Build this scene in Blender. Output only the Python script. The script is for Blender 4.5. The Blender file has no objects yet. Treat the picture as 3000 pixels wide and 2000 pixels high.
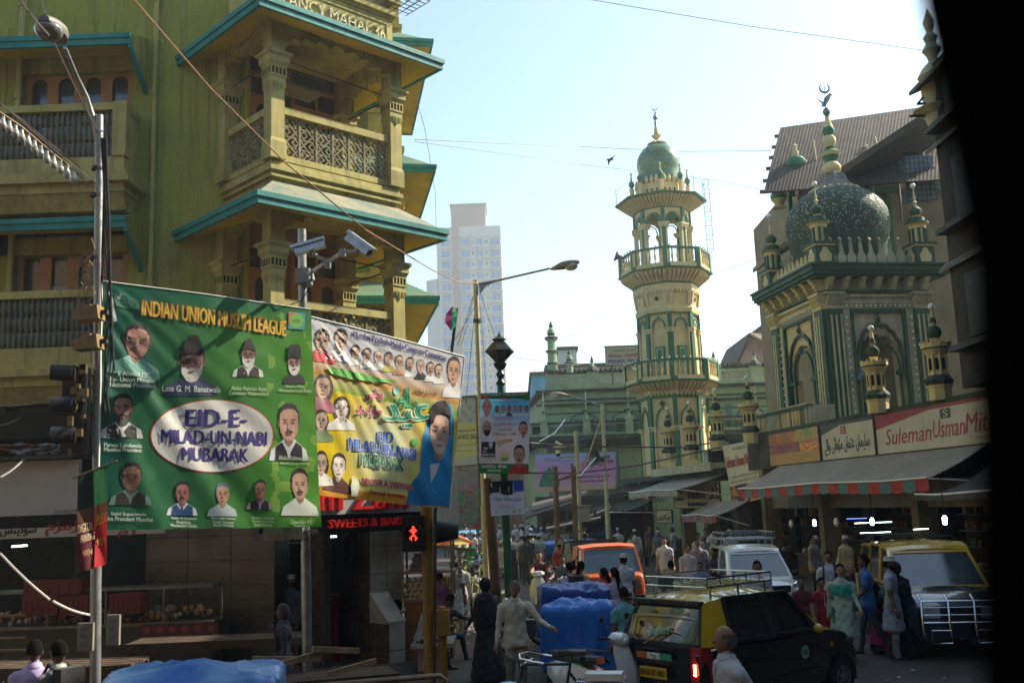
import bpy,bmesh,math,random
from math import sin,cos,pi,radians as R_,sqrt,atan2
from mathutils import Vector,Matrix,noise
random.seed(7)
sc=bpy.context.scene
COL=sc.collection
CAMH=3.0
PITCH,ROLL=R_(9.34),R_(-2.1)
cd=bpy.data.cameras.new('camera');cam=bpy.data.objects.new('camera',cd);COL.objects.link(cam)
CR=Matrix.Rotation(pi/2+PITCH,3,'X')@Matrix.Rotation(ROLL,3,'Z')
cam.matrix_world=Matrix.Translation((0,0,CAMH))@CR.to_4x4()
cd.lens=35.0;cd.sensor_width=36.0;cd.clip_start=0.05;cd.clip_end=3000
cd.dof.use_dof=True;cd.dof.focus_distance=30.0;cd.dof.aperture_fstop=2.6
sc.camera=cam
SUN_AZ,SUN_EL=R_(66),R_(38)
w=bpy.data.worlds.new('World');sc.world=w;w.use_nodes=True
nt=w.node_tree;bgn=nt.nodes['Background']
sky=nt.nodes.new('ShaderNodeTexSky');sky.sky_type='NISHITA';sky.sun_disc=False
sky.sun_elevation=SUN_EL;sky.sun_rotation=SUN_AZ
sky.altitude=0;sky.air_density=1.0;sky.dust_density=1.6;sky.ozone_density=0.7
tn=nt.nodes.new('ShaderNodeMix');tn.data_type='RGBA';tn.blend_type='MULTIPLY';tn.inputs[0].default_value=1;tn.inputs[7].default_value=(.87,1.01,.97,1)
nt.links.new(sky.outputs[0],tn.inputs[6]);nt.links.new(tn.outputs[2],bgn.inputs[0]);bgn.inputs[1].default_value=0.125
sl=bpy.data.lights.new('sun','SUN');sl.energy=5.0;sl.angle=R_(0.5);sl.color=(1.0,0.90,0.72)
so=bpy.data.objects.new('sun',sl);COL.objects.link(so)
sdir=Vector((sin(SUN_AZ)*cos(SUN_EL),cos(SUN_AZ)*cos(SUN_EL),sin(SUN_EL)))
so.rotation_euler=sdir.to_track_quat('Z','Y').to_euler()
sc.view_settings.view_transform='Standard';sc.view_settings.look='None'
sc.view_settings.exposure=1.2;sc.view_settings.gamma=1.0
try:sc.view_settings.use_curve_mapping=False
except Exception:pass
sc.render.engine='CYCLES'
sc.cycles.max_bounces=6;sc.cycles.diffuse_bounces=3;sc.cycles.transparent_max_bounces=8
sc.cycles.volume_bounces=0
def at(u,v,Y):
 """world point seen at photograph pixel (u, v) (3000 x 2000) on the vertical plane y = Y"""
 d=CR@Vector(((u-1500)/2916.7,-(v-1000)/2916.7,-1));return Vector((0,0,CAMH))+d*(Y/d.y)
GZ=.25
def gnd(u,v,z=.25):
 d=CR@Vector(((u-1500)/2916.7,-(v-1000)/2916.7,-1));return Vector((0,0,CAMH))+d*((z-CAMH)/d.z)
def V3(a):return Vector(a)
class MB:
 def __init__(s):s.v=[];s.f=[];s.m=[];s.c=[];s.T=None;s.col=None
 def addv(s,pts):
  i=len(s.v)
  for p in pts:
   p=Vector(p)
   if s.T is not None:p=s.T@p
   s.v.append(p[:])
  return i
 def face(s,idx,m=0):s.f.append(tuple(idx));s.m.append(m);s.c.append(s.col)
 def poly(s,pts,m=0):i=s.addv(pts);s.face(range(i,i+len(pts)),m);return s
 def box(s,x0,x1,y0,y1,z0,z1,m=0):
  i=s.addv([(x0,y0,z0),(x1,y0,z0),(x1,y1,z0),(x0,y1,z0),(x0,y0,z1),(x1,y0,z1),(x1,y1,z1),(x0,y1,z1)])
  for q in((0,3,2,1),(4,5,6,7),(0,1,5,4),(1,2,6,5),(2,3,7,6),(3,0,4,7)):s.face([i+k for k in q],m)
  return s
 def taper(s,x,y,z0,z1,a,b,m=0,a2=None,b2=None):
  """square block half-size a at z0, b at z1"""
  a2=a if a2 is None else a2;b2=b if b2 is None else b2
  i=s.addv([(x-a,y-a2,z0),(x+a,y-a2,z0),(x+a,y+a2,z0),(x-a,y+a2,z0),(x-b,y-b2,z1),(x+b,y-b2,z1),(x+b,y+b2,z1),(x-b,y+b2,z1)])
  for q in((0,3,2,1),(4,5,6,7),(0,1,5,4),(1,2,6,5),(2,3,7,6),(3,0,4,7)):s.face([i+k for k in q],m)
  return s
 def hexa(s,p,m=0):
  i=s.addv(p)
  for q in((0,3,2,1),(4,5,6,7),(0,1,5,4),(1,2,6,5),(2,3,7,6),(3,0,4,7)):s.face([i+k for k in q],m)
  return s
 def prism(s,poly,y0,y1,m=0,caps=True):
  """poly: (x,z) outline extruded along y"""
  n=len(poly);i=s.addv([(x,y0,z)for x,z in poly]);j=s.addv([(x,y1,z)for x,z in poly])
  if caps:s.face(range(i,i+n),m);s.face(range(j+n-1,j-1,-1),m)
  for k in range(n):k2=(k+1)%n;s.face((i+k2,i+k,j+k,j+k2),m)
  return s
 def zprism(s,poly,z0,z1,m=0):
  n=len(poly);i=s.addv([(x,y,z0)for x,y in poly]);j=s.addv([(x,y,z1)for x,y in poly])
  s.face(range(i+n-1,i-1,-1),m);s.face(range(j,j+n),m)
  for k in range(n):k2=(k+1)%n;s.face((i+k,i+k2,j+k2,j+k),m)
  return s
 def loft(s,rings,m=0,closed=True,cap=True):
  n=len(rings[0]);ids=[s.addv(r)for r in rings]
  for a in range(len(rings)-1):
   i,j=ids[a],ids[a+1]
   for k in range(n if closed else n-1):k2=(k+1)%n;s.face((i+k,i+k2,j+k2,j+k),m)
  if cap and closed:s.face([ids[0]+k for k in range(n-1,-1,-1)],m);s.face([ids[-1]+k for k in range(n)],m)
  return s
 def lathe(s,cx,cy,prof,n=12,m=0,rot=0.0,mf=None,cap=True,rib=0.0):
  """prof: (r, z) or (r, z, material)"""
  ids=[]
  for p in prof:
   ids.append(s.addv([(cx+p[0]*(1+(rib if k%2 else 0))*cos(rot+2*pi*k/n),cy+p[0]*(1+(rib if k%2 else 0))*sin(rot+2*pi*k/n),p[1])for k in range(n)]))
  for a in range(len(prof)-1):
   i,j=ids[a],ids[a+1];mm=prof[a][2]if len(prof[a])>2 else m
   for k in range(n):k2=(k+1)%n;s.face((i+k,i+k2,j+k2,j+k),mm)
  if cap:
   s.face([ids[0]+k for k in range(n-1,-1,-1)],prof[0][2]if len(prof[0])>2 else m);s.face([ids[-1]+k for k in range(n)],prof[-1][2]if len(prof[-1])>2 else m)
  return s
 def tube(s,pts,r,n=6,m=0,cap=True):
  pts=[Vector(p)for p in pts];rs=r if isinstance(r,(list,tuple))else[r]*len(pts);rings=[];up0=None
  for a,p in enumerate(pts):
   t=(pts[min(a+1,len(pts)-1)]-pts[max(a-1,0)])
   if t.length<1e-9:t=Vector((0,0,1))
   t.normalize()
   if up0 is None:up0=Vector((0,0,1))if abs(t.z)<.9 else Vector((1,0,0))
   sx=t.cross(up0)
   if sx.length<1e-6:sx=t.orthogonal()
   sx.normalize();sy=sx.cross(t);up0=sy
   rings.append([p+sx*cos(2*pi*k/n)*rs[a]+sy*sin(2*pi*k/n)*rs[a]for k in range(n)])
  return s.loft(rings,m,True,cap)
 def bar(s,a,b,w_,h,m=0,up=(0,0,1)):
  a,b=Vector(a),Vector(b);t=(b-a);L=t.length;t.normalize();x=t.cross(Vector(up))
  if x.length<1e-6:x=t.orthogonal()
  x.normalize();z=x.cross(t)
  return s.hexa([a-x*w_/2-z*h/2,a+x*w_/2-z*h/2,b+x*w_/2-z*h/2,b-x*w_/2-z*h/2,a-x*w_/2+z*h/2,a+x*w_/2+z*h/2,b+x*w_/2+z*h/2,b-x*w_/2+z*h/2],m)
 def ball(s,c,r,m=0,n=10,k=6,sc_=(1,1,1)):
  c=Vector(c);rings=[]
  for a in range(k+1):
   t=-pi/2+pi*a/k;rr=max(cos(t),.001)*r
   rings.append([(c.x+rr*cos(2*pi*j/n)*sc_[0],c.y+rr*sin(2*pi*j/n)*sc_[1],c.z+sin(t)*r*sc_[2])for j in range(n)])
  return s.loft(rings,m)
 def grid(s,fn,nu,nv,m=0,closed=False,colf=None):
  i=s.addv([fn(a/nu,b/nv)for b in range(nv+1)for a in range(nu+1)])
  for b in range(nv):
   for a in range(nu):
    if colf:s.col=colf((a+.5)/nu,(b+.5)/nv)
    k=i+b*(nu+1)+a;s.face((k,k+1,k+nu+2,k+nu+1),m)
  s.col=None;return s
 def mesh(s,name,mats,smooth=0):
  me=bpy.data.meshes.new(name);me.from_pydata(s.v,[],s.f)
  for mm in mats:me.materials.append(mm)
  if len(mats)>1:me.polygons.foreach_set('material_index',s.m)
  if any(c is not None for c in s.c):
   at_=me.color_attributes.new('Col','FLOAT_COLOR','CORNER');buf=[]
   for p,c in zip(me.polygons,s.c):
    c=c or(1,1,1)
    for _ in range(p.loop_total):buf+=[c[0],c[1],c[2],1]
   at_.data.foreach_set('color',buf)
  if smooth:
   me.polygons.foreach_set('use_smooth',[True]*len(me.polygons))
   if smooth<180:me.set_sharp_from_angle(angle=R_(smooth))
  me.update();return me
 def build(s,name,mats,parent=None,smooth=0,**tg):
  if not isinstance(mats,(list,tuple)):mats=[mats]
  return link(s.mesh(name,mats,smooth),name,parent,**tg)
def link(me,name,parent=None,label=None,cat=None,group=None,kind=None,loc=None,rotz=None):
 o=bpy.data.objects.new(name,me);COL.objects.link(o)
 if parent is not None:o.parent=parent
 if loc is not None:o.location=loc
 if rotz is not None:o.rotation_euler=(0,0,rotz)
 tag(o,label,cat,group,kind);return o
def tag(o,label=None,cat=None,group=None,kind=None):
 if label:o['label']=label
 if cat:o['category']=cat
 if group:o['group']=group
 if kind:o['kind']=kind
 return o
def thing(name,label,cat,loc=(0,0,0),rotz=0.0,group=None):
 o=bpy.data.objects.new(name,None);COL.objects.link(o);o.location=loc;o.rotation_euler=(0,0,rotz)
 o.empty_display_size=.2
 return tag(o,label,cat,group)
def kids(o):return[c for c in ALLK.get(o.name,[])]if False else list(o.children)
def dup(root,loc=None,rotz=None,label=None,group=None,scale=None):
 r=root.copy();COL.objects.link(r)
 if loc is not None:r.location=loc
 if rotz is not None:r.rotation_euler=(0,0,rotz)
 if label:r['label']=label
 if group:r['group']=group
 if scale is not None:r.scale=scale
 for ch in list(root.children):
  c=ch.copy();COL.objects.link(c);c.parent=r
  for g in list(ch.children):d=g.copy();COL.objects.link(d);d.parent=c
 return r
def TF(loc=(0,0,0),rz=0.0,s=1.0):return Matrix.Translation(loc)@Matrix.Rotation(rz,4,'Z')@Matrix.Scale(s,4)
MATS={}
def mat(name,c,rough=.7,var=.18,scale=3.0,bump=.25,c2=None,dirt=0.0,metal=0.0,spec=.4,streak=0.0,bscale=None,coat=0.0,sheen=0.0,fine=.0,alpha=None,vcol=False,dcol=(.06,.05,.04),trans=0.0,emit=None,estr=0.0):
 if name in MATS:return MATS[name]
 m=bpy.data.materials.new(name);m.use_nodes=True;n=m.node_tree.nodes;l=m.node_tree.links;b=n['Principled BSDF']
 tc=n.new('ShaderNodeTexCoord');geo=n.new('ShaderNodeNewGeometry')
 def nz(sc_,det=5,vec=None,rough_=.6):
  t=n.new('ShaderNodeTexNoise');t.inputs['Scale'].default_value=sc_;t.inputs['Detail'].default_value=det;t.inputs['Roughness'].default_value=rough_
  l.new(vec or tc.outputs['Object'],t.inputs['Vector']);return t.outputs['Fac']
 def mix(fac,a,b_,bt='MIX'):
  x=n.new('ShaderNodeMix');x.data_type='RGBA';x.blend_type=bt
  for sk,vv in((0,fac),(6,a),(7,b_)):
   if isinstance(vv,(int,float)):x.inputs[sk].default_value=vv
   elif isinstance(vv,tuple):x.inputs[sk].default_value=(*vv[:3],1)
   else:l.new(vv,x.inputs[sk])
  return x.outputs[2]
 def ramp(src,a,b_,v0=0.0,v1=1.0):
  r=n.new('ShaderNodeMapRange');r.inputs[1].default_value=a;r.inputs[2].default_value=b_;r.inputs[3].default_value=v0;r.inputs[4].default_value=v1
  l.new(src,r.inputs[0]);return r.outputs[0]
 if vcol:
  vc=n.new('ShaderNodeVertexColor');vc.layer_name='Col';base=vc.outputs['Color']
 else:base=tuple(c)
 f1=nz(scale)
 out=base
 if var>0:
  cc=c2 if c2 else(None if vcol else tuple(min(1,x*(1-var*1.6))for x in c))
  if vcol and not c2:
   out=mix(ramp(f1,.3,.75,0,var),base,(.55,.5,.42),'MULTIPLY')
  else:out=mix(ramp(f1,.32,.7),out,cc)
 if dirt>0:
  f2=nz(scale*.37,8,rough_=.72)
  out=mix(ramp(f2,.52,.74,0,dirt),out,dcol)
 if streak>0:
  mp=n.new('ShaderNodeMapping');mp.inputs['Scale'].default_value=(3.2,3.2,.16);l.new(tc.outputs['Object'],mp.inputs['Vector'])
  f3=nz(2.2,6,mp.outputs[0],.7);out=mix(ramp(f3,.5,.72,0,streak),out,dcol)
 if fine>0:
  f4=nz(scale*14,3);out=mix(ramp(f4,.35,.65,0,fine),out,(.25,.24,.22),'MULTIPLY')
 if isinstance(out,tuple):b.inputs['Base Color'].default_value=(*out,1)
 else:l.new(out,b.inputs['Base Color'])
 l.new(ramp(nz(scale*2.3,3),.3,.7,max(0.02,rough-.12),min(1,rough+.1)),b.inputs['Roughness'])
 b.inputs['Metallic'].default_value=metal;b.inputs['Specular IOR Level'].default_value=spec
 if coat:b.inputs['Coat Weight'].default_value=coat;b.inputs['Coat Roughness'].default_value=.05
 if sheen:b.inputs['Sheen Weight'].default_value=sheen
 if bump>0:
  bp=n.new('ShaderNodeBump');bp.inputs['Strength'].default_value=bump;bp.inputs['Distance'].default_value=.02
  l.new(nz(bscale or scale*5,6),bp.inputs['Height']);l.new(bp.outputs[0],b.inputs['Normal'])
 if alpha is not None:b.inputs['Alpha'].default_value=alpha
 if trans:
  tr=n.new('ShaderNodeBsdfTranslucent');ms=n.new('ShaderNodeMixShader');ms.inputs[0].default_value=trans
  if isinstance(out,tuple):tr.inputs[0].default_value=(*out,1)
  else:l.new(out,tr.inputs[0])
  l.new(b.outputs[0],ms.inputs[1]);l.new(tr.outputs[0],ms.inputs[2]);l.new(ms.outputs[0],n['Material Output'].inputs['Surface'])
 if emit is not None:b.inputs['Emission Color'].default_value=(*emit,1);b.inputs['Emission Strength'].default_value=estr
 MATS[name]=m;return m
def glass(name,c=(.02,.03,.035),rough=.08,alpha=1.0):
 return mat(name,c,rough,var=0,bump=0.02,spec=.8,coat=.6,alpha=alpha if alpha<1 else None)
_AR={'ا':'ا 1','آ':'آ'}
PF={'ا':(0xFE8D,0xFE8E,0,0),'أ':(0xFE83,0xFE84,0,0),'ب':(0xFE8F,0xFE90,0xFE91,0xFE92),'پ':(0xFB56,0xFB57,0xFB58,0xFB59),'ت':(0xFE95,0xFE96,0xFE97,0xFE98),'ٹ':(0xFB66,0xFB67,0xFB68,0xFB69),'ث':(0xFE99,0xFE9A,0xFE9B,0xFE9C),'ج':(0xFE9D,0xFE9E,0xFE9F,0xFEA0),'ح':(0xFEA1,0xFEA2,0xFEA3,0xFEA4),'خ':(0xFEA5,0xFEA6,0xFEA7,0xFEA8),'د':(0xFEA9,0xFEAA,0,0),'ذ':(0xFEAB,0xFEAC,0,0),'ر':(0xFEAD,0xFEAE,0,0),'ز':(0xFEAF,0xFEB0,0,0),'س':(0xFEB1,0xFEB2,0xFEB3,0xFEB4),'ش':(0xFEB5,0xFEB6,0xFEB7,0xFEB8),'ص':(0xFEB9,0xFEBA,0xFEBB,0xFEBC),'ض':(0xFEBD,0xFEBE,0xFEBF,0xFEC0),'ع':(0xFEC9,0xFECA,0xFECB,0xFECC),'ف':(0xFED1,0xFED2,0xFED3,0xFED4),'ق':(0xFED5,0xFED6,0xFED7,0xFED8),'ک':(0xFB8E,0xFB8F,0xFB90,0xFB91),'ل':(0xFEDD,0xFEDE,0xFEDF,0xFEE0),'م':(0xFEE1,0xFEE2,0xFEE3,0xFEE4),'ن':(0xFEE5,0xFEE6,0xFEE7,0xFEE8),'و':(0xFEED,0xFEEE,0,0),'ه':(0xFEE9,0xFEEA,0xFEEB,0xFEEC),'ھ':(0xFBAA,0xFBAB,0xFBAC,0xFBAD),'ی':(0xFBFC,0xFBFD,0xFBFE,0xFBFF),'ے':(0xFBAE,0xFBAF,0,0),'ئ':(0xFE89,0xFE8A,0xFE8B,0xFE8C)}
def urdu(s):
 out=[]
 for i,ch in enumerate(s):
  if ch not in PF:out.append(ch);continue
  pv=i>0 and s[i-1]in PF and PF[s[i-1]][2]!=0
  nx=i+1<len(s)and s[i+1]in PF and PF[ch][2]!=0
  f=PF[ch];k=3 if pv and nx else 1 if pv else 2 if nx else 0
  out.append(chr(f[k]or f[0]))
 return ''.join(reversed(out))
def tri_text(s,off=0.0,shear=0.0,res=2,space=1.0):
 c=bpy.data.curves.new('lettering','FONT');c.body=s;c.size=1;c.offset=off;c.resolution_u=res;c.shear=shear;c.space_character=space
 o=bpy.data.objects.new('lettering',c);m=o.to_mesh()
 vs=[v.co.copy()for v in m.vertices];fs=[tuple(p.vertices)for p in m.polygons]
 o.to_mesh_clear();bpy.data.objects.remove(o);bpy.data.curves.remove(c)
 return vs,fs
def put_text(mb,s,x,y,w_=None,h=None,fn=None,m=0,col=None,off=0.0,align='C',shear=0.0,thick=0.0,space=1.0):
 """lettering in the local (a, b) plane scaled to width w_ and/or height h; fn maps (a, b, lift) to a point"""
 vs,fs=tri_text(s,0.0,shear,space=space)
 if not vs:return
 if off and not s.startswith('\0'):
  kw=dict(w_=w_,h=h,m=m,col=col,off=0.0,align=align,shear=shear,space=space);f0=fn or(lambda a,b,k:(a,-k,b))
  hh=h or(w_*.12 if w_ else.1);e=hh*off*.8
  put_text(mb,s,x,y,fn=lambda a,b,k:f0(a-e,b,k),thick=thick,**kw)
  put_text(mb,s,x,y,fn=lambda a,b,k:f0(a+e,b,k+.0012),thick=thick+.0012 if thick>.004 else thick,**kw)
 x0=min(v.x for v in vs);x1=max(v.x for v in vs);y0=min(v.y for v in vs);y1=max(v.y for v in vs)
 sy=(h/(y1-y0))if h else None;sx=(w_/(x1-x0))if w_ else None
 if sy is None:sy=sx
 if sx is None:sx=sy
 ox={'C':(x0+x1)/2,'L':x0,'R':x1}[align];oy=(y0+y1)/2
 f=fn or(lambda a,b,k:(a,-k,b))
 pc=mb.col;mb.col=col
 pts=[((v.x-ox)*sx+x,(v.y-oy)*sy+y)for v in vs]
 i=mb.addv([f(a,b,thick)for a,b in pts])
 for q in fs:mb.face([i+k for k in q],m)
 if thick>0.004:
  j=mb.addv([f(a,b,0)for a,b in pts]);cnt={}
  for q in fs:
   for a,b in zip(q,q[1:]+q[:1]):
    if(b,a)in cnt:del cnt[(b,a)]
    else:cnt[(a,b)]=1
  for a,b in cnt:mb.face((i+b,i+a,j+a,j+b),m)
 mb.col=pc
OLIVE=mat('olive limewash',(.36,.345,.055),.85,.25,1.1,.3,c2=(.27,.265,.05),dirt=.6,streak=.7,fine=.2)
CREAM=mat('pale olive trim',(.48,.41,.135),.8,.2,2.0,.25,dirt=.5,streak=.6,dcol=(.1,.09,.05))
PINKW=mat('bounce-tinted plaster',(.50,.27,.13),.8,.2,1.6,.2,dirt=.25)  # orange tint stands for bounced light on the lower inner walls
TEAL=mat('teal painted fascia',(.012,.25,.215),.6,.25,2.4,.2,c2=(.01,.15,.14),dirt=.3)
EAVE=mat('dusty eave slab',(.36,.30,.19),.9,.5,1.4,.3,c2=(.10,.17,.14),dirt=.45,fine=.2)
TEALROOF=mat('green painted eave slab',(.06,.19,.14),.85,.4,1.4,.3,c2=(.15,.2,.12),dirt=.35)
SOFFIT=mat('yellow painted soffit',(.62,.43,.025),.8,.2,1.2,.2,dirt=.25,streak=.2)
ORWOOD=mat('salmon painted wood',(.50,.25,.11),.6,.2,3,.2,dirt=.2)
DARKIN=mat('interior shade colour',(.018,.016,.014),.9,.3,2,0)  # near-black stands for shade inside rooms, recesses and carved openings
PANE=glass('dusty window glass',(.035,.04,.045),.15)
PALEGL=mat('curtained glass',(.30,.33,.34),.3,.3,2.2,.05,spec=.6)
IRON=mat('rusty dark iron',(.05,.042,.036),.65,.4,6,.3)
STEEL=mat('weathered galvanised steel',(.42,.42,.41),.38,.3,5,.1,metal=.85,dirt=.25,dcol=(.12,.09,.07))
TILE=mat('grey stone tile',(.10,.075,.052),.28,.3,1.3,.08,spec=.5,dirt=.2)
WHITEP=mat('white sign panel',(.72,.69,.62),.5,.1,1.2,.05,streak=.15)
BLACKP=mat('black sign panel',(.012,.012,.013),.4,0,2,0)
BLACK=mat('black paint',(.012,.012,.013),.45,.2,3,.1)
REDL=mat('red acrylic lettering',(.55,.015,.02),.3,.1,3,0,spec=.6)
GILT=mat('pale moulded lettering',(.62,.55,.30),.6,.1,3,.1)
JALI=mat('grey stone lattice',(.25,.225,.12),.85,.3,4,.3,dirt=.4)
def wbuild(mb,name,mats,parent,smooth=0,**k):
 """mesh given in world coordinates, parented to a thing anywhere"""
 inv=(Matrix.Translation(parent.location)@Matrix.Rotation(parent.rotation_euler.z,4,'Z')).inverted()
 mb.v=[(inv@Vector(p))[:]for p in mb.v]
 return mb.build(name,mats,parent,smooth,**k)
TH=R_(44)
A_=Vector((-4.30,17.70,0));BW=2.75;BD=1.8
FR=TF(A_,TH)
bld=thing('corner_building','olive green and teal old corner building with projecting balcony lettered FANCY MAHAL 36','building',A_)
def casement(x0,x1,z0,z1,y,T,n=2,frame=ORWOOD,pane=PANE,lights=1,transom=True,par=None,lower=None):
 """row of n leaves with arched heads; opening faces -y"""
 f=MB();f.T=T;g=MB();g.T=T
 f.box(x0-.07,x0,y-.06,y+.06,z0,z1);f.box(x1,x1+.07,y-.06,y+.06,z0,z1)
 zt=z1-(.5 if transom else.0)
 f.box(x0,x1,y-.07,y+.05,z1-.07,z1)
 if transom:
  f.box(x0,x1,y-.05,y+.04,zt-.05,zt+.02)
  k=max(2,n);
  for a in range(1,k):xx=x0+(x1-x0)*a/k;f.box(xx-.025,xx+.025,y-.045,y+.03,zt+.02,z1-.07)
 g.box(x0,x1,y+.045,y+.055,z0,z1)
 wl=(x1-x0)/n
 for a in range(n):
  u0,u1=x0+a*wl,x0+(a+1)*wl;s=.17*wl+.02;pt=zt-.14
  f.box(u0,u0+s,y-.04,y+.03,z0,zt-.05);f.box(u1-s,u1-.003,y-.04,y+.03,z0,zt-.05)
  mid=z0+(zt-z0)*.48;ra=(wl-2*s)/2;cx=(u0+u1)/2
  for zz in(z0,mid,z0+(zt-z0)*.26 if lights>1 else None):
   if zz is not None:f.box(u0+s,u1-s,y-.035,y+.025,zz,zz+(.10 if zz==z0 else.05))
  pts=[(u0+s,pt)]+[(cx-ra*cos(t*pi/8),pt-ra*1.15+ra*1.15*sin(t*pi/8))for t in range(0,9)]+[(u1-s,pt)]
  f.prism(pts,y-.03,y+.02);f.box(u0+s,u1-s,y-.03,y+.02,pt,zt-.05)
 o=wbuild(f,'window',[frame],par or bld);
 inv=(Matrix.Translation((par or bld).location)@Matrix.Rotation((par or bld).rotation_euler.z,4,'Z')).inverted()
 g.v=[(inv@Vector(p))[:]for p in g.v]
 g.build('pane',[pane],o)
 if lower is not None:
  h=MB();h.T=T
  for a in lower:h.box(x0+a*wl+.12*wl,x0+(a+1)*wl-.12*wl,y+.028,y+.036,z0+.05,z0+(zt-z0)*.62)
  h.v=[(inv@Vector(p))[:]for p in h.v];h.build('curtain',[PALEGL],o)
 return o
def arch_poly(s0,s1,zs,za,ztop,lobes=9,depth=.06,flat=0.0):
 """outline of a spandrel above a cusped arch; flat keeps the middle level"""
 def base(t):
  a=pi*(1-t);x=(s0+s1)/2+(s1-s0)/2*cos(a);e=abs(sin(a))
  z=zs+(za-zs)*(e**(.62 if flat else.9));return Vector((x,z))
 c=Vector(((s0+s1)/2,zs-.2));pts=[]
 for k in range(lobes):
  p,q=base(k/lobes),base((k+1)/lobes)
  for j in range(6):
   t=j/6;m=p.lerp(q,t);out=(m-c).normalized();pts.append(m+out*depth*2.0*sin(pi*t))
 pts.append(base(1))
 return[(s0,ztop)]+[(min(max(p.x,s0),s1),min(p.y,ztop-.02))for p in pts]+[(s1,ztop)]
def column(mb,x,y,z0,zc,ztop,h=.13):
 mb.box(x-h-.03,x+h+.03,y-h-.03,y+h+.03,z0,z0+.32);mb.taper(x,y,z0+.32,z0+.40,h+.03,h)
 mb.box(x-h,x+h,y-h,y+h,z0+.40,zc-.72)
 mb.taper(x,y,zc-.72,zc-.60,h,h+.03)
 mb.box(x-h-.015,x+h+.015,y-h-.015,y+h+.015,zc-.60,zc-.47)
 q=h+.03
 mb.box(x-q+.02,x+q-.02,y-q+.02,y+q-.02,zc-.47,zc-.28,1)
 for(za,zb)in((zc-.48,zc-.44),(zc-.31,zc-.27)):mb.box(x-q,x+q,y-q,y+q,za,zb)
 for k in range(5):
  c=-q+.012+k*(2*q-.024)/4
  for a,b in((x+c,y-q+.008),(x+c,y+q-.008)):mb.box(a-.012,a+.012,b-.01,b+.01,zc-.44,zc-.31)
  for a,b in((x-q+.008,y+c),(x+q-.008,y+c)):mb.box(a-.01,a+.01,b-.012,b+.012,zc-.44,zc-.31)
 for sx,sy in((-1,0),(1,0),(0,-1),(0,1)):
  for c in(-.07,0,.07):
   px,py=x+(sx*(h+.012)if sx else c),y+(sy*(h+.012)if sy else c);L=.17 if c==0 else.10
   mb.taper(px,py,zc-.60-L,zc-.60,.006,.026)
 mb.taper(x,y,zc-.27,zc-.20,q,q+.04);mb.box(x-q-.04,x+q+.04,y-q-.04,y+q+.04,zc-.20,zc-.10)
 mb.taper(x,y,zc-.10,zc-.05,q+.04,q+.08);mb.box(x-q-.085,x+q+.085,y-q-.085,y+q+.085,zc-.05,zc)
 mb.box(x-h-.01,x+h+.01,y-h-.01,y+h+.01,zc,ztop)
def jali(mb,p0,p1,z0,z1,y0=-.03,y1=.03,T=None,cell=.19,kind=0):
 """pierced screen along local x from p0 to p1"""
 n=max(1,round((p1-p0)/cell));c=(p1-p0)/n;m=max(1,round((z1-z0)/cell));d=(z1-z0)/m;t=.023
 for i in range(n+1):mb.box(p0+i*c-t,p0+i*c+t,y0,y1,z0,z1)if(i%2==0 or kind)else None
 for i in range(n):
  for j in range(m):
   x,z=p0+(i+.5)*c,z0+(j+.5)*d;r=c*.46;q=d*.46
   if(i+j)%2==0:
    for a in range(4):
     a0=pi/4+a*pi/2;
     P=[(x+r*cos(a0+b)*k,z+q*sin(a0+b)*k)for b,k in((-pi/4,1),(pi/4,1),(pi/4,.62),(-pi/4,.62))]
     mb.prism(P,y0+.006,y1-.006)
   else:
    for sg in(1,-1):
     P=[(x-r*1.1,z-sg*q*1.1-t),(x+r*1.1,z+sg*q*1.1-t),(x+r*1.1,z+sg*q*1.1+t),(x-r*1.1,z-sg*q*1.1+t)]
     mb.prism(P,y0+.01+(.002 if sg>0 else 0),y1-.01-(.002 if sg>0 else 0))
 for j in range(1,m):mb.box(p0,p1,y0+.014,y1-.014,z0+j*d-t*.7,z0+j*d+t*.7)
def hip_eave(path_in,off_out,z_in,z_out,T,par,closed_ends=True,roof=EAVE,so=SOFFIT,fa=TEAL,th=.21):
 """path_in / off_out: matching plan points"""
 r=MB();r.T=T;s=MB();s.T=T;f=MB();f.T=T
 n=len(path_in)
 for k in range(n-1):
  a,b,c,d=path_in[k],path_in[k+1],off_out[k+1],off_out[k]
  r.hexa([(*d,z_out-.05),(*c,z_out-.05),(*b,z_in-.05),(*a,z_in-.05),(*d,z_out),(*c,z_out),(*b,z_in),(*a,z_in)])
  s.hexa([(*d,z_out-th+.03),(*c,z_out-th+.03),(*b,z_out-.03),(*a,z_out-.03),(*d,z_out-th+.06),(*c,z_out-th+.06),(*b,z_out+.0),(*a,z_out+.0)])
  D,C=Vector(d),Vector(c);e=(C-D).normalized();nn=Vector((e.y,-e.x))
  k0=k==0;k1=k==n-2
  def mit(p,first,o_):
   idx=k if first else k+1
   if 0<idx<n-1:
    e1=(Vector(off_out[idx])-Vector(off_out[idx-1])).normalized();e2=(Vector(off_out[idx+1])-Vector(off_out[idx])).normalized()
    n1=Vector((e1.y,-e1.x));n2=Vector((e2.y,-e2.x));return Vector(p)+(n1+n2)*o_/(1+n1.dot(n2))
   return Vector(p)+nn*o_
  for(o1,z0,z1)in((.06,z_out-.085,z_out+.012),(.03,z_out-th,z_out-.085)):
   D2,C2=mit(d,True,o1),mit(c,False,o1)
   D1,C1=mit(d,True,-.03),mit(c,False,-.03)
   f.hexa([(*D2,z0),(*C2,z0),(*C1,z0),(*D1,z0),(*D2,z1),(*C2,z1),(*C1,z1),(*D1,z1)])
 wbuild(r,'eave',[roof],par);wbuild(s,'soffit',[so],par);wbuild(f,'fascia',[fa],par)
ZJ=9.51;ST=3.68
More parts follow.
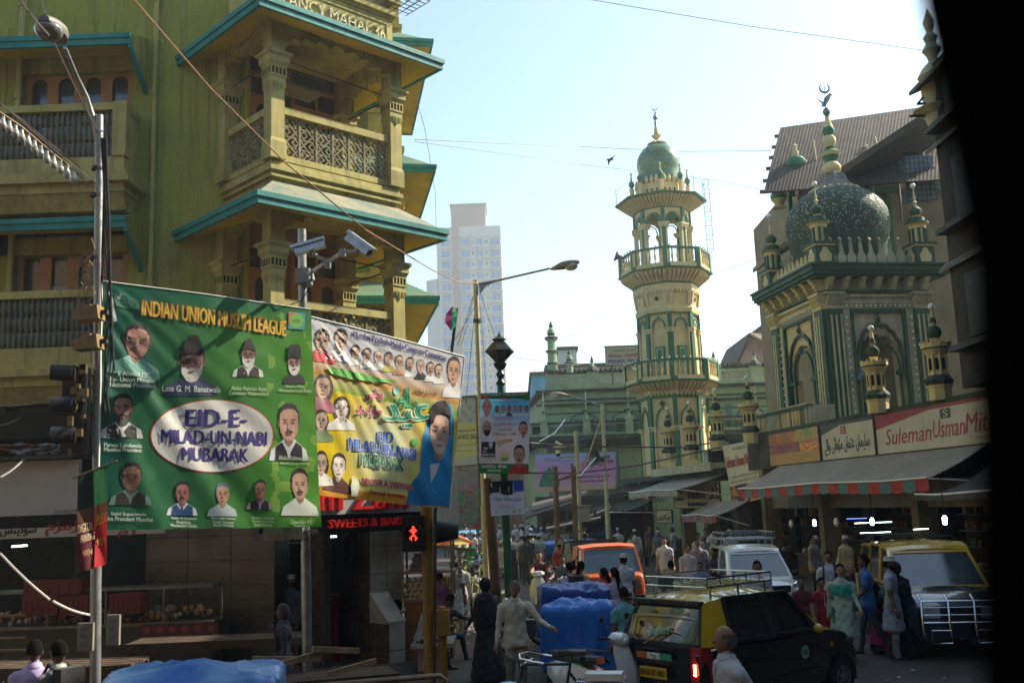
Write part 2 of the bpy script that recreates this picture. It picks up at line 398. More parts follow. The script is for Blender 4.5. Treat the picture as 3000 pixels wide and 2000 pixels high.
PI_=[(0,2.6),(0,0),(BW,0),(BW,2.4)];PO=[(-.72,2.6),(-.72,-.72),(BW+.76,-.72),(BW+.76,2.4)]
for k,zj in enumerate((ZJ-ST,ZJ,ZJ+ST)):
 ze=zj-.95
 b=MB();b.T=FR
 if k==2:b.box(0,BW,0,BD,zj-.8,zj+.4);wbuild(b,'floor_band',[CREAM],bld);hip_eave(PI_,PO,zj-.76,ze,FR,bld);fl=MB();fl.T=FR;fl.box(.02,BW-.02,.02,BD,zj-.84,zj-.801);wbuild(fl,'floor',[CREAM],bld);continue
 b.box(-.04,BW+.04,-.04,BD,zj-.62,zj-.02);b.box(-.10,BW+.10,-.10,BD,zj-.16,zj-.06);b.box(-.15,BW+.15,-.15,BD,zj-.24,zj-.16)
 b.box(-.08,BW+.08,-.08,BD,zj-.32,zj-.24);b.box(-.12,BW+.12,-.12,BD,zj-.36,zj-.32)
 wbuild(b,'floor_band',[CREAM],bld)
 if k:
  hip_eave(PI_,PO,zj-.40 if k==1 else zj-.72,ze,FR,bld)
 fl=MB();fl.T=FR;fl.box(.02,BW-.02,.02,BD,zj-.66,zj-.62);fl.box(.0,BW,.0,BD+.1,zj-.019,zj);wbuild(fl,'floor',[CREAM],bld)
 if k==2:continue
 for nm,(q0,q1),T2 in(('front',(.16,BW-.16),FR),('side',(.16,BD-.1),FR@Matrix.Translation((0,0,0))@Matrix.Rotation(pi/2,4,'Z'))):
  rl=MB();rl.T=T2;rl.box(q0,q1,-.09,.09,zj+.90,zj+1.04);rl.box(q0,q1,-.07,.07,zj-.02,zj+.10);wbuild(rl,'railing',[CREAM],bld)
  j=MB();j.T=T2;jali(j,q0,q1,zj+.10,zj+.90);wbuild(j,'lattice_panel',[JALI],bld)
 if k<2:
  zc=zj+2.06;zt=zj+ST-.66
  for x,y in((0,0),(BW,0),(-.02,BD-.05),(BW,BD-.05)):
   cm=MB();cm.T=FR;column(cm,x,y,zj-.02,zc,zt,.14);wbuild(cm,'column',[CREAM,DARKIN],bld)
  for T2,q0,q1 in((FR,.14,BW-.14),(FR@Matrix.Rotation(pi/2,4,'Z'),.14,BD-.18),(FR@Matrix.Translation((BW,0,0))@Matrix.Rotation(pi/2,4,'Z'),.14,BD-.18)):
   am=MB();am.T=T2
   am.prism(arch_poly(q0,q1,zc-.02,zj+(2.66 if k==0 else 2.50),zt+.02,11,.06,flat=k),-.10,.10)
   am.prism(arch_poly(q0,q1,zc+.10,zj+(2.80 if k==0 else 2.62),zt+.01,11,.045,flat=k),-.135,.135)
   wbuild(am,'arch',[CREAM if k else CREAM],bld)
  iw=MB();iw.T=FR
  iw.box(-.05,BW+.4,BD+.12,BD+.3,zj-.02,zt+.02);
  wbuild(iw,'inner_wall',[PINKW if k==0 else mat('shade-toned grey plaster',(.13,.11,.085),.85,.3,1.5,.2)],bld)  # upper storey gets a darkened grey that holds its shade in the colour
  casement(.52,1.15,zj,zj+2.55,BD+.06,FR,1,transom=True,lower=[0]if k==0 else None)
  casement(1.55,2.65,zj,zj+2.55,BD+.06,FR,2,transom=True)
 if k<2:
  ce=MB();ce.T=FR;ce.box(.0,BW,.0,BD+.1,zt+.02,zt+.05);wbuild(ce,'ceiling',[PINKW if k==0 else MATS['shade-toned grey plaster']],bld)
nm=MB();nm.T=FR
zb=ZJ+ST-.80
pn=MB();pn.T=FR;pn.box(-.03,BW+.03,-.03,.4,zb-.02,zb+.78);pn.box(-.07,BW+.07,-.07,.4,zb+.78,zb+.84);pn.box(-.13,BW+.13,-.13,.4,zb+.84,zb+.94)
for(x0,x1,z0,z1)in((.05,BW-.1,zb+.12,zb+.15),(.05,BW-.1,zb+.63,zb+.66),(.05,.08,zb+.12,zb+.66),(BW-.13,BW-.1,zb+.12,zb+.66)):pn.box(x0,x1,-.052,-.03,z0,z1)
wbuild(pn,'name_band',[CREAM],bld)
put_text(nm,'FANCY MAHAL.36',BW/2-.02,zb+.385,2.42,.27,lambda a,b,k:(a,-.028-k,b),off=.012,thick=.045)
wbuild(nm,'raised_lettering',[GILT],bld)
cg=MB();cg.T=FR
for i in range(8):
 x=1.95+i*.17
 cg.tube([(x,-.04,zb+1.62),(x,-.85,zb+1.62),(x,-.85,zb+1.0),(x,-.04,zb+1.0)],.011,4)
for i in range(5):
 z=zb+1.0+i*.155
 cg.tube([(1.95,-.04,z),(1.95,-.85,z),(3.14,-.85,z),(3.14,-.04,z)],.011,4)
for i in range(1,6):cg.tube([(1.95,-.85+i*.14,zb+1.0),(3.14,-.85+i*.14,zb+1.0)],.011,4)
wbuild(cg,'window_cage',[IRON],bld)
cm=MB();cm.T=FR;column(cm,0,0,zb+1.12,zb+3,zb+3.4,.14);column(cm,BW,0,zb+1.12,zb+3,zb+3.4,.14);wbuild(cm,'column',[CREAM,DARKIN],bld)
ac=MB();ac.T=FR;ac.box(.8,1.6,.75,1.3,ZJ+1.95,ZJ+2.25);ac.box(.85,1.55,.73,.76,ZJ+2.0,ZJ+2.2,1)
wbuild(ac,'air_conditioner',[mat('dusty enamel',(.20,.17,.13),.5,.15,3,.05),IRON],bld)
rd=MB();rd.T=FR
for z in(ZJ-ST+1.95,ZJ+1.95):
 rd.tube([(-.02,BD-.1,z),(0,.1,z)],.018,5);rd.tube([(BW,BD-.1,z),(BW,.1,z)],.018,5);rd.tube([(0.1,.05,z+.1),(BW-.1,.05,z-.0)],.014,5)
wbuild(rd,'tie_rod',[IRON],bld)
FY=19.0
Lp=FR@Vector((-.02,BD,0));XR=-5.55
wl=MB();wl.box(-7.35,XR+.35,FY,FY+.4,4.9,17.5);wl.box(-13,-7.35,FY+.05,FY+.4,12.0,17.5);wl.box(-13,-10.05,FY,FY+.4,4.9,13)
for z0,z1 in((5.0,6.35),(8.55,9.9),(8.2,9.6)):wl.box(-10.05,-7.35,FY+.02,FY+.4,z0,z1)
wbuild(wl,'front_wall',[OLIVE],bld)
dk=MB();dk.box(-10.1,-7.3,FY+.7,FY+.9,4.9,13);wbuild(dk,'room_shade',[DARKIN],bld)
for k,zj in enumerate((ZJ-ST+.1,ZJ+.1)):
 x0,x1=-10.25,-7.32
 bx=MB()
 bx.box(x0,x1,FY-.75,FY,zj-.05,zj+.28);bx.box(x0-.12,x1+.1,FY-.9,FY,zj-.15,zj-.05);bx.box(x0-.2,x1+.18,FY-.98,FY,zj-.28,zj-.15)
 bx.box(x0-.08,x1+.06,FY-.85,FY,zj-.45,zj-.28);bx.hexa([(x0-.02,FY-.6,zj-.75),(x1,FY-.6,zj-.75),(x1,FY,zj-.75),(x0-.02,FY,zj-.75),(x0-.05,FY-.8,zj-.45),(x1+.03,FY-.8,zj-.45),(x1+.03,FY,zj-.45),(x0-.05,FY,zj-.45)])
 bx.box(x0,x1+.02,FY-.78,FY,zj+1.22,zj+1.36)
 for xx in(x0,x1-.22):bx.box(xx,xx+.26,FY-.80,FY-.55,zj+.28,zj+1.38)
 bx.box(x1-.1,x1,FY-.55,FY,zj+.28,zj+1.22)
 wbuild(bx,'balcony',[CREAM],bld)
 ba=MB()
 n=23
 for i in range(n):
  x=x0+.30+i*(x1-x0-.56)/(n-1)
  prof=[(.03,zj+.28)]+[(.03+.038*abs(sin(t*pi/4)),zj+.28+t*.94/12)for t in range(1,12)]+[(.03,zj+1.22)]
  ba.lathe(x,FY-.68,[(r*.92,z)for r,z in prof],6)
  if i<n-1:
   for zz in(.55,.80,1.02):ba.box(x,x+(x1-x0-.56)/(n-1),FY-.70,FY-.66,zj+zz-.02,zj+zz+.02)
 wbuild(ba,'baluster_screen',[mat('grimy grey stone',(.16,.15,.11),.85,.3,4,.3,dirt=.3)],bld)
 casement(-9.75,-7.55,zj+.35,zj+3.0,FY+.25,Matrix.Identity(4),4,lights=2,transom=True,lower=[1,2]if k==0 else[1])
 wj=MB();wj.box(-10.05,-9.8,FY+.02,FY+.4,zj+.2,zj+3.3);wj.box(-7.5,-7.34,FY+.02,FY+.4,zj+.2,zj+3.3);wj.box(-10.05,-7.34,FY+.03,FY+.4,zj+3.0,zj+3.4);wbuild(wj,'window_reveal',[OLIVE],bld)
 hip_eave([(-12.6,FY),(x1+.02,FY),],[(-12.6,FY-.85),(x1+.12,FY-.85)],zj+3.05,zj+2.72,Matrix.Identity(4),bld)
 sd=MB();sd.poly([(x1+.12,FY-.85,zj+2.72),(x1+.12,FY-.85,zj+2.50),(x1+.12,FY,zj+1.95),(x1+.12,FY,zj+3.05)]);sd.poly([(x1+.08,FY-.85,zj+2.72),(x1+.08,FY-.85,zj+2.50),(x1+.08,FY,zj+1.95),(x1+.08,FY,zj+3.05)])
 sd.hexa([(x1+.06,FY-.85,zj+2.44),(x1+.14,FY-.85,zj+2.44),(x1+.14,FY,zj+1.83),(x1+.06,FY,zj+1.83),(x1+.06,FY-.85,zj+2.54),(x1+.14,FY-.85,zj+2.54),(x1+.14,FY,zj+1.97),(x1+.06,FY,zj+1.97)],1)
 wbuild(sd,'eave_cheek',[OLIVE,TEAL],bld)
for px,r,m in((447,.05,OLIVE),(43,.06,OLIVE)):
 x=at(px,500,FY-.1).x
 t=MB();t.tube([(x,FY-.09,5.0),(x,FY-.09,16)],r,8)
 for z in range(5,16,2):t.lathe(x,FY-.09,[(r*1.35,z+.4),(r*1.35,z+.55)],8)
 for z in(7.2,9.9,12.6):t.tube([(x,FY-.1,z),(x+.1,FY-.05,z),(x+.13,FY-.09,z-.1)],.012,4)
 wbuild(t,'drain_pipe',[CREAM],bld,40)
E2=Vector((-.19,1,0)).normalized();T2A=atan2(E2.y,E2.x)-pi/2
S0=Vector((-2.95,26.9,0));SF=TF(S0,T2A)
sw=MB();sw.T=SF
sw.box(-6,-.9,-.0,12,0,21);sw.box(-5,-1.7,-4.9,0,0,21)
wbuild(sw,'side_wall',[OLIVE],bld)
for k,zj in enumerate((ZJ-ST,ZJ,ZJ+ST,ZJ+2*ST)):
 b=MB();b.T=SF
 b.box(-3,.02,.0,5.1,zj-.62,zj+.95);b.box(-3,.10,-.1,5.2,zj-.2,zj-.08);b.box(-3,.08,-.08,5.2,zj+.9,zj+1.04)
 for yy in(.0,2.5,5.0):column(b,-.14,yy+.14,zj+1.0,zj+2.06,zj+ST-.6,.16)
 column(b,-1.5,.14,zj+1.0,zj+2.06,zj+ST-.6,.16)
 b.box(-3,-.05,.05,5,zj+2.7,zj+ST-.6)
 wbuild(b,'side_bay',[mat('sunny yellow limewash',(.50,.37,.085),.85,.25,1.3,.3,dirt=.3,streak=.3),DARKIN],bld)
 d=MB();d.T=SF;d.box(-2.4,-.5,.5,4.8,zj+.95,zj+2.7);wbuild(d,'side_room_shade',[DARKIN],bld)  # solid near-black block stands for the shade behind the bay
 hip_eave([(-4.0,0),(0,0),(0,5.1),(-1,5.1)],[(-4.0,-.85),(.85,-.85),(.85,5.9),(-1,5.9)],zj-.30,zj-.95+.05,SF,bld,roof=TEALROOF)
gf=MB()
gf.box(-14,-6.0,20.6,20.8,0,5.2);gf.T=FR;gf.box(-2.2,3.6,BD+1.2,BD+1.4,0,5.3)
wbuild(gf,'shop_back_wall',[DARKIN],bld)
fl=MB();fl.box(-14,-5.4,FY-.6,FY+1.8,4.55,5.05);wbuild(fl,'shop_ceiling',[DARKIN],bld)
def tiles(T,x0,x1,z0,z1,y,nx,nz,m=TILE,skip=None):
 c,d=(x1-x0)/nx,(z1-z0)/nz
 for i in range(nx):
  for j in range(nz):
   t=MB();t.T=T;e=random.uniform(0,.004)
   t.box(x0+i*c+.007,x0+(i+1)*c-.007,y-.02-e,y,z0+j*d+.007,z0+(j+1)*d-.007)
   wbuild(t,'tile',[m],bld)
I4=Matrix.Identity(4)
pr=MB();px0,px1=at(427,1700,FY-.1).x,at(800,1700,FY-.7).x
pr.hexa([(px0,FY-.1,0),(px1,FY-.55,0),(px1,FY+.6,0),(px0,FY+.6,0),(px0,FY-.1,4.8),(px1,FY-.55,4.8),(px1,FY+.6,4.8),(px0,FY+.6,4.8)])
wbuild(pr,'tiled_pillar',[IRON],bld)
TW_=Matrix.Translation((px0,FY-.1,0))@Matrix.Rotation(atan2(-.45,px1-px0),4,'Z');tiles(TW_,0,Vector((px1-px0,.45)).length,0,4.4,0,3,10)
cpl=MB();cpl.T=FR
cpl.box(1.12,1.25,.1,.8,0,5.0);cpl.box(2.05,2.8,.0,.8,0,5.0);cpl.box(BW,BW+.1,.8,3.4,0,5.3);cpl.box(2.06,2.42,-.55,0,0,1.0)
wbuild(cpl,'tiled_pillar',[IRON],bld)
LT=mat('pale sun-toned stone tile',(.40,.36,.30),.3,.25,1.3,.06,spec=.5,dirt=.15)  # paler copy of the grey tile, sunlight put into the colour
def sideT(s_,yb_):return FR@Matrix.Translation((s_,yb_,0))@Matrix.Rotation(-pi/2,4,'Z')
tiles(sideT(1.12,.8),0,.7,0,4.4,0,1,9);tiles(sideT(2.05,.8),0,.8,0,4.4,0,2,9);tiles(FR,2.05,2.8,1.3,4.4,0,2,6,LT)  # pillar front takes the sunlit tile colour, its sides the dark one
tiles(sideT(2.06,0),0,.55,0,.95,0,1,2);tiles(FR,2.06,2.42,0,.95,-.55,1,2,LT)
pl=MB();pl.T=FR;pl.hexa([(2.03,-.575,.95),(2.44,-.575,.95),(2.44,-.002,.95),(2.03,-.002,.95),(2.03,-.575,.99),(2.44,-.575,.99),(2.44,-.002,1.5),(2.03,-.002,1.5)])
wbuild(pl,'plinth_slope',[LT],bld)
MCREAM=mat('cream mosque paint',(.66,.52,.26),.75,.15,1.6,.2,dirt=.22,streak=.25,dcol=(.16,.12,.07))
MGREEN=mat('bottle green mosque paint',(.03,.17,.075),.6,.25,2.0,.15,dirt=.2)
DKGREEN=mat('dark green mosque paint',(.025,.085,.045),.6,.25,2.0,.15,dirt=.2)
MSHADE=mat('shade-toned cream stucco',(.50,.44,.30),.8,.25,1.8,.3,dirt=.35,streak=.35)  # darker copy of the cream paint, shade put into the colour
DOMEB=mat('grey green mosaic dome',(.045,.085,.06),.75,.3,2.0,.05,spec=.2,dirt=.2,dcol=(.1,.1,.07))
DOMEG=mat('green glazed dome',(.04,.15,.05),.25,.3,1.2,.05,spec=.6,dirt=.25,dcol=(.16,.15,.06))
CHIP=mat('pale mosaic chips',(.62,.60,.46),.4,.1,4,0)
MINT=mat('mint green paint',(.30,.42,.24),.8,.25,.8,.2,c2=(.22,.33,.19),dirt=.35,streak=.4,dcol=(.06,.07,.05))
MINTL=mat('pale mint trim',(.38,.48,.30),.8,.25,1.2,.2,dirt=.3,streak=.3)
SOOT=mat('sooty green stone',(.055,.075,.05),.85,.4,1.4,.3,dirt=.4)
BLUISH=mat('blue green pilaster paint',(.10,.22,.22),.7,.2,1.2,.1,dirt=.2)
BULBG=mat('opal bulb glass',(.75,.74,.68),.15,.05,4,0,spec=.8)
METD=mat('dull silver metal',(.20,.21,.22),.4,.3,6,.1,metal=.7)
def octo(r,z,rot,n=8):return[(r*cos(rot+2*pi*k/n),r*sin(rot+2*pi*k/n),z)for k in range(n)]
class Facet:
 """frame of facet k of an n-gon prism: local x along it, -y outwards"""
 def __init__(s,r,rot,k,n=8,c=(0,0)):
  a0,a1=rot+2*pi*k/n,rot+2*pi*(k+1)/n
  p,q=Vector((c[0]+r*cos(a0),c[1]+r*sin(a0),0)),Vector((c[0]+r*cos(a1),c[1]+r*sin(a1),0))
  s.w=(q-p).length;s.T=Matrix.Translation((p+q)/2)@Matrix.Rotation(atan2(q.y-p.y,q.x-p.x),4,'Z')
def arch_band(mb,w_,zs,za,th,y0,y1,m,lobes=7,dep=.05):
 """a cusped arch moulding of width th"""
 def curve(ww,top):
  pts=[]
  base=lambda t:Vector((ww*cos(pi*(1-t)),zs+(top-zs)*abs(sin(pi*(1-t)))**.75))
  for k in range(lobes):
   p,q=base(k/lobes),base((k+1)/lobes);c=Vector((0,zs-.1))
   for j in range(4):
    m_=p.lerp(q,j/4);pts.append(m_+(m_-c).normalized()*dep*sin(pi*j/4))
  pts.append(base(1));return pts
 A,B=curve(w_,za),curve(w_+th,za+th)
 for k in range(len(A)-1):
  p=[A[k],A[k+1],B[k+1],B[k]]
  mb.prism([(q.x,q.y)for q in p],y0,y1,m)
def finial(mb,z,s=1.0,mc=0,mg=1,crescent=True,x=0,y=0):
 """turned finial about 2.4 m * s high with a crescent"""
 P=[(.28,0,mc),(.16,.12,mg),(.10,.2,mc),(.26,.34,mc),(.30,.42,mg),(.12,.5,mg),(.14,.55,mc),(.13,.8,mc),(.09,.95,mg),(.08,1.0,mg),(.07,1.35,mc),(.05,1.4,mg),(.12,1.48,mg),(.15,1.56,mg),(.12,1.66,mg),(.03,1.72,mg),(.025,1.95,mg)]
 mb.lathe(x,y,[(r*s,z+h*s,m)for r,h,m in P],12)
 if crescent:
  mb.tube([(x-.10*s,y,z+1.72*s),(x+.09*s,y,z+1.86*s),(x+.02*s,y,z+2.02*s)],[.02*s,.05*s,.02*s],5,mg)
  c=z+2.20*s;pts=[];rs=[]
  for t in range(-6,7):a=-pi/2+t*pi/7.2;pts.append((x+.17*s*cos(a),y,c+.17*s*sin(a)));rs.append(.006*s+.024*s*cos(t*pi/13))
  mb.tube(pts,rs,5,mg);mb.tube([(x,y,c-.17*s),(x,y,c+.2*s)],.012*s,4,mg)
MN=Vector((8.95,56,0));RT=R_(-90-6)
mn=thing('minaret','tall cream and green octagonal minaret with three balcony tiers and small green dome','minaret',MN)
def cz(v,r=0.0):return at(1945,v,56-r).z
def bracket_ring(mb,r0,z0,r1,z1,per=7,m=0,shade=1):
 """corbelled cornice: r0 lower small, r1 upper wide"""
 mb.loft([octo(r0,z0,RT),octo(r0+(r1-r0)*.25,z0+(z1-z0)*.5,RT),octo(r1-.1,z1,RT)],m)
 for k in range(8):
  f=Facet(1,RT,k);
  for j in range(per):
   t=(j+.5)/per-.5;a=Vector((0,0,0))
   mid=RT+2*pi*(k+.5)/8;tx=Vector((-sin(mid),cos(mid),0));ox=Vector((cos(mid),sin(mid),0));c8=cos(pi/8);w8=2*sin(pi/8)
   p0=ox*(r0*c8)+tx*(r0*w8*t)+Vector((0,0,z0+.05));p1=ox*((r0*.35+r1*.65)*c8)+tx*(r1*w8*t*.85)+Vector((0,0,z0+(z1-z0)*.62));p2=ox*((r1-.12)*c8)+tx*(r1*w8*t*.95)+Vector((0,0,z1-.02))
   mb.bar(p0,p1,.11,.16,m);mb.bar(p1,p2,.11,.18,m)
def balcony(parent,r,zf,zr,green=MGREEN,nb=5):
 s=MB();s.loft([octo(r+.06,zf-.10,RT),octo(r+.10,zf-.02,RT),octo(r+.02,zf,RT)],0);s.build('balcony_slab',[green],parent)
 s=MB()
 for k in range(8):
  f=Facet(r,RT,k);s.T=f.T;w2=f.w/2
  s.box(-w2,w2,-.02,.16,zr-.10,zr,0);s.box(-w2,w2,0,.12,zf,zf+.22,1)
  s.box(-w2-.02,-w2+.20,-.03,.17,zf,zr-.10,0);s.box(-w2+.02,-w2+.17,-.05,-.03,zf+.15,zr-.2,1);s.box(w2-.20,w2+.02,-.025,.17,zf,zr-.10,0)
 s.T=None;s.build('balcony_rail',[green,MCREAM],parent)
 for k in range(8):
  f=Facet(r,RT,k);w2=f.w/2-.22
  if f.T.translation.y>.6*r:continue
  for j in range(nb):
   x=-w2+2*w2*(j+.5)/nb;b=MB();b.T=f.T
   h=zr-zf-.32
   b.lathe(x,.06,[(.05,zf+.22),(.05,zf+.28),(.03,zf+.32),(.075,zf+.22+h*.42),(.035,zf+.22+h*.7),(.05,zf+.22+h*.9),(.05,zf+.22+h)],8);b.build('baluster',[MCREAM],parent,40)
 for k in range(8):
  f=Facet(r+.02,RT,k)
  if f.T.translation.y>.5*r:continue
  b=MB();b.T=f.T
  for j in range(5):b.ball((-f.w/2+f.w*(j+.5)/5,-.03,zr+.05),.055,n=6,k=4)
  b.build('string_of_bulbs',[BULBG],parent,60,kind='stuff')
def body(parent,r0,z0,r1,z1,zcap,arch_top,nm='shaft',niche=True,quatre=None):
 s=MB();s.loft([octo(r0*.97,z0,RT),octo(r1*.97,z1,RT)],0);s.build(nm,[MCREAM],parent)
 p=MB()
 for k in range(8):
  a=RT+2*pi*k/8
  for(za,zb,ra)in((z0,z1,0),):
   b0,b1=Vector((r0*cos(a),r0*sin(a),z0)),Vector((r1*cos(a),r1*sin(a),z1))
   p.bar(b0,b1,.24,.14,0,up=(cos(a),sin(a),0))
  f=Facet((r0+r1)/2,RT,k);p.T=f.T;w2=f.w/2
  p.box(-w2+.16,-w2+.25,-.05,.1,z0,zcap,1);p.box(w2-.25,w2-.16,-.05,.1,z0,zcap,1)
  p.box(-w2,-w2+.30,-.10,.1,zcap,zcap+.16,1);p.box(w2-.30,w2,-.10,.1,zcap,zcap+.16,1)
  p.box(-w2-.03,-w2+.34,-.14,.1,zcap+.16,zcap+.26,1);p.box(w2-.34,w2+.03,-.135,.1,zcap+.16,zcap+.26,1)
  p.box(-w2,w2,-.05,.1,z1-.12,z1,0)
  arch_band(p,w2-.36,zcap+.2,arch_top-.1,.07,-.05,.02,0);p.ball((0,-.02,arch_top+.08),.06,0,6,4);p.T=None
 p.build('pilasters_and_arches',[MGREEN,MCREAM],parent)
zE=20.0;zB1=15.72;zB1r=16.84;zB2=9.44;zB2r=10.57
body(mn,1.88,3.6,1.90,8.62,6.7,8.0,'lower_shaft')
body(mn,1.76,zB2,1.70,13.35,12.15,13.0,'middle_shaft')
c=MB()
c.loft([octo(1.98,8.6,RT),octo(1.98,8.75,RT)],1);bracket_ring(c,1.95,8.62,2.1,8.9,6);bracket_ring(c,1.98,8.9,2.66,zB2-.1,7)
c.loft([octo(1.80,13.3,RT),octo(1.84,13.55,RT),octo(1.78,13.6,RT),octo(1.72,13.75,RT)],0)
c.loft([octo(1.72,13.7,RT),octo(1.84,14.4,RT),octo(1.90,14.55,RT),octo(1.90,14.95,RT)],0)
for k in range(8):
 f=Facet(1.79,RT,k);c.T=f.T
 for x in(-f.w/2+.08,f.w/2-.2):c.hexa([(x,-.04,13.75),(x+.12,-.04,13.75),(x+.12,.1,13.75),(x,.1,13.75),(x,-.14,14.5),(x+.12,-.14,14.5),(x+.12,.1,14.5),(x,.1,14.5)])
 for j in range(5):x=-f.w/2+.2+j*.22;c.box(x,x+.1,-.16,0,14.38,14.55)
 if k%2==1:
  c.lathe(0,0,[(.001,14.0)],3)if False else None
  for dx,dz in((.07,0),(-.07,0),(0,.07),(0,-.07)):c.box(dx-.045,dx+.045,-.05,-.03,14.08+dz-.045,14.08+dz+.045,2)
  arch_band(c,.16,14.08,14.24,.03,-.06,-.03,0,3,.01)
 c.T=None
c.loft([octo(1.92,14.9,RT),octo(1.97,15.05,RT)],1);bracket_ring(c,1.95,15.0,2.66,zB1-.1,7)
for k in range(8):
 f=Facet(1.90,RT,k);c.T=f.T
 if k%2==1:
  for dx,dz in((.09,0),(-.09,0),(0,.09),(0,-.09)):c.box(dx-.055,dx+.055,-.06,-.02,8.22+dz-.055,8.22+dz+.055,2)
 c.T=None
c.build('carved_cornices',[MCREAM,MGREEN,DARKIN],mn)
balcony(mn,2.62,zB1,zB1r);balcony(mn,2.66,zB2,zB2r)
for k in(6,7,0,1):
 f=Facet(1.72,RT,k);d=MB();d.T=f.T
 d.box(-.26,.26,-.06,.05,zB2,zB2+1.95,0);d.box(-.2,.2,-.075,-.06,zB2+.1,zB2+1.85,1);d.box(-.12,.12,-.085,-.075,zB2+1.0,zB2+1.75,0)
 if k in(0,7):d.build('niche_door',[MGREEN,MINTL],mn)
zA0,zA1=zB1,19.35;rl=1.52
for k in range(8):
 a=RT+2*pi*k/8;p=MB();x,y=rl*cos(a),rl*sin(a)
 p.T=Matrix.Translation((x,y,0))@Matrix.Rotation(a-pi/2,4,'Z')
 p.box(-.10,.10,-.12,.10,zA0,18.2,0);
 for sx in(-.20,.10):p.box(sx,sx+.10,-.10,.13,zA0,18.2,1)
 p.box(-.26,.26,-.2,.2,18.2,18.34,1);p.box(-.32,.32,-.24,.24,18.34,18.46,1);p.box(-.10,.10,-.14,.145,18.46,zA1,0)
 p.build('pier',[MGREEN,MCREAM],mn)
for k in range(8):
 f=Facet(rl,RT,k);p=MB();p.T=f.T;w2=f.w/2
 p.prism(arch_poly(-w2+.1,w2-.1,18.46,19.1,zA1,7,.035),-.06,.06,1);arch_band(p,w2-.26,18.46,18.98,.06,-.09,-.055,0)
 p.build('lantern_arch',[MGREEN,MCREAM],mn)
c=MB();c.loft([octo(1.56,zA1-.02,RT),octo(1.60,zA1+.1,RT)],1);bracket_ring(c,1.6,zA1+.08,2.55,zE-.02,8);c.loft([octo(1.7,zA1+.18,RT),octo(1.74,zA1+.24,RT)],1)
c.build('eave_brackets',[MCREAM,MGREEN],mn)
c=MB();c.loft([octo(2.62,zE-.06,RT),octo(2.68,zE+.02,RT)],1);c.loft([octo(2.60,zE+.02,RT),octo(1.4,zE+.18,RT)],0);c.build('eave_slab',[MCREAM,MGREEN],mn)
c=MB();c.loft([octo(1.40,zE+.1,RT),octo(1.40,20.95,RT)],0)
for k in range(8):
 f=Facet(1.42,RT,k);c.T=f.T
 for j in range(3):
  x=(-.3+.3*j)
  for dx,dz in((.045,0),(-.045,0),(0,.045),(0,-.045)):c.box(x+dx-.03,x+dx+.03,-.02,-.0,20.5+dz-.03,20.5+dz+.03,2)
  c.lathe(x,0,[(.10,20.95),(.12,21.15),(.02,21.4)],8)
 c.T=None
c.build('drum',[MCREAM,MGREEN,DARKIN],mn)
DR,DZ=1.26,22.35
pr=[(.9,20.95),(1.08,21.15),(1.2,21.5)]+[(DR*cos(t),DZ+1.30*sin(t))for t in[R_(x)for x in(-30,-15,0,15,30,45,58,70,80,87)]]
d=MB();d.lathe(0,0,pr,32);d.build('dome',[DOMEG],mn,60)
d=MB()
rnd=random.Random(3)
for i in range(17):
 for j in range(7):
  t=R_(-12+j*13);a=2*pi*(i+.5*(j%2))/17;r=DR*cos(t)+.008;c_=Vector((r*cos(a),r*sin(a),DZ+1.30*sin(t)));nn=Vector((cos(t)*cos(a),cos(t)*sin(a),sin(t)));u_=nn.cross(Vector((0,0,1))).normalized()*.022;v_=nn.cross(u_).normalized()*.022
  d.poly([c_-u_,c_-v_,c_+u_,c_+v_])
d.build('mosaic_chips',[CHIP],mn,kind='stuff')
d=MB();
for j in range(16):a=2*pi*j/16;d.hexa([Vector((cos(a+b)*q,sin(a+b)*q,z))for(b,q,z)in((-.15,.45,23.62),(.15,.45,23.62),(.1,.30,23.72),(-.1,.30,23.72),(-.03,.62,23.62),(.03,.62,23.62),(.1,.3,23.8),(-.1,.3,23.8))])
d.lathe(0,0,[(.5,23.6),(.4,23.7),(.15,23.85)],12);finial(d,23.75,.98)
d.build('finial',[MCREAM,METD],mn,50)
for k in range(8):
 a=RT+2*pi*k/8;t=MB();x,y=1.62*cos(a),1.62*sin(a)
 t.lathe(x,y,[(.13,20.1),(.13,20.85,),(.17,20.95,1),(.06,21.0,1),(.17,21.2,1),(.17,21.35,1),(.05,21.5),(.07,21.55),(.03,21.8),(.08,21.9),(.01,22.0)],8);t.build('turret',[MCREAM,MGREEN],mn,40)
fr=MB()
for k in(5,6,7,0,1,2):
 a,b=RT+2*pi*k/8,RT+2*pi*(k+1)/8;p,q=Vector((2.55*cos(a),2.55*sin(a),zE)),Vector((2.55*cos(b),2.55*sin(b),zE))
 if k in(6,1,2):fr.tube([p,p+Vector((0,0,1.05))],.02,4);fr.tube([p+Vector((0,0,.95)),q+Vector((0,0,.95))],.012,4)
fr.build('roof_guard_rail',[METD],mn)
ld=MB()
for x in(0,.36):ld.tube([(2.25+x,-1.4,zB1r-.2),(2.22+x,-1.4,zE+.9)],.018,4)
for j in range(16):ld.tube([(2.25,-1.4,zB1r+j*.27),(2.61,-1.4,zB1r+j*.27)],.014,4)
ld.build('ladder',[METD],mn)
hn=MB();hn.T=Matrix.Translation((-2.7,-1.2,zB1r-.25))@Matrix.Rotation(R_(-70),4,'Y');hn.lathe(0,0,[(.06,-.3),(.09,-.1),(.16,.1),(.32,.25),(.33,.27)],14,cap=False)
hn.build('horn_speaker',[METD],mn,40)
CT=Vector((11.22,35.0,0));CTH=R_(9.5);CF=TF(CT,CTH);CW,CL=4.0,4.4
tw=thing('domed_tower','square mosque gate tower with grey green speckled dome and carved cream cornice','tower',CT)
def tb(mb,name,mats,smooth=0,**k):mb.T=None;return wbuild(mb,name,mats,tw,smooth,**k)
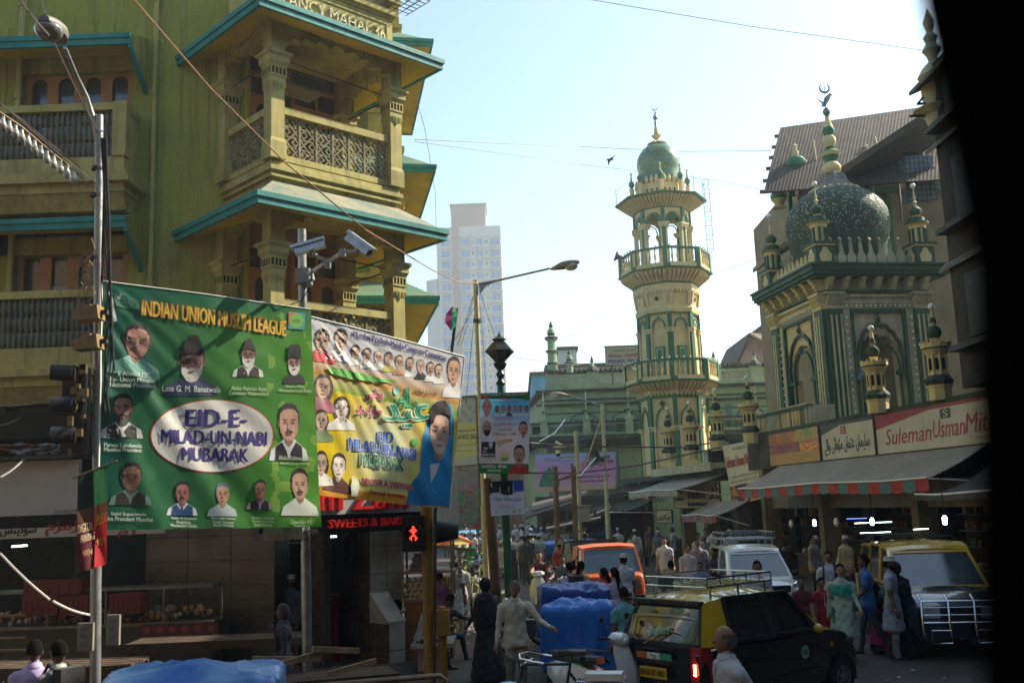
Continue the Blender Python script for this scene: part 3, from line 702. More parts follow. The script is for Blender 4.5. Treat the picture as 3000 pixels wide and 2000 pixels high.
ZT=dict(cap1=10.08,cap0=9.5,gl=10.2,cor=10.63,top=11.05)
m=MB();m.T=CF
m.box(.0,CW,.0,CL,9.52,10.6)
tb(m,'entablature',[MSHADE])
LFM=Matrix.Rotation(pi/2,4,'Z')@Matrix.Identity(4)
def face_frames():
 return[(CF,CW,1),(CF@Matrix.Translation((0,CL,0))@Matrix.Rotation(-pi/2,4,'Z'),CL,0)]
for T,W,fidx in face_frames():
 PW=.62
 z0=2.2;MC=MSHADE if fidx else MCREAM  # front face coloured as shaded cream, left face as lit cream
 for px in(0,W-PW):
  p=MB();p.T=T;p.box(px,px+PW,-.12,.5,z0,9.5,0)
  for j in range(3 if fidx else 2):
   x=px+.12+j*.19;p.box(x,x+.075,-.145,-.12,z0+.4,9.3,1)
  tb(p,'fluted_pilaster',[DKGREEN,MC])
  q=MB();q.T=T;q.box(px-.03,px+PW+.03,-.16,.5,9.5,9.62)
  for j in range(6):
   x=px+.0+j*.115
   q.hexa([(x,-.17,9.62),(x+.08,-.17,9.62),(x+.08,0,9.62),(x,0,9.62),(x-.01,-.29,9.85),(x+.09,-.29,9.85),(x+.08,0,9.86),(x,0,9.86)])
   q.ball((x+.04,-.28,9.86),.05,n=6,k=4)
   x2=x+.055;q.hexa([(x2,-.19,9.8),(x2+.06,-.19,9.8),(x2+.06,0,9.8),(x2,0,9.8),(x2-.01,-.31,10.0),(x2+.07,-.31,10.0),(x2+.06,0,10.02),(x2,0,10.02)]);q.ball((x2+.03,-.29,10.0),.045,n=6,k=4)
  q.box(px-.08,px+PW+.08,-.30,.4,10.03,10.10);tb(q,'carved_capital',[MC])
 a0,a1=PW+.42,W-PW-.42;mid=W/2
 f=MB();f.T=T
 f.box(PW,a0-.12,-.04,.4,z0,9.5,0);f.box(a1+.12,W-PW,-.04,.4,z0,9.5,0)
 hw=(a1-a0)/2-.28 if fidx else(a1-a0)/2-.42
 f.T=T@Matrix.Translation((mid,0,0))
 f.prism(arch_poly(-(a1-a0)/2+.0,(a1-a0)/2-.0,7.3,9.0,9.5,9,.05),.05,.3,0)
 f.prism(arch_poly(-hw-.3,hw+.3,7.3,8.5 if not fidx else 8.55,9.2,9,.04),.1,.35,0)
 for sx in(-1,1):f.box(min(sx*(hw+.3),sx*hw),max(sx*(hw+.3),sx*hw),.12,.35,z0,7.3,0)
 tb(f,'arched_wall',[MC])
 g=MB();g.T=T
 g.box(a0-.12,a0,-.08,.3,z0,9.38,0);g.box(a1,a1+.12,-.08,.3,z0,9.38,0);g.box(a0-.12,a1+.12,-.085,.3,9.38,9.5,0)
 g.T=T@Matrix.Translation((mid,0,0))
 arch_band(g,(a1-a0)/2-.16,7.25,8.85,.09,-.03,.08,0,9,.07);arch_band(g,hw,7.25,8.25,.06,.03,.12,0,9,.05)
 for sx in(-1,1):g.box(min(sx*hw,sx*(hw+.08)),max(sx*hw,sx*(hw+.08)),.04,.12,z0,7.28,0);g.box(min(sx*(hw-.1),sx*((a1-a0)/2)),max(sx*(hw-.1),sx*((a1-a0)/2)),-.02,.14,7.12,7.26,0)
 g.ball((0,.0,9.12),.11,0,8,5);g.tube([(0,.0,9.1),(0,.0,9.4)],.035,5);g.ball((0,.02,8.42),.07,0,8,5,(1,1,1.8))
 tb(g,'green_mouldings',[DKGREEN])
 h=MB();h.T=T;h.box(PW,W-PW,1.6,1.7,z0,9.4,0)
 tb(h,'inner_wall',[mat('shade-toned ochre plaster',(.10,.07,.038),.85,.3,1.5,.2)])  # shade of the arch recess put into a darker wall colour
 e=MB();e.T=T
 e.box(0,W,-.16,.0,10.10,10.18,1);e.box(0,W,-.10,.0,9.94,10.03,0);e.box(0,W,-.07,0,9.7,9.8,0)
 tb(e,'string_course',[MC,DKGREEN])
 n=7 if fidx else 7
 for j in range(n):
  x=.15+(W-.3)*j/(n-1);b=MB();b.T=T
  b.box(x-.08,x+.08,-.22,0,10.2,10.3);b.hexa([(x-.08,-.22,10.3),(x+.08,-.22,10.3),(x+.08,0,10.3),(x-.08,0,10.3),(x-.1,-.5,10.6),(x+.1,-.5,10.6),(x+.1,0,10.6),(x-.1,0,10.6)])
  b.tube([(x-.1,-.26,10.32),(x+.1,-.26,10.32)],.06,6);tb(b,'scroll_bracket',[MC])
 s=MB();s.T=T
 for j in range(24):s.ball((PW+.12,-.1,3.2+j*.26),.045,n=6,k=4);s.ball((W-PW-.12,-.1,3.2+j*.26),.045,n=6,k=4)
 for j in range(14):s.ball((PW+.15+(W-2*PW-.3)*j/13,-.12,9.62),.045,n=6,k=4)
 tb(s,'string_of_bulbs',[BULBG],60,kind='stuff')
c=MB();c.T=CF
for(o,z0,z1)in((.50,10.60,10.68),(.62,10.68,10.80),(.70,10.80,10.98),(.78,10.98,11.05)):c.box(-o,CW+o,-o,CL+.3,z0,z1)
tb(c,'cornice',[DKGREEN])
for T,W,fidx in face_frames():
 n=9 if fidx else 11
 for j in range(n):
  x=.45+(W-.9)*j/(n-1);b=MB();b.T=T@Matrix.Translation((x,.02 if fidx else.02,11.05));s_=.8
  b.prism([(-.17*s_,0),(.17*s_,0),(.10*s_,.10),(.20*s_,.24),(.20*s_,.42),(.10*s_,.56),(.03*s_,.74),(-.03*s_,.74),(-.10*s_,.56),(-.20*s_,.42),(-.20*s_,.24),(-.10*s_,.10)],-.04,.04)
  b.prism([(.10*s_*cos(t*pi/4),.34+.11*s_*sin(t*pi/4))for t in range(8)],-.055,.055,1)
  tb(b,'crest_leaf',[MCREAM if not fidx else MSHADE,MSHADE])
  if j<n-1:
   b=MB();b.T=T@Matrix.Translation((x+(W-.9)/(n-1)/2,.25,11.05))
   b.hexa([(-.07,-.05,0),(.07,-.05,0),(.07,.05,0),(-.07,.05,0),(-.05,.1,1.0),(.05,.1,1.0),(.05,.2,1.0),(-.05,.2,1.0)]);b.tube([(-.05,.1,.95),(-.05,.0,1.1),(-.05,.12,1.2)],.05,5)
   tb(b,'dome_scroll',[MSHADE])
DC=CF@Vector((1.95,2.2,0));DRR=1.96;DZZ=13.25
m=MB();pr=[(1.5,11.3),(1.72,11.9),(1.86,12.5)]+[(DRR*cos(t),DZZ+1.52*sin(t))for t in[R_(x)for x in(-20,-8,4,16,28,40,50,60,68)]]
m.lathe(DC.x,DC.y,pr,48);tb(m,'dome',[DOMEB],60)
m=MB();rnd=random.Random(5)
for i in range(1500):
 t=math.asin(rnd.uniform(-.45,.93));a=rnd.uniform(pi*.75,pi*2.25);r=(DRR+.006)*cos(t)if t>-.3 else 1.93-(-.3-t)*.55+.006
 c_=Vector((DC.x+r*cos(a),DC.y+r*sin(a),DZZ+1.52*sin(t)));nn=Vector((cos(t)*cos(a),cos(t)*sin(a),sin(t)*1.2)).normalized();q=rnd.uniform(.014,.026)
 u_=nn.cross(Vector((0,0,1))).normalized()*q;v_=nn.cross(u_).normalized()*q;c_+=nn*.006;m.poly([c_-u_,c_-v_,c_+u_,c_+v_])
tb(m,'mosaic_chips',[CHIP],kind='stuff')
tz=DZZ+1.52*sin(R_(68));
for j in range(22):
 a=2*pi*j/22;x,y=DC.x+.93*cos(a),DC.y+.93*sin(a);b=MB();b.ball((x,y,tz-.12),.10,n=7,k=5,sc_=(1,1,1.25));tb(b,'petal',[MCREAM],60)
m=MB();m.lathe(DC.x,DC.y,[(.92,tz-.1),(.75,tz+.06),(.5,tz+.3),(.42,tz+.62),(.36,tz+.66)],18,rib=.14);tb(m,'fluted_collar',[mat('weathered grey stucco',(.20,.18,.17),.8,.3,3,.3)],30)
m=MB();z=tz+.62
P=[(.3,0,1),(.22,.06,0),(.38,.18,0),(.40,.32,0),(.3,.48,0),(.2,.54,1),(.26,.6,1),(.36,.78,0),(.44,.9,1),(.3,1.0,1),(.16,1.08,1),(.2,1.14,0),(.28,1.32,0),(.28,1.5,0),(.18,1.62,1),(.2,1.68,1),(.28,1.8,1),(.22,1.95,0),(.13,2.2,0),(.09,2.4,1),(.08,2.46,1),(.16,2.56,2),(.17,2.66,2),(.10,2.76,2),(.02,2.82,2),(.02,3.0,2)]
m.lathe(DC.x,DC.y,[(r*.9,z+h,q)for r,h,q in P],14)
cx,cy,zz=DC.x,DC.y,z+2.8
for k,(dx,dz)in enumerate(((-.34,.28),(-.2,.05),(-.25,-.05))):m.tube([(cx,cy,zz+.1),(cx+dx,cy,zz+dz+.1)],[.05,.01],5,2)
m.tube([(cx-.1,cy,zz+.05),(cx+.05,cy,zz+.35),(cx+.2,cy,zz+.55),(cx+.3,cy,zz+.5)],[.05,.12,.06,.02],6,2)
pts=[];rs=[]
for t in range(-6,7):a=-pi/2+t*pi/7.4;pts.append((cx+.19*cos(a),cy,zz+.82+.19*sin(a)));rs.append(.01+.035*cos(t*pi/13))
m.tube(pts,rs,5,2);m.tube([(cx,cy,zz+.5),(cx,cy,zz+1.05)],.015,4,2)
tb(m,'finial',[MCREAM,MGREEN,METD],50)
for(lx,ly)in((.05,.05),(CW-.05,.05),(.05,CL-.3)):
 p=CF@Vector((lx,ly,0));b=MB();b.T=Matrix.Translation((p.x,p.y,0))@Matrix.Rotation(CTH,4,'Z')
 b.box(-.36,.36,-.36,.36,11.05,11.85,1);b.prism([(-.2,11.2),(.2,11.2),(.24,11.45),(.12,11.6),(.08,11.72),(-.08,11.72),(-.12,11.6),(-.24,11.45)],-.375,-.36,0)
 b.T=b.T@Matrix.Rotation(-pi/2,4,'Z');b.prism([(-.2,11.2),(.2,11.2),(.24,11.45),(.12,11.6),(.08,11.72),(-.08,11.72),(-.12,11.6),(-.24,11.45)],-.375,-.36,0);b.T=b.T@Matrix.Rotation(pi/2,4,'Z')
 b.box(-.46,.46,-.46,.46,11.85,11.92,1);b.box(-.40,.40,-.40,.40,11.78,11.85,0)
 b.lathe(0,0,[(.27,11.92),(.27,12.55)],8);
 for k in range(8):
  a=k*pi/4+pi/8;b.box(.28*cos(a)-.035,.28*cos(a)+.035,.28*sin(a)-.035,.28*sin(a)+.035,11.92,12.5,1)
 b.lathe(0,0,[(.30,12.5,0),(.30,12.62,0),(.42,12.68,1),(.42,12.74,1),(.3,12.78,1),(.28,12.92,1),(.12,12.96,0),(.15,13.02,1),(.22,13.12,1),(.22,13.24,1),(.12,13.34,1),(.05,13.4,0),(.06,13.5,0),(.10,13.52,0),(.03,13.6,0),(.05,13.7,0),(.02,13.85,0),(.02,14.08,0)],12)
 b.ball((0,0,14.18),.10,2);tb(b,'corner_turret',[MCREAM,DKGREEN,BULBG],40)
T,W,_=face_frames()[1]
b=MB();b.T=T
b.box(-.1,W+.1,-1.0,.0,4.75,4.95,0);b.box(-.1,W+.1,-1.02,-.82,6.0,6.12,1);b.box(-.14,W+.14,-1.06,-.78,6.12,6.18,0)
for x in(-.1,.85,2.6,W-.2):b.box(x,x+.35 if x!=.85 else x+1.2,-1.0,-.84,4.95,6.0,0)
b.box(W-.1,W+.1,-1.0,0,4.95,6.1,0)
tb(b,'balcony',[MSHADE,DKGREEN])
for x in(.38,.6,2.2,2.42,3.1,3.35,3.6):
 b=MB();b.T=T;b.lathe(x,-.92,[(.07,4.95),(.04,5.1),(.09,5.35),(.05,5.6),(.08,5.8),(.07,6.0)],8);tb(b,'baluster',[MCREAM],40)
hn=thing('horn_speaker','small grey horn speaker by the big arch of the domed tower','loudspeaker',CF@Vector((.95,-.35,7.0)))
h=MB();h.T=Matrix.Rotation(R_(62),4,'Y')@Matrix.Rotation(R_(-30),4,'X');h.lathe(0,0,[(.05,-.25),(.1,-.1),(.18,.1),(.30,.2)],14,cap=False);h.T=None;h.build('horn',[METD],hn,40)
h=MB();h.ball((0,.05,0),.10);h.build('driver',[METD],hn,40)
def turret_proto():
 t=thing('rooftop_turret','x','turret',(0,0,0),0,'small model minarets along the shop roof edge')
 b=MB();b.lathe(0,0,[(.30,-.3),(.30,.0),(.34,.1,1),(.38,.22,1),(.30,.32,1),(.26,.36)],8);b.build('base',[MCREAM,SOOT],t)
 b=MB();b.lathe(0,0,[(.25,.36),(.22,.5),(.22,.9)],8)
 for k in range(8):a=k*pi/4;b.tube([(.23*cos(a),.23*sin(a),.36),(.23*cos(a),.23*sin(a),.92)],.035,5)
 for k in range(8):a=k*pi/4+pi/8;b.box(.21*cos(a)-.035,.21*cos(a)+.035,.21*sin(a)-.035,.21*sin(a)+.035,.5,.8,1)
 b.build('lantern',[MCREAM,DARKIN],t)
 b=MB();b.lathe(0,0,[(.25,.9),(.36,1.04,1),(.38,1.08,0),(.38,1.2,0),(.34,1.2,0),(.12,1.15,0),(.10,1.28,0),(.14,1.34,2)],12)
 for k in range(12):a=k*pi/6;b.box(.37*cos(a)-.03,.37*cos(a)+.03,.37*sin(a)-.03,.37*sin(a)+.03,1.18,1.25)
 b.build('parapet',[MCREAM,SOOT],t)
 b=MB();b.ball((0,0,1.50),.19,1);b.lathe(0,0,[(.06,1.66),(.05,1.72),(.10,1.76,1),(.08,1.84,1),(.06,1.9),(.025,2.12)],8);b.build('spire',[MCREAM,SOOT],t,60)
 b=MB();b.ball((0,0,2.2),.09);b.build('globe_lamp',[BULBG],t,60);return t
tp=turret_proto()
tl=['model minaret furthest left, in front of the tall minaret base','model minaret before the right side of the tall minaret base','model minaret between the tall minaret and the domed tower','model minaret beside the tower balcony above the food picture sign','model minaret in front of the big arch of the domed tower','shaded model minaret right of the domed tower above the long red sign']
for i,(u,v0,yy)in enumerate(((1962,1340,47.2),(2027,1332,44.2),(2105,1305,41),(2200,1283,37.7),(2573,1190,28.8),(2755,1150,26))):
 p=at(u,v0,yy);t=tp if i==0 else dup(tp);t.location=(p.x,p.y,p.z+.1);t['label']=tl[i];t.rotation_euler=(0,0,i*.3)
GW=thing('prayer_hall','long mint green mosque wing with cusped arches and pierced parapet','mosque building',(2.0,62,0))
def gb(mb,name,mats,smooth=0,**k):mb.T=None;return wbuild(mb,name,mats,GW,smooth,**k)
X0,X1,YG=1.95,17.5,62
m=MB();m.box(X0,X1,YG,YG+8,0,10.0);gb(m,'wall',[MINT])
m=MB();m.box(X0-.6,X1,YG-.35,YG,9.85,10.0);m.box(X0-.6,X1,YG-.25,YG,9.0,9.12);m.box(X0-.1,X1,YG-.1,YG,9.3,9.4);m.box(X0,X1,YG-.06,YG,8.5,8.56);gb(m,'cornice',[SOOT])
m=MB();m.box(X0,X1,YG-.2,YG+.2,10.0,10.35);m.box(X0,X1,YG-.18,YG+.18,10.8,10.95)
for j in range(7):x=X0+.1+j*2.55;m.box(x,x+.75,YG-.25,YG+.25,10.0,11.1);m.lathe(x+.37,YG,[(.5,11.1,1),(.45,11.2,1),(.15,11.45,0),(.08,11.6,0),(.12,11.75,1),(.02,12.1,1)],8)
gb(m,'parapet',[MINTL,SOOT])
for j in range(6):
 x=X0+.85+j*2.55;b=MB();jali(b,x,x+1.8,10.35,10.8,YG-.04,YG+.04,cell=.22);gb(b,'lattice_panel',[MINTL])
 b=MB()
 for k in range(6):q=x+.15+k*.3;b.prism([(q-.13,10.95),(q+.13,10.95),(q+.16,11.12),(q,11.32),(q-.16,11.12)],YG-.05,YG+.05)
 gb(b,'crest',[SOOT])
for j in range(6):
 xm=X0+2.35+j*2.6;b=MB();b.T=Matrix.Translation((xm,YG,0));arch_band(b,.82,7.85,8.42,.07,-.06,.0,0,7,.05);b.ball((0,-.04,8.62),.09,0,6,4);gb(b,'arch_moulding',[mat('dark teal line paint',(.03,.09,.08),.7,.2,2,.1)])
 b=MB();b.box(xm-.62,xm+.62,YG-.5,YG-.03,7.75,8.12);gb(b,'window_canopy',[mat('lilac grey canopy',(.17,.17,.21),.7,.2,2,.1)])
 b=MB();b.box(xm+1.12,xm+1.42,YG-.08,YG,7.4,8.7,0);b.box(xm+1.08,xm+1.46,YG-.12,YG,8.62,8.75,0);gb(b,'pilaster',[BLUISH])
 b=MB();b.box(xm+1.6,xm+2.1,YG-.14,YG,3,6.4);b.box(xm+1.5,xm+2.2,YG-.2,YG,6.25,6.5);b.box(xm+1.68,xm+1.78,YG-.16,YG-.13,3,6.2,1);b.box(xm+1.92,xm+2.02,YG-.16,YG-.13,3,6.2,1);gb(b,'lower_pilaster',[MINTL,BLUISH])
m=MB();m.box(X0-1.2,X1,YG-1.5,YG,6.75,7.05,0);m.box(X0-1.0,X1,YG-1.35,YG-1.2,7.75,7.9,0);m.box(X0-1.0,X1,YG-1.3,YG-1.25,7.05,7.2,1);m.box(X0-1.0,X1,YG-1.32,YG-1.27,7.68,7.75,1)
m.box(X0-.9,X1,YG-1.1,YG,6.45,6.75,0);gb(m,'balcony',[SOOT,MINTL])
for j in range(6):
 x=X0-.2+j*2.6;b=MB();b.box(x-.22,x+.22,YG-1.5,YG-1.1,7.05,7.95,0);b.box(x-.3,x+.3,YG-1.6,YG-1.0,7.95,8.03,0)
 b.lathe(x,YG-1.3,[(.12,8.03,0),(.08,8.3,0),(.13,8.45,1),(.06,8.6,0),(.05,9.0,0),(.09,9.1,1),(.04,9.2,0),(.03,9.6,0),(.05,9.68,1),(.005,9.95,1)],8);gb(b,'balcony_post',[MINTL,SOOT])
 b=MB();jali(b,x+.4,x+2.2,7.2,7.68,YG-1.3,YG-1.24,cell=.24);gb(b,'balcony_lattice',[SOOT])
for(x,s_,z0,big)in((2.48,1.0,11.0,1),(3.55,.8,10.95,0)):
 b=MB();s=s_
 pr=[(.42,0,1),(.36,.15,0),(.30,.2,0),(.30,.55,0),(.34,.6,1),(.34,.75,0),(.28,.8,0),(.28,1.35,0),(.40,1.4,1),(.40,1.5,0),(.26,1.55,0),(.26,2.1,0),(.42,2.2,1),(.42,2.36,0),(.2,2.42,1),(.26,2.6,0),(.22,2.85,0),(.09,2.95,1),(.14,3.08,1),(.08,3.2,1),(.04,3.35,1),(.01,3.4,1)]
 if not big:pr=pr[10:];pr=[(r,h-1.4,q)for r,h,q in pr]
 b.lathe(x,YG-.1,[(r*s,z0+h*s,q)for r,h,q in pr],10);gb(b,'corner_spire',[MINT,SOOT])
m=MB();m.hexa([(X0-.02,YG+.02,0),(X0-.01,YG+.02,0),(X0-1.2,YG+14,0),(X0-1.4,YG+14,0),(X0-.02,YG+.02,9.9),(X0-.01,YG+.02,9.9),(X0-1.2,YG+14,9.9),(X0-1.4,YG+14,9.9)])
for z,o in((9.9,.5),(6.9,1.2),(7.8,1.1)):m.hexa([(X0-o,YG-.4,z-.15),(X0,YG-.4,z-.15),(X0-1.2,YG+14,z-.15),(X0-1.4-o,YG+14,z-.15),(X0-o,YG-.4,z),(X0,YG-.4,z),(X0-1.2,YG+14,z),(X0-1.4-o,YG+14,z)],1)
gb(m,'return_wall',[MINT,SOOT])
for j in range(5):
 y=YG-.6+j*2.6;b=MB();b.lathe(X0-1.1-j*.2,y,[(.2,7.05),(.2,7.95),(.1,8.1),(.13,8.45),(.06,8.6),(.05,9.0),(.09,9.1),(.03,9.6),(.005,9.95)],8);gb(b,'ledge_spire',[MINTL])
sg=thing('roof_sign','pale rooftop sign board reading MINARA MASJID beside the tall minaret','sign',at(1826,1068,60))
p0,p1,p2,p3=at(1775,1070,60),at(1888,1067,60),at(1888,1011,60),at(1770,1016,60)
W_=p1.x-p0.x;z0,z1=p0.z,p3.z;cx=(p0.x+p1.x)/2
b=MB();b.box(p0.x,p1.x,60,60.25,z0,z1,0);b.box(p0.x-.04,p1.x+.04,59.97,60.27,z1,z1+.05,1);wbuild(b,'board',[mat('faded cream board',(.48,.40,.33),.7,.15,1,.1),IRON],sg)
for s,zf,hh,col,ww in(('MINARA  MASJID',.18,.24,(.03,.04,.35),.86),('મીનારા  મસ્જીદ',.50,.26,(.45,.02,.02),.86),(urdu('مینارہ مسجد').replace('ہ',''),.8,.2,(.0,.35,.2),.6)):
 b=MB();put_text(b,s,cx,z0+(z1-z0)*zf,W_*ww,hh*(z1-z0),lambda a,bb,k:(a,59.985-k,bb),off=.02);wbuild(b,'lettering',[mat('sign ink %.2f'%zf,col,.6,.1,3,0)],sg)
b=MB();b.tube([(p0.x+.4,60.2,z0),(p0.x+.4,60.2,10)],.05,5);b.tube([(p1.x-.4,60.2,z0),(p1.x-.4,60.2,10)],.05,5);wbuild(b,'frame',[IRON],sg)
def RX(y):return 10.6-.171*(y-29)
def rp(y,o,z):return Vector((RX(y)-o,y-.171*o*0,z))
RDIR=Vector((-.171,1,0)).normalized()
RF=Matrix.Translation((RX(25),25,0))@Matrix.Rotation(atan2(RDIR.y,RDIR.x),4,'Z')
def rx(y):return(y-25)/RDIR.y
BRICKY=mat('grimy ochre plaster',(.24,.18,.10),.85,.3,1.2,.3,dirt=.4,streak=.4)
GRIME=mat('grimy dark plaster',(.085,.07,.055),.9,.4,1.0,.3,dirt=.4)
CANVAS=mat('grey brown canvas awning',(.25,.205,.17),.9,.2,1.5,.3,dirt=.3,sheen=.2)
REDC=mat('faded red canvas',(.42,.05,.04),.85,.2,3,.1)
BLUEC=mat('faded blue canvas',(.11,.20,.24),.85,.2,3,.1)
WOODD=mat('dark weathered wood',(.10,.065,.04),.8,.4,5,.4)
WOODL=mat('pale raw wood',(.32,.20,.11),.75,.35,6,.3)
CORR=mat('corrugated asbestos sheet',(.075,.06,.048),.85,.35,1.5,.2,dirt=.4)
SHEET=mat('rusty roofing sheet',(.14,.11,.09),.7,.4,2,.3,dirt=.4)
row=thing('shop_row','low row of dim shops under boards and awnings along the right side','shops',(RX(25),25,0))
def rb(mb,name,mats,smooth=0,par=None,**k):mb.T=None;return wbuild(mb,name,mats,par or row,smooth,**k)
m=MB();m.T=RF;a,b=rx(14),rx(56)
m.box(a,b,-8,-6.5,0,6,0);rb(m,'back_wall',[GRIME])
m=MB();m.T=RF;m.box(rx(14),rx(40.5),-6.5,.0,5.15,5.35,0);m.box(rx(40.5),rx(56),-6.5,.35,3.95,4.2,0);rb(m,'roof_slab',[SOOT])
m=MB();m.T=RF;m.box(rx(14),rx(40.5),-.3,-.02,4.0,5.2,0);m.box(rx(14),rx(38),-.5,-.3,2.55,3.3,1);m.box(rx(14),rx(38),-6.5,-.5,3.3,3.4,0);rb(m,'fascia',[GRIME,mat('beige header',(.20,.165,.12),.8,.2,2,.1)])
for y,w_ in((53,.5),(46.6,.45),(43.6,.4),(40.2,.5),(37.5,.3),(33,.3),(27.5,.35),(22,.5)):
 m=MB();m.T=RF;m.box(rx(y),rx(y)+w_,-.6,.0,0,4,0);rb(m,'shop_pillar',[BRICKY])
for i,y in enumerate((51,45,41.5,38.5,34.5,30,25,19)):
 m=MB();m.T=RF;x=rx(y);m.box(x-1.2,x+1.2,-1.0,-.3,0,.95,0);m.box(x-1.25,x+1.25,-1.1,-.2,.95,1.0,1)
 m.box(x-1.5,x+1.5,-4.2,-4.0,0,2.5,0)
 for zz in(1.2,1.7,2.2):m.box(x-1.4,x+1.4,-4.0,-3.7,zz,zz+.03,1)
 rb(m,'counter',[WOODD,METD])
GOODS=[mat('orange goods',(.5,.18,.04),.5,.3,8,.2),mat('pale sweets',(.5,.42,.30),.6,.3,8,.2),mat('red boxes',(.35,.03,.03),.5,.3,8,.1),mat('green packets',(.08,.2,.06),.5,.3,8,.1),mat('yellow packets',(.5,.36,.05),.5,.3,8,.1)]
gt=thing('goods_shelf','heaps of sweets and packets on the dim shop counters at right','goods',RF@Vector((rx(38),-1,0)))
rnd=random.Random(11);m=MB();m.T=RF
for i in range(240):
 y=rnd.choice((51,45,41.5,38.5,34.5,30,25));x=rx(y)+rnd.uniform(-1.1,1.1);r=rnd.uniform(.05,.13)
 lvl=rnd.choice((0,0,1,2,3))
 if lvl==0:m.ball((x,rnd.uniform(-1,-.3),1.0+r*.6),r,rnd.randrange(5),6,4)
 else:z=.72+.5*lvl+.03;m.box(x-r*.7,x+r*.7,-3.95,-3.75,z,z+r*2,rnd.randrange(5))
m.T=None;wbuild(m,'goods',GOODS,gt,0,kind='stuff')
def board_on(u0,u1,zb,zt,y0,y1,name,label,base,frame=IRON,out=.06):
 """upright board along the row between world y0 and y1"""
 t=thing(name,label,'sign',RF@Vector((rx((y0+y1)/2),out,zb)))
 m=MB();m.T=RF;x0,x1=sorted((rx(y0),rx(y1)))
 m.box(x0,x1,out-.05,out,zb,zt,0);
 for(a,b,c,d)in((x0,x1,zb-.04,zb),(x0,x1,zt,zt+.04),(x0-.04,x0,zb-.04,zt+.04),(x1,x1+.04,zb-.04,zt+.04)):m.box(a,b,out-.06,out+.02,c,d,1)
 m.T=None;wbuild(m,'board',[base,frame],t)
 def fn(aa,bb,k):return RF@Vector((x1-aa,out+.004+k,zb+bb))
 return t,fn,x1-x0,zt-zb
def yat(u):
 return 15.56/((u-1500)/2916.7+.171)
yb=[yat(u)for u in(2243,2393,2556,2850)]
RINK=mat('dark red script ink',(.36,.02,.02),.5,.1,3,0);KINK=mat('dark grey ink',(.05,.05,.055),.5,.1,3,0);GINK=mat('green ink',(.03,.2,.08),.5,.1,3,0)
OFFW=mat('off-white sign face',(.52,.47,.36),.5,.12,1,.05,streak=.2)  # one even off-white with slight streaks
t,fn,W,H=board_on(0,0,4.08,5.2,yb[2]-.05,yb[3]-3.0,'shop_sign','long white sign with red script Suleman Usman Mithaiwala under a red band',OFFW)
m=MB();put_text(m,'Suleman',W*.21,H*.40,W*.30,H*.40,fn,shear=.28,off=.018);put_text(m,'Usman',W*.46,H*.44,W*.18,H*.42,fn,shear=.28,off=.018);put_text(m,'Mithaiwala',W*.74,H*.47,W*.38,H*.44,fn,shear=.28,off=.018)
m.poly([fn(W*.55,H*.17,.002),fn(W*.70,H*.09,.002),fn(W*.90,H*.20,.002),fn(W*.70,H*.12,.002)]);wbuild(m,'lettering',[RINK],t)
m=MB();m.poly([fn(0,H,.001),fn(W,H,.001),fn(W,H*.93,.001),fn(W*.35,H*.91,.001),fn(0,H*.62,.001)]);wbuild(m,'red_band',[mat('deep red band',(.28,.02,.02),.5,.1,3,0)],t)
m=MB();m.poly([fn(W*.42,H*.66,.002),fn(W*.48,H*.66,.002),fn(W*.48,H*.88,.002),fn(W*.42,H*.88,.002)]);wbuild(m,'emblem',[KINK],t)
m=MB();put_text(m,'S',W*.45,H*.77,W*.03,H*.16,lambda a,b,k:fn(a,b,.004));wbuild(m,'emblem_letter',[OFFW],t)
t,fn,W,H=board_on(0,0,4.08,5.2,yb[1]-.08,yb[2]+.08,'shop_sign','white sign with large grey Urdu calligraphy and small red emblem',OFFW)
m=MB();put_text(m,urdu('سلیمان عثمان مٹھائی والے'),W*.48,H*.36,W*.86,H*.5,fn,off=.03);wbuild(m,'lettering',[KINK],t)
m=MB();m.poly([fn(W*.4,H*.66,.002),fn(W*.5,H*.66,.002),fn(W*.5,H*.88,.002),fn(W*.4,H*.88,.002)]);wbuild(m,'emblem',[RINK],t)
m=MB();put_text(m,'S',W*.45,H*.77,W*.05,H*.16,lambda a,b,k:fn(a,b,.004));wbuild(m,'emblem_letter',[OFFW],t)
m=MB();m.poly([fn(0,H,.001),fn(W,H,.001),fn(W,H*.92,.001),fn(W*.4,H*.92,.001),fn(0,H*.7,.001)]);wbuild(m,'dark_band',[mat('brown black band',(.05,.035,.03),.5,.1,3,0)],t)
FOODM=mat('printed food picture',(1,1,1),.5,0,3,.02,vcol=True)
t,fn,W,H=board_on(0,0,4.08,5.2,yb[0]+.02,yb[1]+.1,'shop_sign','orange and red food picture sign with pink Gujarati lettering',mat('brown backing',(.15,.07,.03),.6,.1,2,0))
rnd=random.Random(4);m=MB()
def foodcol(u,v):
 n=noise.noise(Vector((u*7,v*5,1.3)))*.5+.5;n2=noise.noise(Vector((u*19,v*13,4)))*.5+.5
 if v<.32:c=(.30+.2*n2,.16+.12*n2,.04)
 elif u>.62 and.3<v<.62:c=(.6,.12+.3*(n2>.55),.02)
 elif v>.62:c=(.5*n+.1,.18*n2+.03,.02)if u<.55 else(.65*n,.32*n2+.1,.03)
 else:c=(.35*n+.1,.14*n,.04)
 return c
m.grid(lambda a,b:fn(a*W,b*H,.001),46,30,0,colf=foodcol);wbuild(m,'picture',[FOODM],t)
m=MB();put_text(m,'સુલેમાન ઉસ્માન મિઠાઇ',W*.53,H*.62,W*.88,H*.2,lambda a,b,k:fn(a,b,.006),off=.03);wbuild(m,'lettering',[mat('pink outline ink',(.62,.28,.26),.5,.1,3,0)],t)
hb=thing('hanging_banner','tall cream hanging banner headed NO BRANCH with sweets pictures below','banner',at(2170,1450,38.5))
q=[at(2118,1306,40.3),at(2212,1287,38.2),at(2232,1405,38.0),at(2138,1425,40.1)]
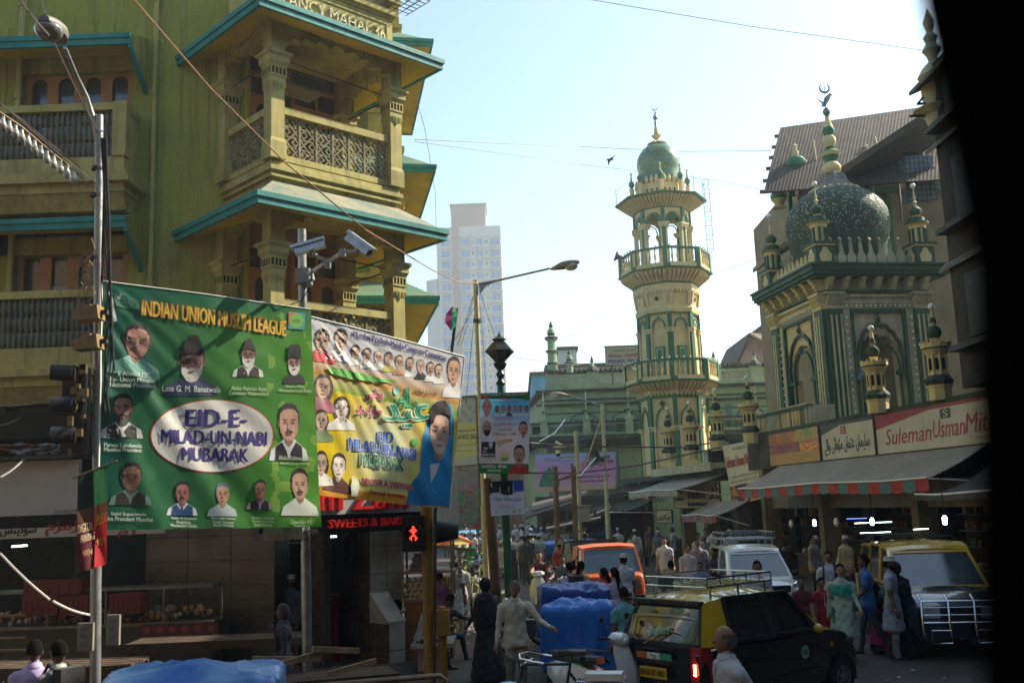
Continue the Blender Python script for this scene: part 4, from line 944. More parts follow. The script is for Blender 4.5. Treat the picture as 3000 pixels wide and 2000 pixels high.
def hf(a,b,k=0):p=q[3].lerp(q[2],a).lerp(q[0].lerp(q[1],a),b);return p+Vector((-.9,-.4,0))*k+Vector((-.9,-.4,0))*.02*sin(a*5+b*2)
m=MB();m.grid(lambda a,b:hf(a,b),8,8);m.grid(lambda a,b:hf(a,b,-.02),8,8);wbuild(m,'cloth',[mat('cream vinyl',(.60,.52,.36),.5,.1,2,.1)],hb)
m=MB();put_text(m,'Suleman Usman Mithaiwala',.5,.58,.92,.26,lambda a,b,k:hf(a,b,.03),shear=.25,off=.02);wbuild(m,'script',[RINK],hb)
m=MB();put_text(m,'NO BRANCH',.5,.88,.4,.07,lambda a,b,k:hf(a,b,.03),off=.02);wbuild(m,'heading',[GINK],hb)
m=MB();put_text(m,'11, IBRAHIM MERCHANT ROAD',.5,.2,.8,.06,lambda a,b,k:hf(a,b,.03));put_text(m,'MINARA MASJID, MUMBAI 400003',.5,.08,.86,.06,lambda a,b,k:hf(a,b,.03));wbuild(m,'small_print',[KINK],hb)
q2=[q[3],q[2],at(2247,1456,38.0),at(2150,1480,40.1)]
def hf2(a,b,k=0):return q2[3].lerp(q2[2],a).lerp(q2[0].lerp(q2[1],a),b)+Vector((-.9,-.4,0))*k
m=MB();m.grid(lambda a,b:hf2(a,b,.004),24,14,colf=lambda u,v:((.55,.22,.03)if noise.noise(Vector((u*6,v*5,0)))>.05 else(.05,.045,.09))if u<.55 else((.6,.45,.15)if noise.noise(Vector((u*14,v*9,3)))>-.1 else(.3,.2,.06)));wbuild(m,'sweets_picture',[FOODM],hb)
def awning(label,y0,y1,o_in,z_in,o_out,z_out,stripes,val=.28,sag=.05,group='canvas awnings over the right-hand shops',striped=True,matl=CANVAS):
 t=thing('awning',label,'awning',rp((y0+y1)/2,o_out,z_out),0,group)
 m=MB();n=14
 top=lambda a,b:rp(y0+(y1-y0)*a,o_in+(o_out-o_in)*b,z_in+(z_out-z_in)*b-sag*sin(pi*b)-.03*sin(a*pi*3)*b)
 m.grid(top,n,6);m.grid(lambda a,b:top(a,b)-Vector((0,0,.025)),n,6);wbuild(m,'canvas',[matl],t,60)
 if striped:
  for j in range(stripes):
   m=MB();a0,a1=j/stripes,(j+1)/stripes;p,q_=top(a0,1),top(a1,1)
   d=Vector((0,0,-val));c=(q_-p)*.08;e=Vector((-.02,0,0))
   m.hexa([p+d*.92,q_+d*.92,q_+d*.92-e,p+d*.92-e,p,q_,q_-e,p-e]);m.poly([p+d*.92,p.lerp(q_,.5)+d*1.08,q_+d*.92]);wbuild(m,'valance_flap',[REDC if j%2==0 else BLUEC],t)
 else:
  m=MB();m.grid(lambda a,b:top(a,1)+Vector((-.02,0,-val*b*(1+.08*sin(a*90)))),40,2);wbuild(m,'valance',[matl],t)
 m=MB();m.tube([top(a/6,1)+Vector((-.02,0,.02))for a in range(7)],.025,5);m.tube([top(0,1),rp(y0,o_in,z_in-.9)],.02,4);m.tube([top(1,1),rp(y1,o_in,z_in-.9)],.02,4);wbuild(m,'frame',[WHITEP],t)
awning('long grey brown awning with red and blue striped valance at right',35.9,24.2,.05,4.05,1.55,3.28,21,val=.30)
awning('small awning with red end flaps below the hanging banner',41.4,37.6,.6,2.85,1.8,2.35,9,val=.25)
awning('pale grey plain awning in front of the tall minaret',47.8,40.8,.05,4.0,2.1,3.40,9,val=.25,striped=False,matl=mat('pale grey canvas',(.36,.31,.25),.85,.2,1.5,.2,dirt=.2))
awning('dark green sagging awning by the far corner of the row',55.5,49.5,.1,3.3,2.6,2.5,9,val=.1,striped=False,sag=.25,matl=mat('dull green canvas',(.07,.09,.055),.85,.3,1.5,.2))
awning('sagging dark tarpaulin over the stall at the far right',24.0,18.6,.1,3.6,2.0,2.9,7,val=.12,striped=False,sag=.2,matl=mat('dark canvas',(.09,.08,.075),.9,.2,1.5,.2))
t=thing('lean_to_roof','dark sheet lean-to roof beside the pale awning','roof',at(1850,1440,55))
m=MB();q_=[at(1780,1450,56),at(1880,1436,50),at(1960,1392,51),at(1850,1408,57)]
m.poly(q_);m.poly([p-Vector((0,0,.1))for p in reversed(q_)])
for j in range(9):a=q_[0].lerp(q_[1],j/8);b=q_[3].lerp(q_[2],j/8);m.bar(a+Vector((0,0,.03)),b+Vector((0,0,.03)),.08,.05)
wbuild(m,'sheet',[SHEET],t)
ya,yb_=46.6,40.9
t,fn,W,H=board_on(0,0,2.62,3.72,yb_,ya,'shop_sign','cream sign with chunky dark red and black letters under the pale awning',mat('cream sign face',(.56,.43,.24),.6,.15,1,.05),out=.4)
m=MB();put_text(m,'Modern',W*.53,H*.52,W*.34,H*.34,fn,off=.05,thick=.05);put_text(m,'ک',W*.93,H*.75,W*.1,H*.3,fn,off=.04,thick=.05);put_text(m,'મોડર્ન',W*.13,H*.72,W*.2,H*.28,fn,off=.04,thick=.05);wbuild(m,'red_lettering',[mat('oxblood acrylic',(.16,.015,.015),.3,.1,3,0)],t)
m=MB();put_text(m,'રેસ્ટોરન્ટ',W*.14,H*.35,W*.22,H*.16,fn,off=.04,thick=.04);put_text(m,'RESTAURANT',W*.55,H*.13,W*.42,H*.14,fn,off=.04,thick=.04);put_text(m,urdu('ہوٹل ماڈرن').replace('ہ',''),W*.9,H*.4,W*.2,H*.2,fn,off=.04,thick=.04);wbuild(m,'black_lettering',[BLACK],t)
t,fn,W,H=board_on(0,0,1.95,2.5,46.9,49.2,'shop_sign','small cream board with black Urdu lettering under the awning',MATS['cream sign face'],out=.45)
m=MB();put_text(m,urdu('بیکری'),W*.5,H*.42,W*.8,H*.55,fn,off=.05,thick=.03);wbuild(m,'lettering',[BLACK],t)
t,fn,W,H=board_on(0,0,2.5,3.35,50.0,53.6,'shop_sign','yellow shop board with red panels and red side posts at far corner',mat('yellow board',(.55,.40,.15),.6,.2,1,.05),out=.5)
m=MB()
for a,b,c,d in((.3,.6,.15,.85),(.62,.7,.0,1.0),(.0,.05,-.4,1.1),(.95,1,-.4,1.1),(.72,.9,.35,.7),(.08,.25,.2,.45)):m.poly([fn(W*a,H*c,.01),fn(W*b,H*c,.01),fn(W*b,H*d,.01),fn(W*a,H*d,.01)])
wbuild(m,'red_panels',[mat('dull red panel',(.28,.025,.03),.5,.2,3,0)],t)
m=MB();put_text(m,'CAFE',W*.45,H*.3,W*.2,H*.2,lambda a,b,k:fn(a,b,.03),off=.03);wbuild(m,'lettering',[OFFW],t)
for u,v,y,lb in((2098,1345,41.5,'outdoor air conditioner unit on the ledge by the hanging banner'),):
 p=at(u,v,y);t=thing('air_conditioner',lb,'air conditioner',p);m=MB();m.T=TF(p,.2);m.box(-.45,.3,-.2,.2,-.3,.4);m.box(-.4,.25,-.215,-.2,-.25,.35,1);m.T=None;wbuild(m,'case',[mat('grimy white metal',(.35,.33,.28),.6,.3,3,.1),GRIME],t)
 m=MB();m.tube([(p.x-.1,p.y-.24,p.z+.03),(p.x-.1,p.y-.26,p.z+.03)],.26,16);wbuild(m,'fan_guard',[IRON],t)
m=MB();m.T=RF;m.box(rx(40.7),rx(48.5),.0,.75,4.25,4.42);m.box(rx(40.7),rx(48.5),.7,.8,4.1,4.45);rb(m,'ledge',[MSHADE])
BULB=mat('lit shop lamp',(.9,.92,1),.3,0,3,0,emit=(.85,.92,1),estr=5)
for i,(u,v,y,lb)in enumerate(((2386,1531,31,'lit white bulb hanging in the shop, leftmost of three'),(2555,1527,27.5,'lit white bulb hanging beside the tube lights, middle of three'),(2768,1523,22.5,'lit white bulb at the far right, nearest of three'))):
 p=at(u,v,y);t=thing('hanging_bulb',lb,'lamp',p,0,'lit bulbs hanging in the right-hand shops')
 m=MB();m.lathe(p.x,p.y,[(.02,p.z-.10),(.05,p.z-.08),(.055,p.z+.05),(.03,p.z+.10)],10);wbuild(m,'bulb',[BULB],t,40)
 m=MB();m.tube([(p.x,p.y,p.z+.12),(p.x,p.y,3.3)],.012,4);wbuild(m,'flex',[BLACK],t)
for i,(u,v,y,lb)in enumerate(((2318,1533,33,'unlit white bulb hanging left of the lit bulb'),(2450,1528,29.5,'unlit white bulb hanging between two lit bulbs'))):
 p=at(u,v,y);t=thing('hanging_bulb',lb,'lamp',p);m=MB();m.lathe(p.x,p.y,[(.02,p.z-.14),(.08,p.z-.05),(.06,p.z+.06),(.03,p.z+.12)],10);wbuild(m,'bulb',[BULBG],t,40);m=MB();m.tube([(p.x,p.y,p.z+.12),(p.x,p.y,3.3)],.012,4);wbuild(m,'flex',[BLACK],t)
TUBE=mat('lit tube light',(.9,1,.95),.3,0,3,0,emit=(.75,1,.9),estr=6)
for i,(u,v,y,wd,lb)in enumerate(((2558,1530,30,.55,'upper tube light deep in the sweet shop'),(2565,1559,30,.45,'lower tube light deep in the sweet shop'),(2698,1549,27,.2,'short tube light at the far right shop'),(2510,1518,30,.3,'dim blue tube light left of the white ones'))):
 p=at(u,v,y);m=MB();m.tube([(p.x-wd,p.y,p.z),(p.x+wd,p.y,p.z)],.009,6);o=m.build('tube_light',[TUBE if i<3 else mat('blue tube light',(.2,.3,.9),.3,0,3,0,emit=(.1,.2,1),estr=2)]);tag(o,lb,'lamp')
mb_=thing('mosque_building','shadowed upper mosque storey under a wide corrugated sheet roof','building',(12,40.5,0))
def kb(mb,name,mats,smooth=0,**k):mb.T=None;return wbuild(mb,name,mats,mb_,smooth,**k)
m=MB();m.box(12.7,24,41.5,50,0,16.6,0);kb(m,'wall',[mat('mosque ochre wall',(.34,.26,.14),.85,.25,1,.2,dirt=.35,streak=.3)])  # one ochre base with dirt and streaks
m=MB();m.box(12.1,24,41.2,41.5,15.7,15.95)
for x in(12.1,12.7,14.9,16.3):m.box(x,x+.16,41.3,41.5,12.5,15.7)
for z in(14.2,12.9):m.box(12.1,16.4,41.32,41.5,z,z+.12)
kb(m,'green_frames',[MGREEN])
m=MB()
q_=[Vector((10.9,40.2,15.75)),Vector((21,37.0,16.6)),Vector((21,45,21.3)),Vector((11.6,44.5,19.6))]
q_=[at(2238,562,39.5),at(2830,520,36.5),at(2830,295,44.5),at(2286,374,43.5)]
n=110
m.grid(lambda a,b:q_[0].lerp(q_[1],a).lerp(q_[3].lerp(q_[2],a),b)+Vector((0,0,.007*sin(a*n*pi))),n*3,1);kb(m,'sheet_roof',[CORR])
m=MB()
for b in(.04,.2,.38,.55,.72,.9):
 p0,p1=q_[0].lerp(q_[3],b),q_[1].lerp(q_[2],b);dd=(p0-p1).normalized();m.bar(p0+dd*.2-Vector((0,0,.12)),p1-Vector((0,0,.12)),.09,.14)
kb(m,'purlin',[mat('brown purlin timber',(.16,.10,.06),.8,.3,4,.2)])
m=MB()
for a in(.17,.42,.7):m.bar(q_[0].lerp(q_[1],a)-Vector((0,0,.22)),q_[3].lerp(q_[2],a)-Vector((0,0,.22)),.12,.16)
for u,v0,v1 in((2382,412,508),(2388,470,560),(2562,402,450),(2548,480,590),(2628,465,650)):m.tube([at(u,v0,41),at(u+14,v1,40.6)],.05,5)
kb(m,'roof_strut',[mat('pale timber',(.40,.32,.18),.8,.3,4,.2)])
m=MB()
a,b=at(2338,595,39.2),at(2720,345,36);m.hexa([a,b,b+Vector((2,3,.3)),a+Vector((2,3,.3)),a+Vector((0,0,.3)),b+Vector((0,0,.3)),b+Vector((2,3,.6)),a+Vector((2,3,.6))]);kb(m,'dark_eave',[GRIME])
for(u,v,y,s)in((2335,512,41,1.0),(2544,505,41,.9),(2283,597,41,.75)):
 p=at(u,v,y);b=MB();b.lathe(p.x,p.y,[(.42*s,p.z-.25*s,0),(.22*s,p.z-.05*s,0),(.44*s,p.z+.25*s,1),(.48*s,p.z+.5*s,1),(.3*s,p.z+.75*s,1),(.12*s,p.z+.85*s,0),(.15*s,p.z+1.0*s,0),(.07*s,p.z+1.15*s,0),(.12*s,p.z+1.28*s,0),(.02*s,p.z+1.4*s,0)],14);kb(b,'roof_finial',[MCREAM,MGREEN],50)
m=MB();p=at(2690,520,38);m.box(p.x-.5,p.x+.6,38,38.6,p.z-.9,p.z+.9);kb(m,'window_bay',[mat('bluish bay glass',(.2,.3,.38),.3,.3,2,0)])  # plain bluish colour on an opaque box
g=MB();
for i in range(7):g.box(p.x-.5+i*.18,p.x-.48+i*.18,37.9,37.93,p.z-1,p.z+1)
for i in range(10):g.box(p.x-.55,p.x+.65,37.88,37.9,p.z-1+i*.22,p.z-.98+i*.22)
kb(g,'window_grille',[IRON])
m=MB()
a=at(2330,640,40.5);m.hexa([a+Vector((-1.2,0,-1.6)),a+Vector((1.5,0,0)),a+Vector((1.5,3,0)),a+Vector((-1.2,3,-1.6)),a+Vector((-1.2,0,-1.4)),a+Vector((1.5,0,.2)),a+Vector((1.5,3,.2)),a+Vector((-1.2,3,-1.4))]);kb(m,'stair_slab',[MATS['mosque ochre wall']])
nb=thing('shadowed_building','black shadowed building at the right edge with jutting roofs and pinnacle','building',(11,22,0))  # tallest block of its wall is unseen, added to shade the street
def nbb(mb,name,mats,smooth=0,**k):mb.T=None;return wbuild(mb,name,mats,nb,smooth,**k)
m=MB();NX=at(2742,420,24).x;m.box(NX,24,12,24.0,5.4,13.6);m.box(max(NX,11.4),24,12,24,0,5.4);m.box(15.5,30,0,30,0,18.5);nbb(m,'wall',[mat('shade-dark wall',(.045,.036,.03),.9,.4,1,.3)])  # the building's shade is put into the near-black wall colour
m=MB()
for z in(6.5,9.4,12.0):
 for y in(14.5,17,19.5,22):m.box(NX-.10,NX,y,y+1.1,z,z+1.5)
 m.box(NX-.35,NX,12.5,23.8,z-.25,z-.12)
nbb(m,'window_ledge',[IRON])
m=MB()
for z,o in((13.3,.42),(11.7,.15),(8.6,.15)):m.hexa([(NX-o,11.5,z-.3),(NX+.3,11.5,z),(NX+.3,24.3,z),(NX-o,24.3,z-.3),(NX-o,11.5,z-.2),(NX+.3,11.5,z+.2),(NX+.3,24.3,z+.2),(NX-o,24.3,z-.2)])
nbb(m,'eave',[SHEET])
m=MB();p=at(2740,240,24);x,y,z=p.x,p.y,p.z
m.lathe(x,y,[(.2,z-1.4),(.35,z-.9),(.62,z-.75),(.3,z-.6),(.36,z-.4),(.36,z+.1),(.42,z+.15),(.3,z+.35),(.1,z+.55),(.14,z+.7),(.24,z+.85),(.12,z+1.05),(.18,z+1.2),(.08,z+1.35),(.12,z+1.5),(.15,z+1.62),(.01,z+2.0)],12);nbb(m,'pinnacle',[MSHADE],40)
m=MB();a=at(2735,303,24);m.bar(a,a+Vector((-.42,0,0)),.05,.05);m.bar(a+Vector((-.4,0,0)),a+Vector((0,0,.45)),.05,.05);a=at(2740,338,24);m.bar(a,a+Vector((-.65,0,0)),.05,.05);nbb(m,'roof_bracket',[IRON])
wr=MB();e=.1562
e2=e+.004
wr.hexa([(e-.115,.30,1.8),(.62,.30,1.8),(.62,.42,1.8),(e-.08,.42,1.8),(e2,.30,3.092),(.62,.30,3.092),(.62,.42,3.092),(e2+.04,.42,3.092)])
wr.hexa([(e2,.30,3.092),(.62,.30,3.092),(.62,.42,3.092),(e2+.04,.42,3.092),(e+.018,.30,3.26),(.62,.30,3.26),(.62,.42,3.26),(e+.03,.42,3.26)])
o=wr.build('window_post',[mat('black rubber and metal',(.003,.003,.0035),.95,.1,3,.05,spec=0)]);tag(o,'blurred black window post filling the right edge of the view','window post')
HR=thing('apartment_tower','tall pale apartment tower with brown stripe standing hazy in the distance','building',(-8,250,0))
def hb_(mb,name,mats,smooth=0,**k):mb.T=None;return wbuild(mb,name,mats,HR,smooth,**k)
HT=R_(-1.5);HWALL=mat('pale tower plaster',(.50,.52,.50),.8,.1,.08,.05);HBR=mat('dusty brown stripe',(.32,.24,.21),.8,.1,.1,.05);HWIN=mat('blue tower glass',(.06,.22,.48),.2,.2,.3,0,spec=.8)
p0,p1=at(1277,662,250),at(1468,662,250);zt=p0.z;xl,xr=p0.x,at(1480,900,250).x+.0
xl=at(1288,1000,250).x;xr=at(1478,1000,250).x
m=MB();m.box(xl,xr,250,268,0,zt-.5);m.hexa([(xl,250,0),(xl,268,0),(xl-3.2,266,0),(xl-3.2,252,0),(xl,250,zt-14),(xl,268,zt-14),(xl-3.2,266,zt-14),(xl-3.2,252,zt-14)]);hb_(m,'wall',[HWALL])
pa,pb=at(1317,605,252),at(1418,603,252);m=MB();m.box(pa.x+.3,pb.x+.3,252,262,zt-1,pa.z);m.box(pa.x,pb.x+.6,251.8,262,pa.z,pa.z+.6);hb_(m,'lift_house',[HBR])
m=MB();W=xr-xl;m.box(xl+W*.235,xl+W*.34,249.7,250,0,zt-.5);hb_(m,'brown_stripe',[HBR])
FH=(zt-3.0)/27;
m=MB()
for k in range(28):m.box(xl-.1,xr+.1,249.75,250,zt-3.4-k*2.92,zt-3.1-k*2.92)
hb_(m,'floor_band',[HWALL])
gl=MB();gs=MB();gs.box(-1.05,1.05,-.3,.0,-.08,0);win={}
for(fx,ww,hh,dz)in((.13,2.1,1.7,0),(.44,2.3,1.6,0),(.555,.6,.8,.5),(.66,1.5,1.6,0),(.77,.6,.8,.5),(.90,2.4,1.6,0)):
 b=MB();b.box(-ww/2,ww/2,-.06,.04,0,hh,0);b.box(-ww/2-.1,ww/2+.1,-.25,0,hh,hh+.12,1);b.box(-.05,.05,-.1,0,0,hh,1)
 if ww>1.4:b.box(-ww/2+.2,ww/2-.5,-.45,0,-.6,-.1,1)
 me=b.mesh('window',[HWIN if ww>1 else PANE,HWALL])
 for k in range(24):o=link(me,'window',HR);o.location=(xl+W*fx+8,-.02,zt-3.1-k*2.92-2.5+dz);
b=MB();b.box(-.06,.04,-1,1,0,1.5,0);me=b.mesh('window',[HWIN])
for k in range(1,23):
 for j in range(2):o=link(me,'window',HR);o.location=(xl-3.2+8,5+j*6,zt-3.1-(k+5)*2.92-2.3)
def bldg(label,x0,x1,y0,y1,h,wallm,win=None,rows=0,cols=0,roofm=None,cat='building',ww=1.0,wh=1.3,z0=3.0,name='street_building'):
 t=thing(name,label,cat,((x0+x1)/2,y0,0));m=MB();m.box(x0,x1,y0,y1,0,h);wbuild(m,'wall',[wallm],t)
 m=MB();m.box(x0-.15,x1+.15,y0-.2,y1,h,h+.25);wbuild(m,'roof',[roofm or GRIME],t)
 if rows:
  b=MB();b.box(-ww/2,ww/2,-.08,.02,0,wh,0);b.box(-ww/2-.08,ww/2+.08,-.3,0,wh,wh+.1,1);b.box(-.03,.03,-.1,0,0,wh,1);b.box(-ww/2,ww/2,-.11,0,wh*.5,wh*.55,1);me=b.mesh('window',[win or PANE,wallm])
  for r in range(rows):
   for c in range(cols):o=link(me,'window',t);o.location=(x0+(x1-x0)*(c+.5)/cols-(x0+x1)/2,0,z0+r*3.0)
 return t
PINKP=mat('faded pink plaster',(.42,.25,.20),.85,.2,.6,.2,dirt=.3,streak=.3);GREYP=mat('grey stained plaster',(.30,.28,.25),.85,.25,.6,.2,dirt=.35,streak=.4);BEIGE=mat('beige plaster',(.42,.35,.25),.85,.2,.6,.2,dirt=.3,streak=.3);BLUEP=mat('sky blue plaster',(.10,.30,.48),.8,.15,.6,.1,streak=.2)
bldg('grey stained building closing the view left of the lamp posts',-6.5,-1.0,84,95,9.5,GREYP,rows=2,cols=4)
bldg('faded pink low building at the end of the street',-1.3,1.2,88,98,6.6,PINKP,rows=1,cols=3,z0=3.8)
bldg('narrow beige building at the left bend of the far street',-12,-6,70,90,12,BEIGE,rows=3,cols=3)
bldg('sky blue building behind the left end of the prayer hall',1.35,2.5,73,85,12.4,BLUEP,rows=0)
bldg('pale grey block behind the sky blue building',.3,1.35,76,85,10.8,BEIGE,rows=2,cols=1,z0=6)
t=bldg('grey roofed block behind the prayer hall spires',2.6,12,76,88,13.3,mat('warm grey roof plaster',(.36,.31,.27),.8,.2,.5,.1))
bldg('small white rooftop hut left of the roof sign',3.75,5.2,80,84,15.3,HWALL,rows=0)
bldg('dark shop fronts beneath the prayer hall',1.2,7.5,60.0,61.5,3.2,GRIME,rows=0)
gh=thing('gabled_house','pinkish gabled house with brown tiled roof behind the domed tower','house',at(2215,1050,75))
pk=at(2192,985,75);l,r=at(2168,1055,75),at(2238,1050,75)
m=MB();m.prism([(l.x,l.z-4),(r.x+3,l.z-4),(r.x+3,pk.z-.2),(pk.x+.1,pk.z-.25),(l.x,l.z)],75,82);wbuild(m,'wall',[PINKP],gh)
m=MB();m.hexa([(l.x-.3,74.5,l.z-.2),(pk.x,74.5,pk.z),(pk.x,83,pk.z),(l.x-.3,83,l.z-.2),(l.x-.3,74.5,l.z),(pk.x,74.5,pk.z+.2),(pk.x,83,pk.z+.2),(l.x-.3,83,l.z)]);
m.hexa([(pk.x,74.5,pk.z),(r.x+.8,73.5,l.z+.3),(r.x+3,75,pk.z-.4),(pk.x+2.4,83,pk.z),(pk.x,74.5,pk.z+.2),(r.x+.8,73.5,l.z+.5),(r.x+3,75,pk.z-.2),(pk.x+2.4,83,pk.z+.2)],1);wbuild(m,'roof',[GRIME,mat('tan roof tiles',(.34,.26,.17),.8,.4,3,.5)],gh)
bldg('second pinkish gable block right behind the tower',at(2240,1000,78).x,at(2300,1000,78).x,78,86,at(2250,960,78).z,PINKP,rows=0)
hd=thing('hoarding','sun bleached yellow and grey hoarding with mirrored lettering on the far lamp pole','sign',at(1365,1365,47))
q_=[at(1322,1368,47),at(1402,1362,47),at(1396,1160,47),at(1326,1166,47)]
q_[0].x-=.6;q_[3].x-=.6
def hq(a,b,k=0):return q_[0].lerp(q_[1],a).lerp(q_[3].lerp(q_[2],a),b)+Vector((0,-k,0))
m=MB();m.grid(lambda a,b:hq(a,b),16,16,colf=lambda u,v:(.50,.44,.13)if.14<v<.60 else(.40,.37,.28)if v<.6 else(.36,.36,.30)if(int(v*17)+int(u*9))%3 else(.27,.26,.24));wbuild(m,'panel',[mat('bleached vinyl',(1,1,1),.7,.15,2,0,vcol=True)],hd)
m=MB();put_text(m,'GE DEVELO',.60,.42,.78,.065,lambda a,b,k:hq(1.2-a,b,.02),off=.04);put_text(m,'REDEVELOPMENT WORK',.6,.30,.7,.02,lambda a,b,k:hq(1.2-a,b,.02));put_text(m,'ALL ROOM HOLDERS',.6,.22,.7,.02,lambda a,b,k:hq(1.2-a,b,.02));wbuild(m,'lettering',[mat('faded grey print',(.22,.21,.15),.7,0,3,0)],hd)
m=MB();put_text(m,'PLEASE CO',.62,.51,.7,.03,lambda a,b,k:hq(1.2-a,b,.02),off=.03);wbuild(m,'red_lettering',[mat('faded red print',(.5,.12,.07),.7,0,3,0)],hd)
m=MB();m.bar(q_[0],q_[1],.08,.08);m.bar(q_[3],q_[2],.1,.1);m.bar(q_[1],q_[2],.08,.1);m.bar(q_[1]+Vector((0,.1,0)),Vector((q_[1].x,q_[1].y+.1,0)),.1,.1,up=(0,1,0));wbuild(m,'frame',[WOODD],hd)
pb_=thing('wall_banner','pink and blue banner with green dome picture on the prayer hall wall','banner',at(1690,1440,60.2))
q3=[at(1571,1441,60.2),at(1804,1430,60.2),at(1803,1322,60.2),at(1570,1331,60.2)]
def pq(a,b,k=0):return q3[0].lerp(q3[1],a).lerp(q3[3].lerp(q3[2],a),b)+Vector((0,-k,0))
def pcol(u,v):
 if v<.12:return(.62,.36,.22)
 t=v;c0,c1,c2_=(.50,.40,.44),(.62,.22,.45),(.26,.38,.66)
 f=lambda a,b,s:tuple(x+(y-x)*s for x,y in zip(a,b))
 return f(c0,c1,min(1,t/.5))if t<.5 else f(c1,c2_,(t-.5)/.5)
VPR=mat('printed vinyl',(1,1,1),.55,.12,2,.05,vcol=True)
m=MB();m.grid(lambda a,b:pq(a,b),20,20,colf=pcol);wbuild(m,'cloth',[VPR],pb_)
m=MB();m.poly([pq(a,b,.03)for a,b in((.04,.13),(.28,.13),(.30,.16),(.27,.34),(.24,.5),(.19,.6),(.165,.68),(.14,.6),(.09,.5),(.055,.32),(.03,.16))]);wbuild(m,'dome_picture',[mat('print green',(.03,.22,.12),.6,.3,4,0)],pb_)
m=MB();put_text(m,'GOOD CHARACTERS IS THE VIRTUES',.67,.35,.52,.05,lambda a,b,k:pq(a,b,.04),off=.03);put_text(m,urdu('اچھے اخلاق نیکی ہے').replace('ہ',''),.68,.52,.38,.1,lambda a,b,k:pq(a,b,.04));put_text(m,urdu('حسن'),.42,.8,.12,.06,lambda a,b,k:pq(a,b,.04));wbuild(m,'blue_lettering',[mat('print navy',(.06,.05,.22),.6,0,4,0)],pb_)
m=MB();put_text(m,'अच्छे अखलाक नेकी है',.68,.23,.44,.1,lambda a,b,k:pq(a,b,.04),off=.03);put_text(m,urdu('حسن خلق'),.78,.76,.4,.3,lambda a,b,k:pq(a,b,.04),off=.02);put_text(m,urdu('بسم الله'),.2,.84,.2,.12,lambda a,b,k:pq(a,b,.04));wbuild(m,'red_lettering',[mat('print red',(.5,.03,.06),.6,0,4,0)],pb_)
hz=MB();hz.box(-300,300,-8,420,-1.6,80);o=hz.build('haze',[],kind='stuff')
hm=bpy.data.materials.new('street haze');hm.use_nodes=True;n_=hm.node_tree.nodes;n_.remove(n_['Principled BSDF']);pv=n_.new('ShaderNodeVolumePrincipled')
pv.inputs['Color'].default_value=(.96,.98,1,1);pv.inputs['Density'].default_value=.001;pv.inputs['Anisotropy'].default_value=.35
hm.node_tree.links.new(pv.outputs[0],n_['Material Output'].inputs['Volume']);o.data.materials.append(hm)
def invbil(q,p):
 a,b=.5,.5
 for _ in range(12):
  x=q[3][0]*(1-a)*(1-b)+q[2][0]*a*(1-b)+q[1][0]*a*b+q[0][0]*(1-a)*b-p[0]
  y=q[3][1]*(1-a)*(1-b)+q[2][1]*a*(1-b)+q[1][1]*a*b+q[0][1]*(1-a)*b-p[1]
  xa=(q[2][0]-q[3][0])*(1-b)+(q[1][0]-q[0][0])*b;xb=(q[0][0]-q[3][0])*(1-a)+(q[1][0]-q[2][0])*a
  ya=(q[2][1]-q[3][1])*(1-b)+(q[1][1]-q[0][1])*b;yb_=(q[0][1]-q[3][1])*(1-a)+(q[1][1]-q[2][1])*a
  d=xa*yb_-xb*ya
  if abs(d)<1e-9:break
  a-=(x*yb_-y*xb)/d;b-=(xa*y-ya*x)/d
 return a,b
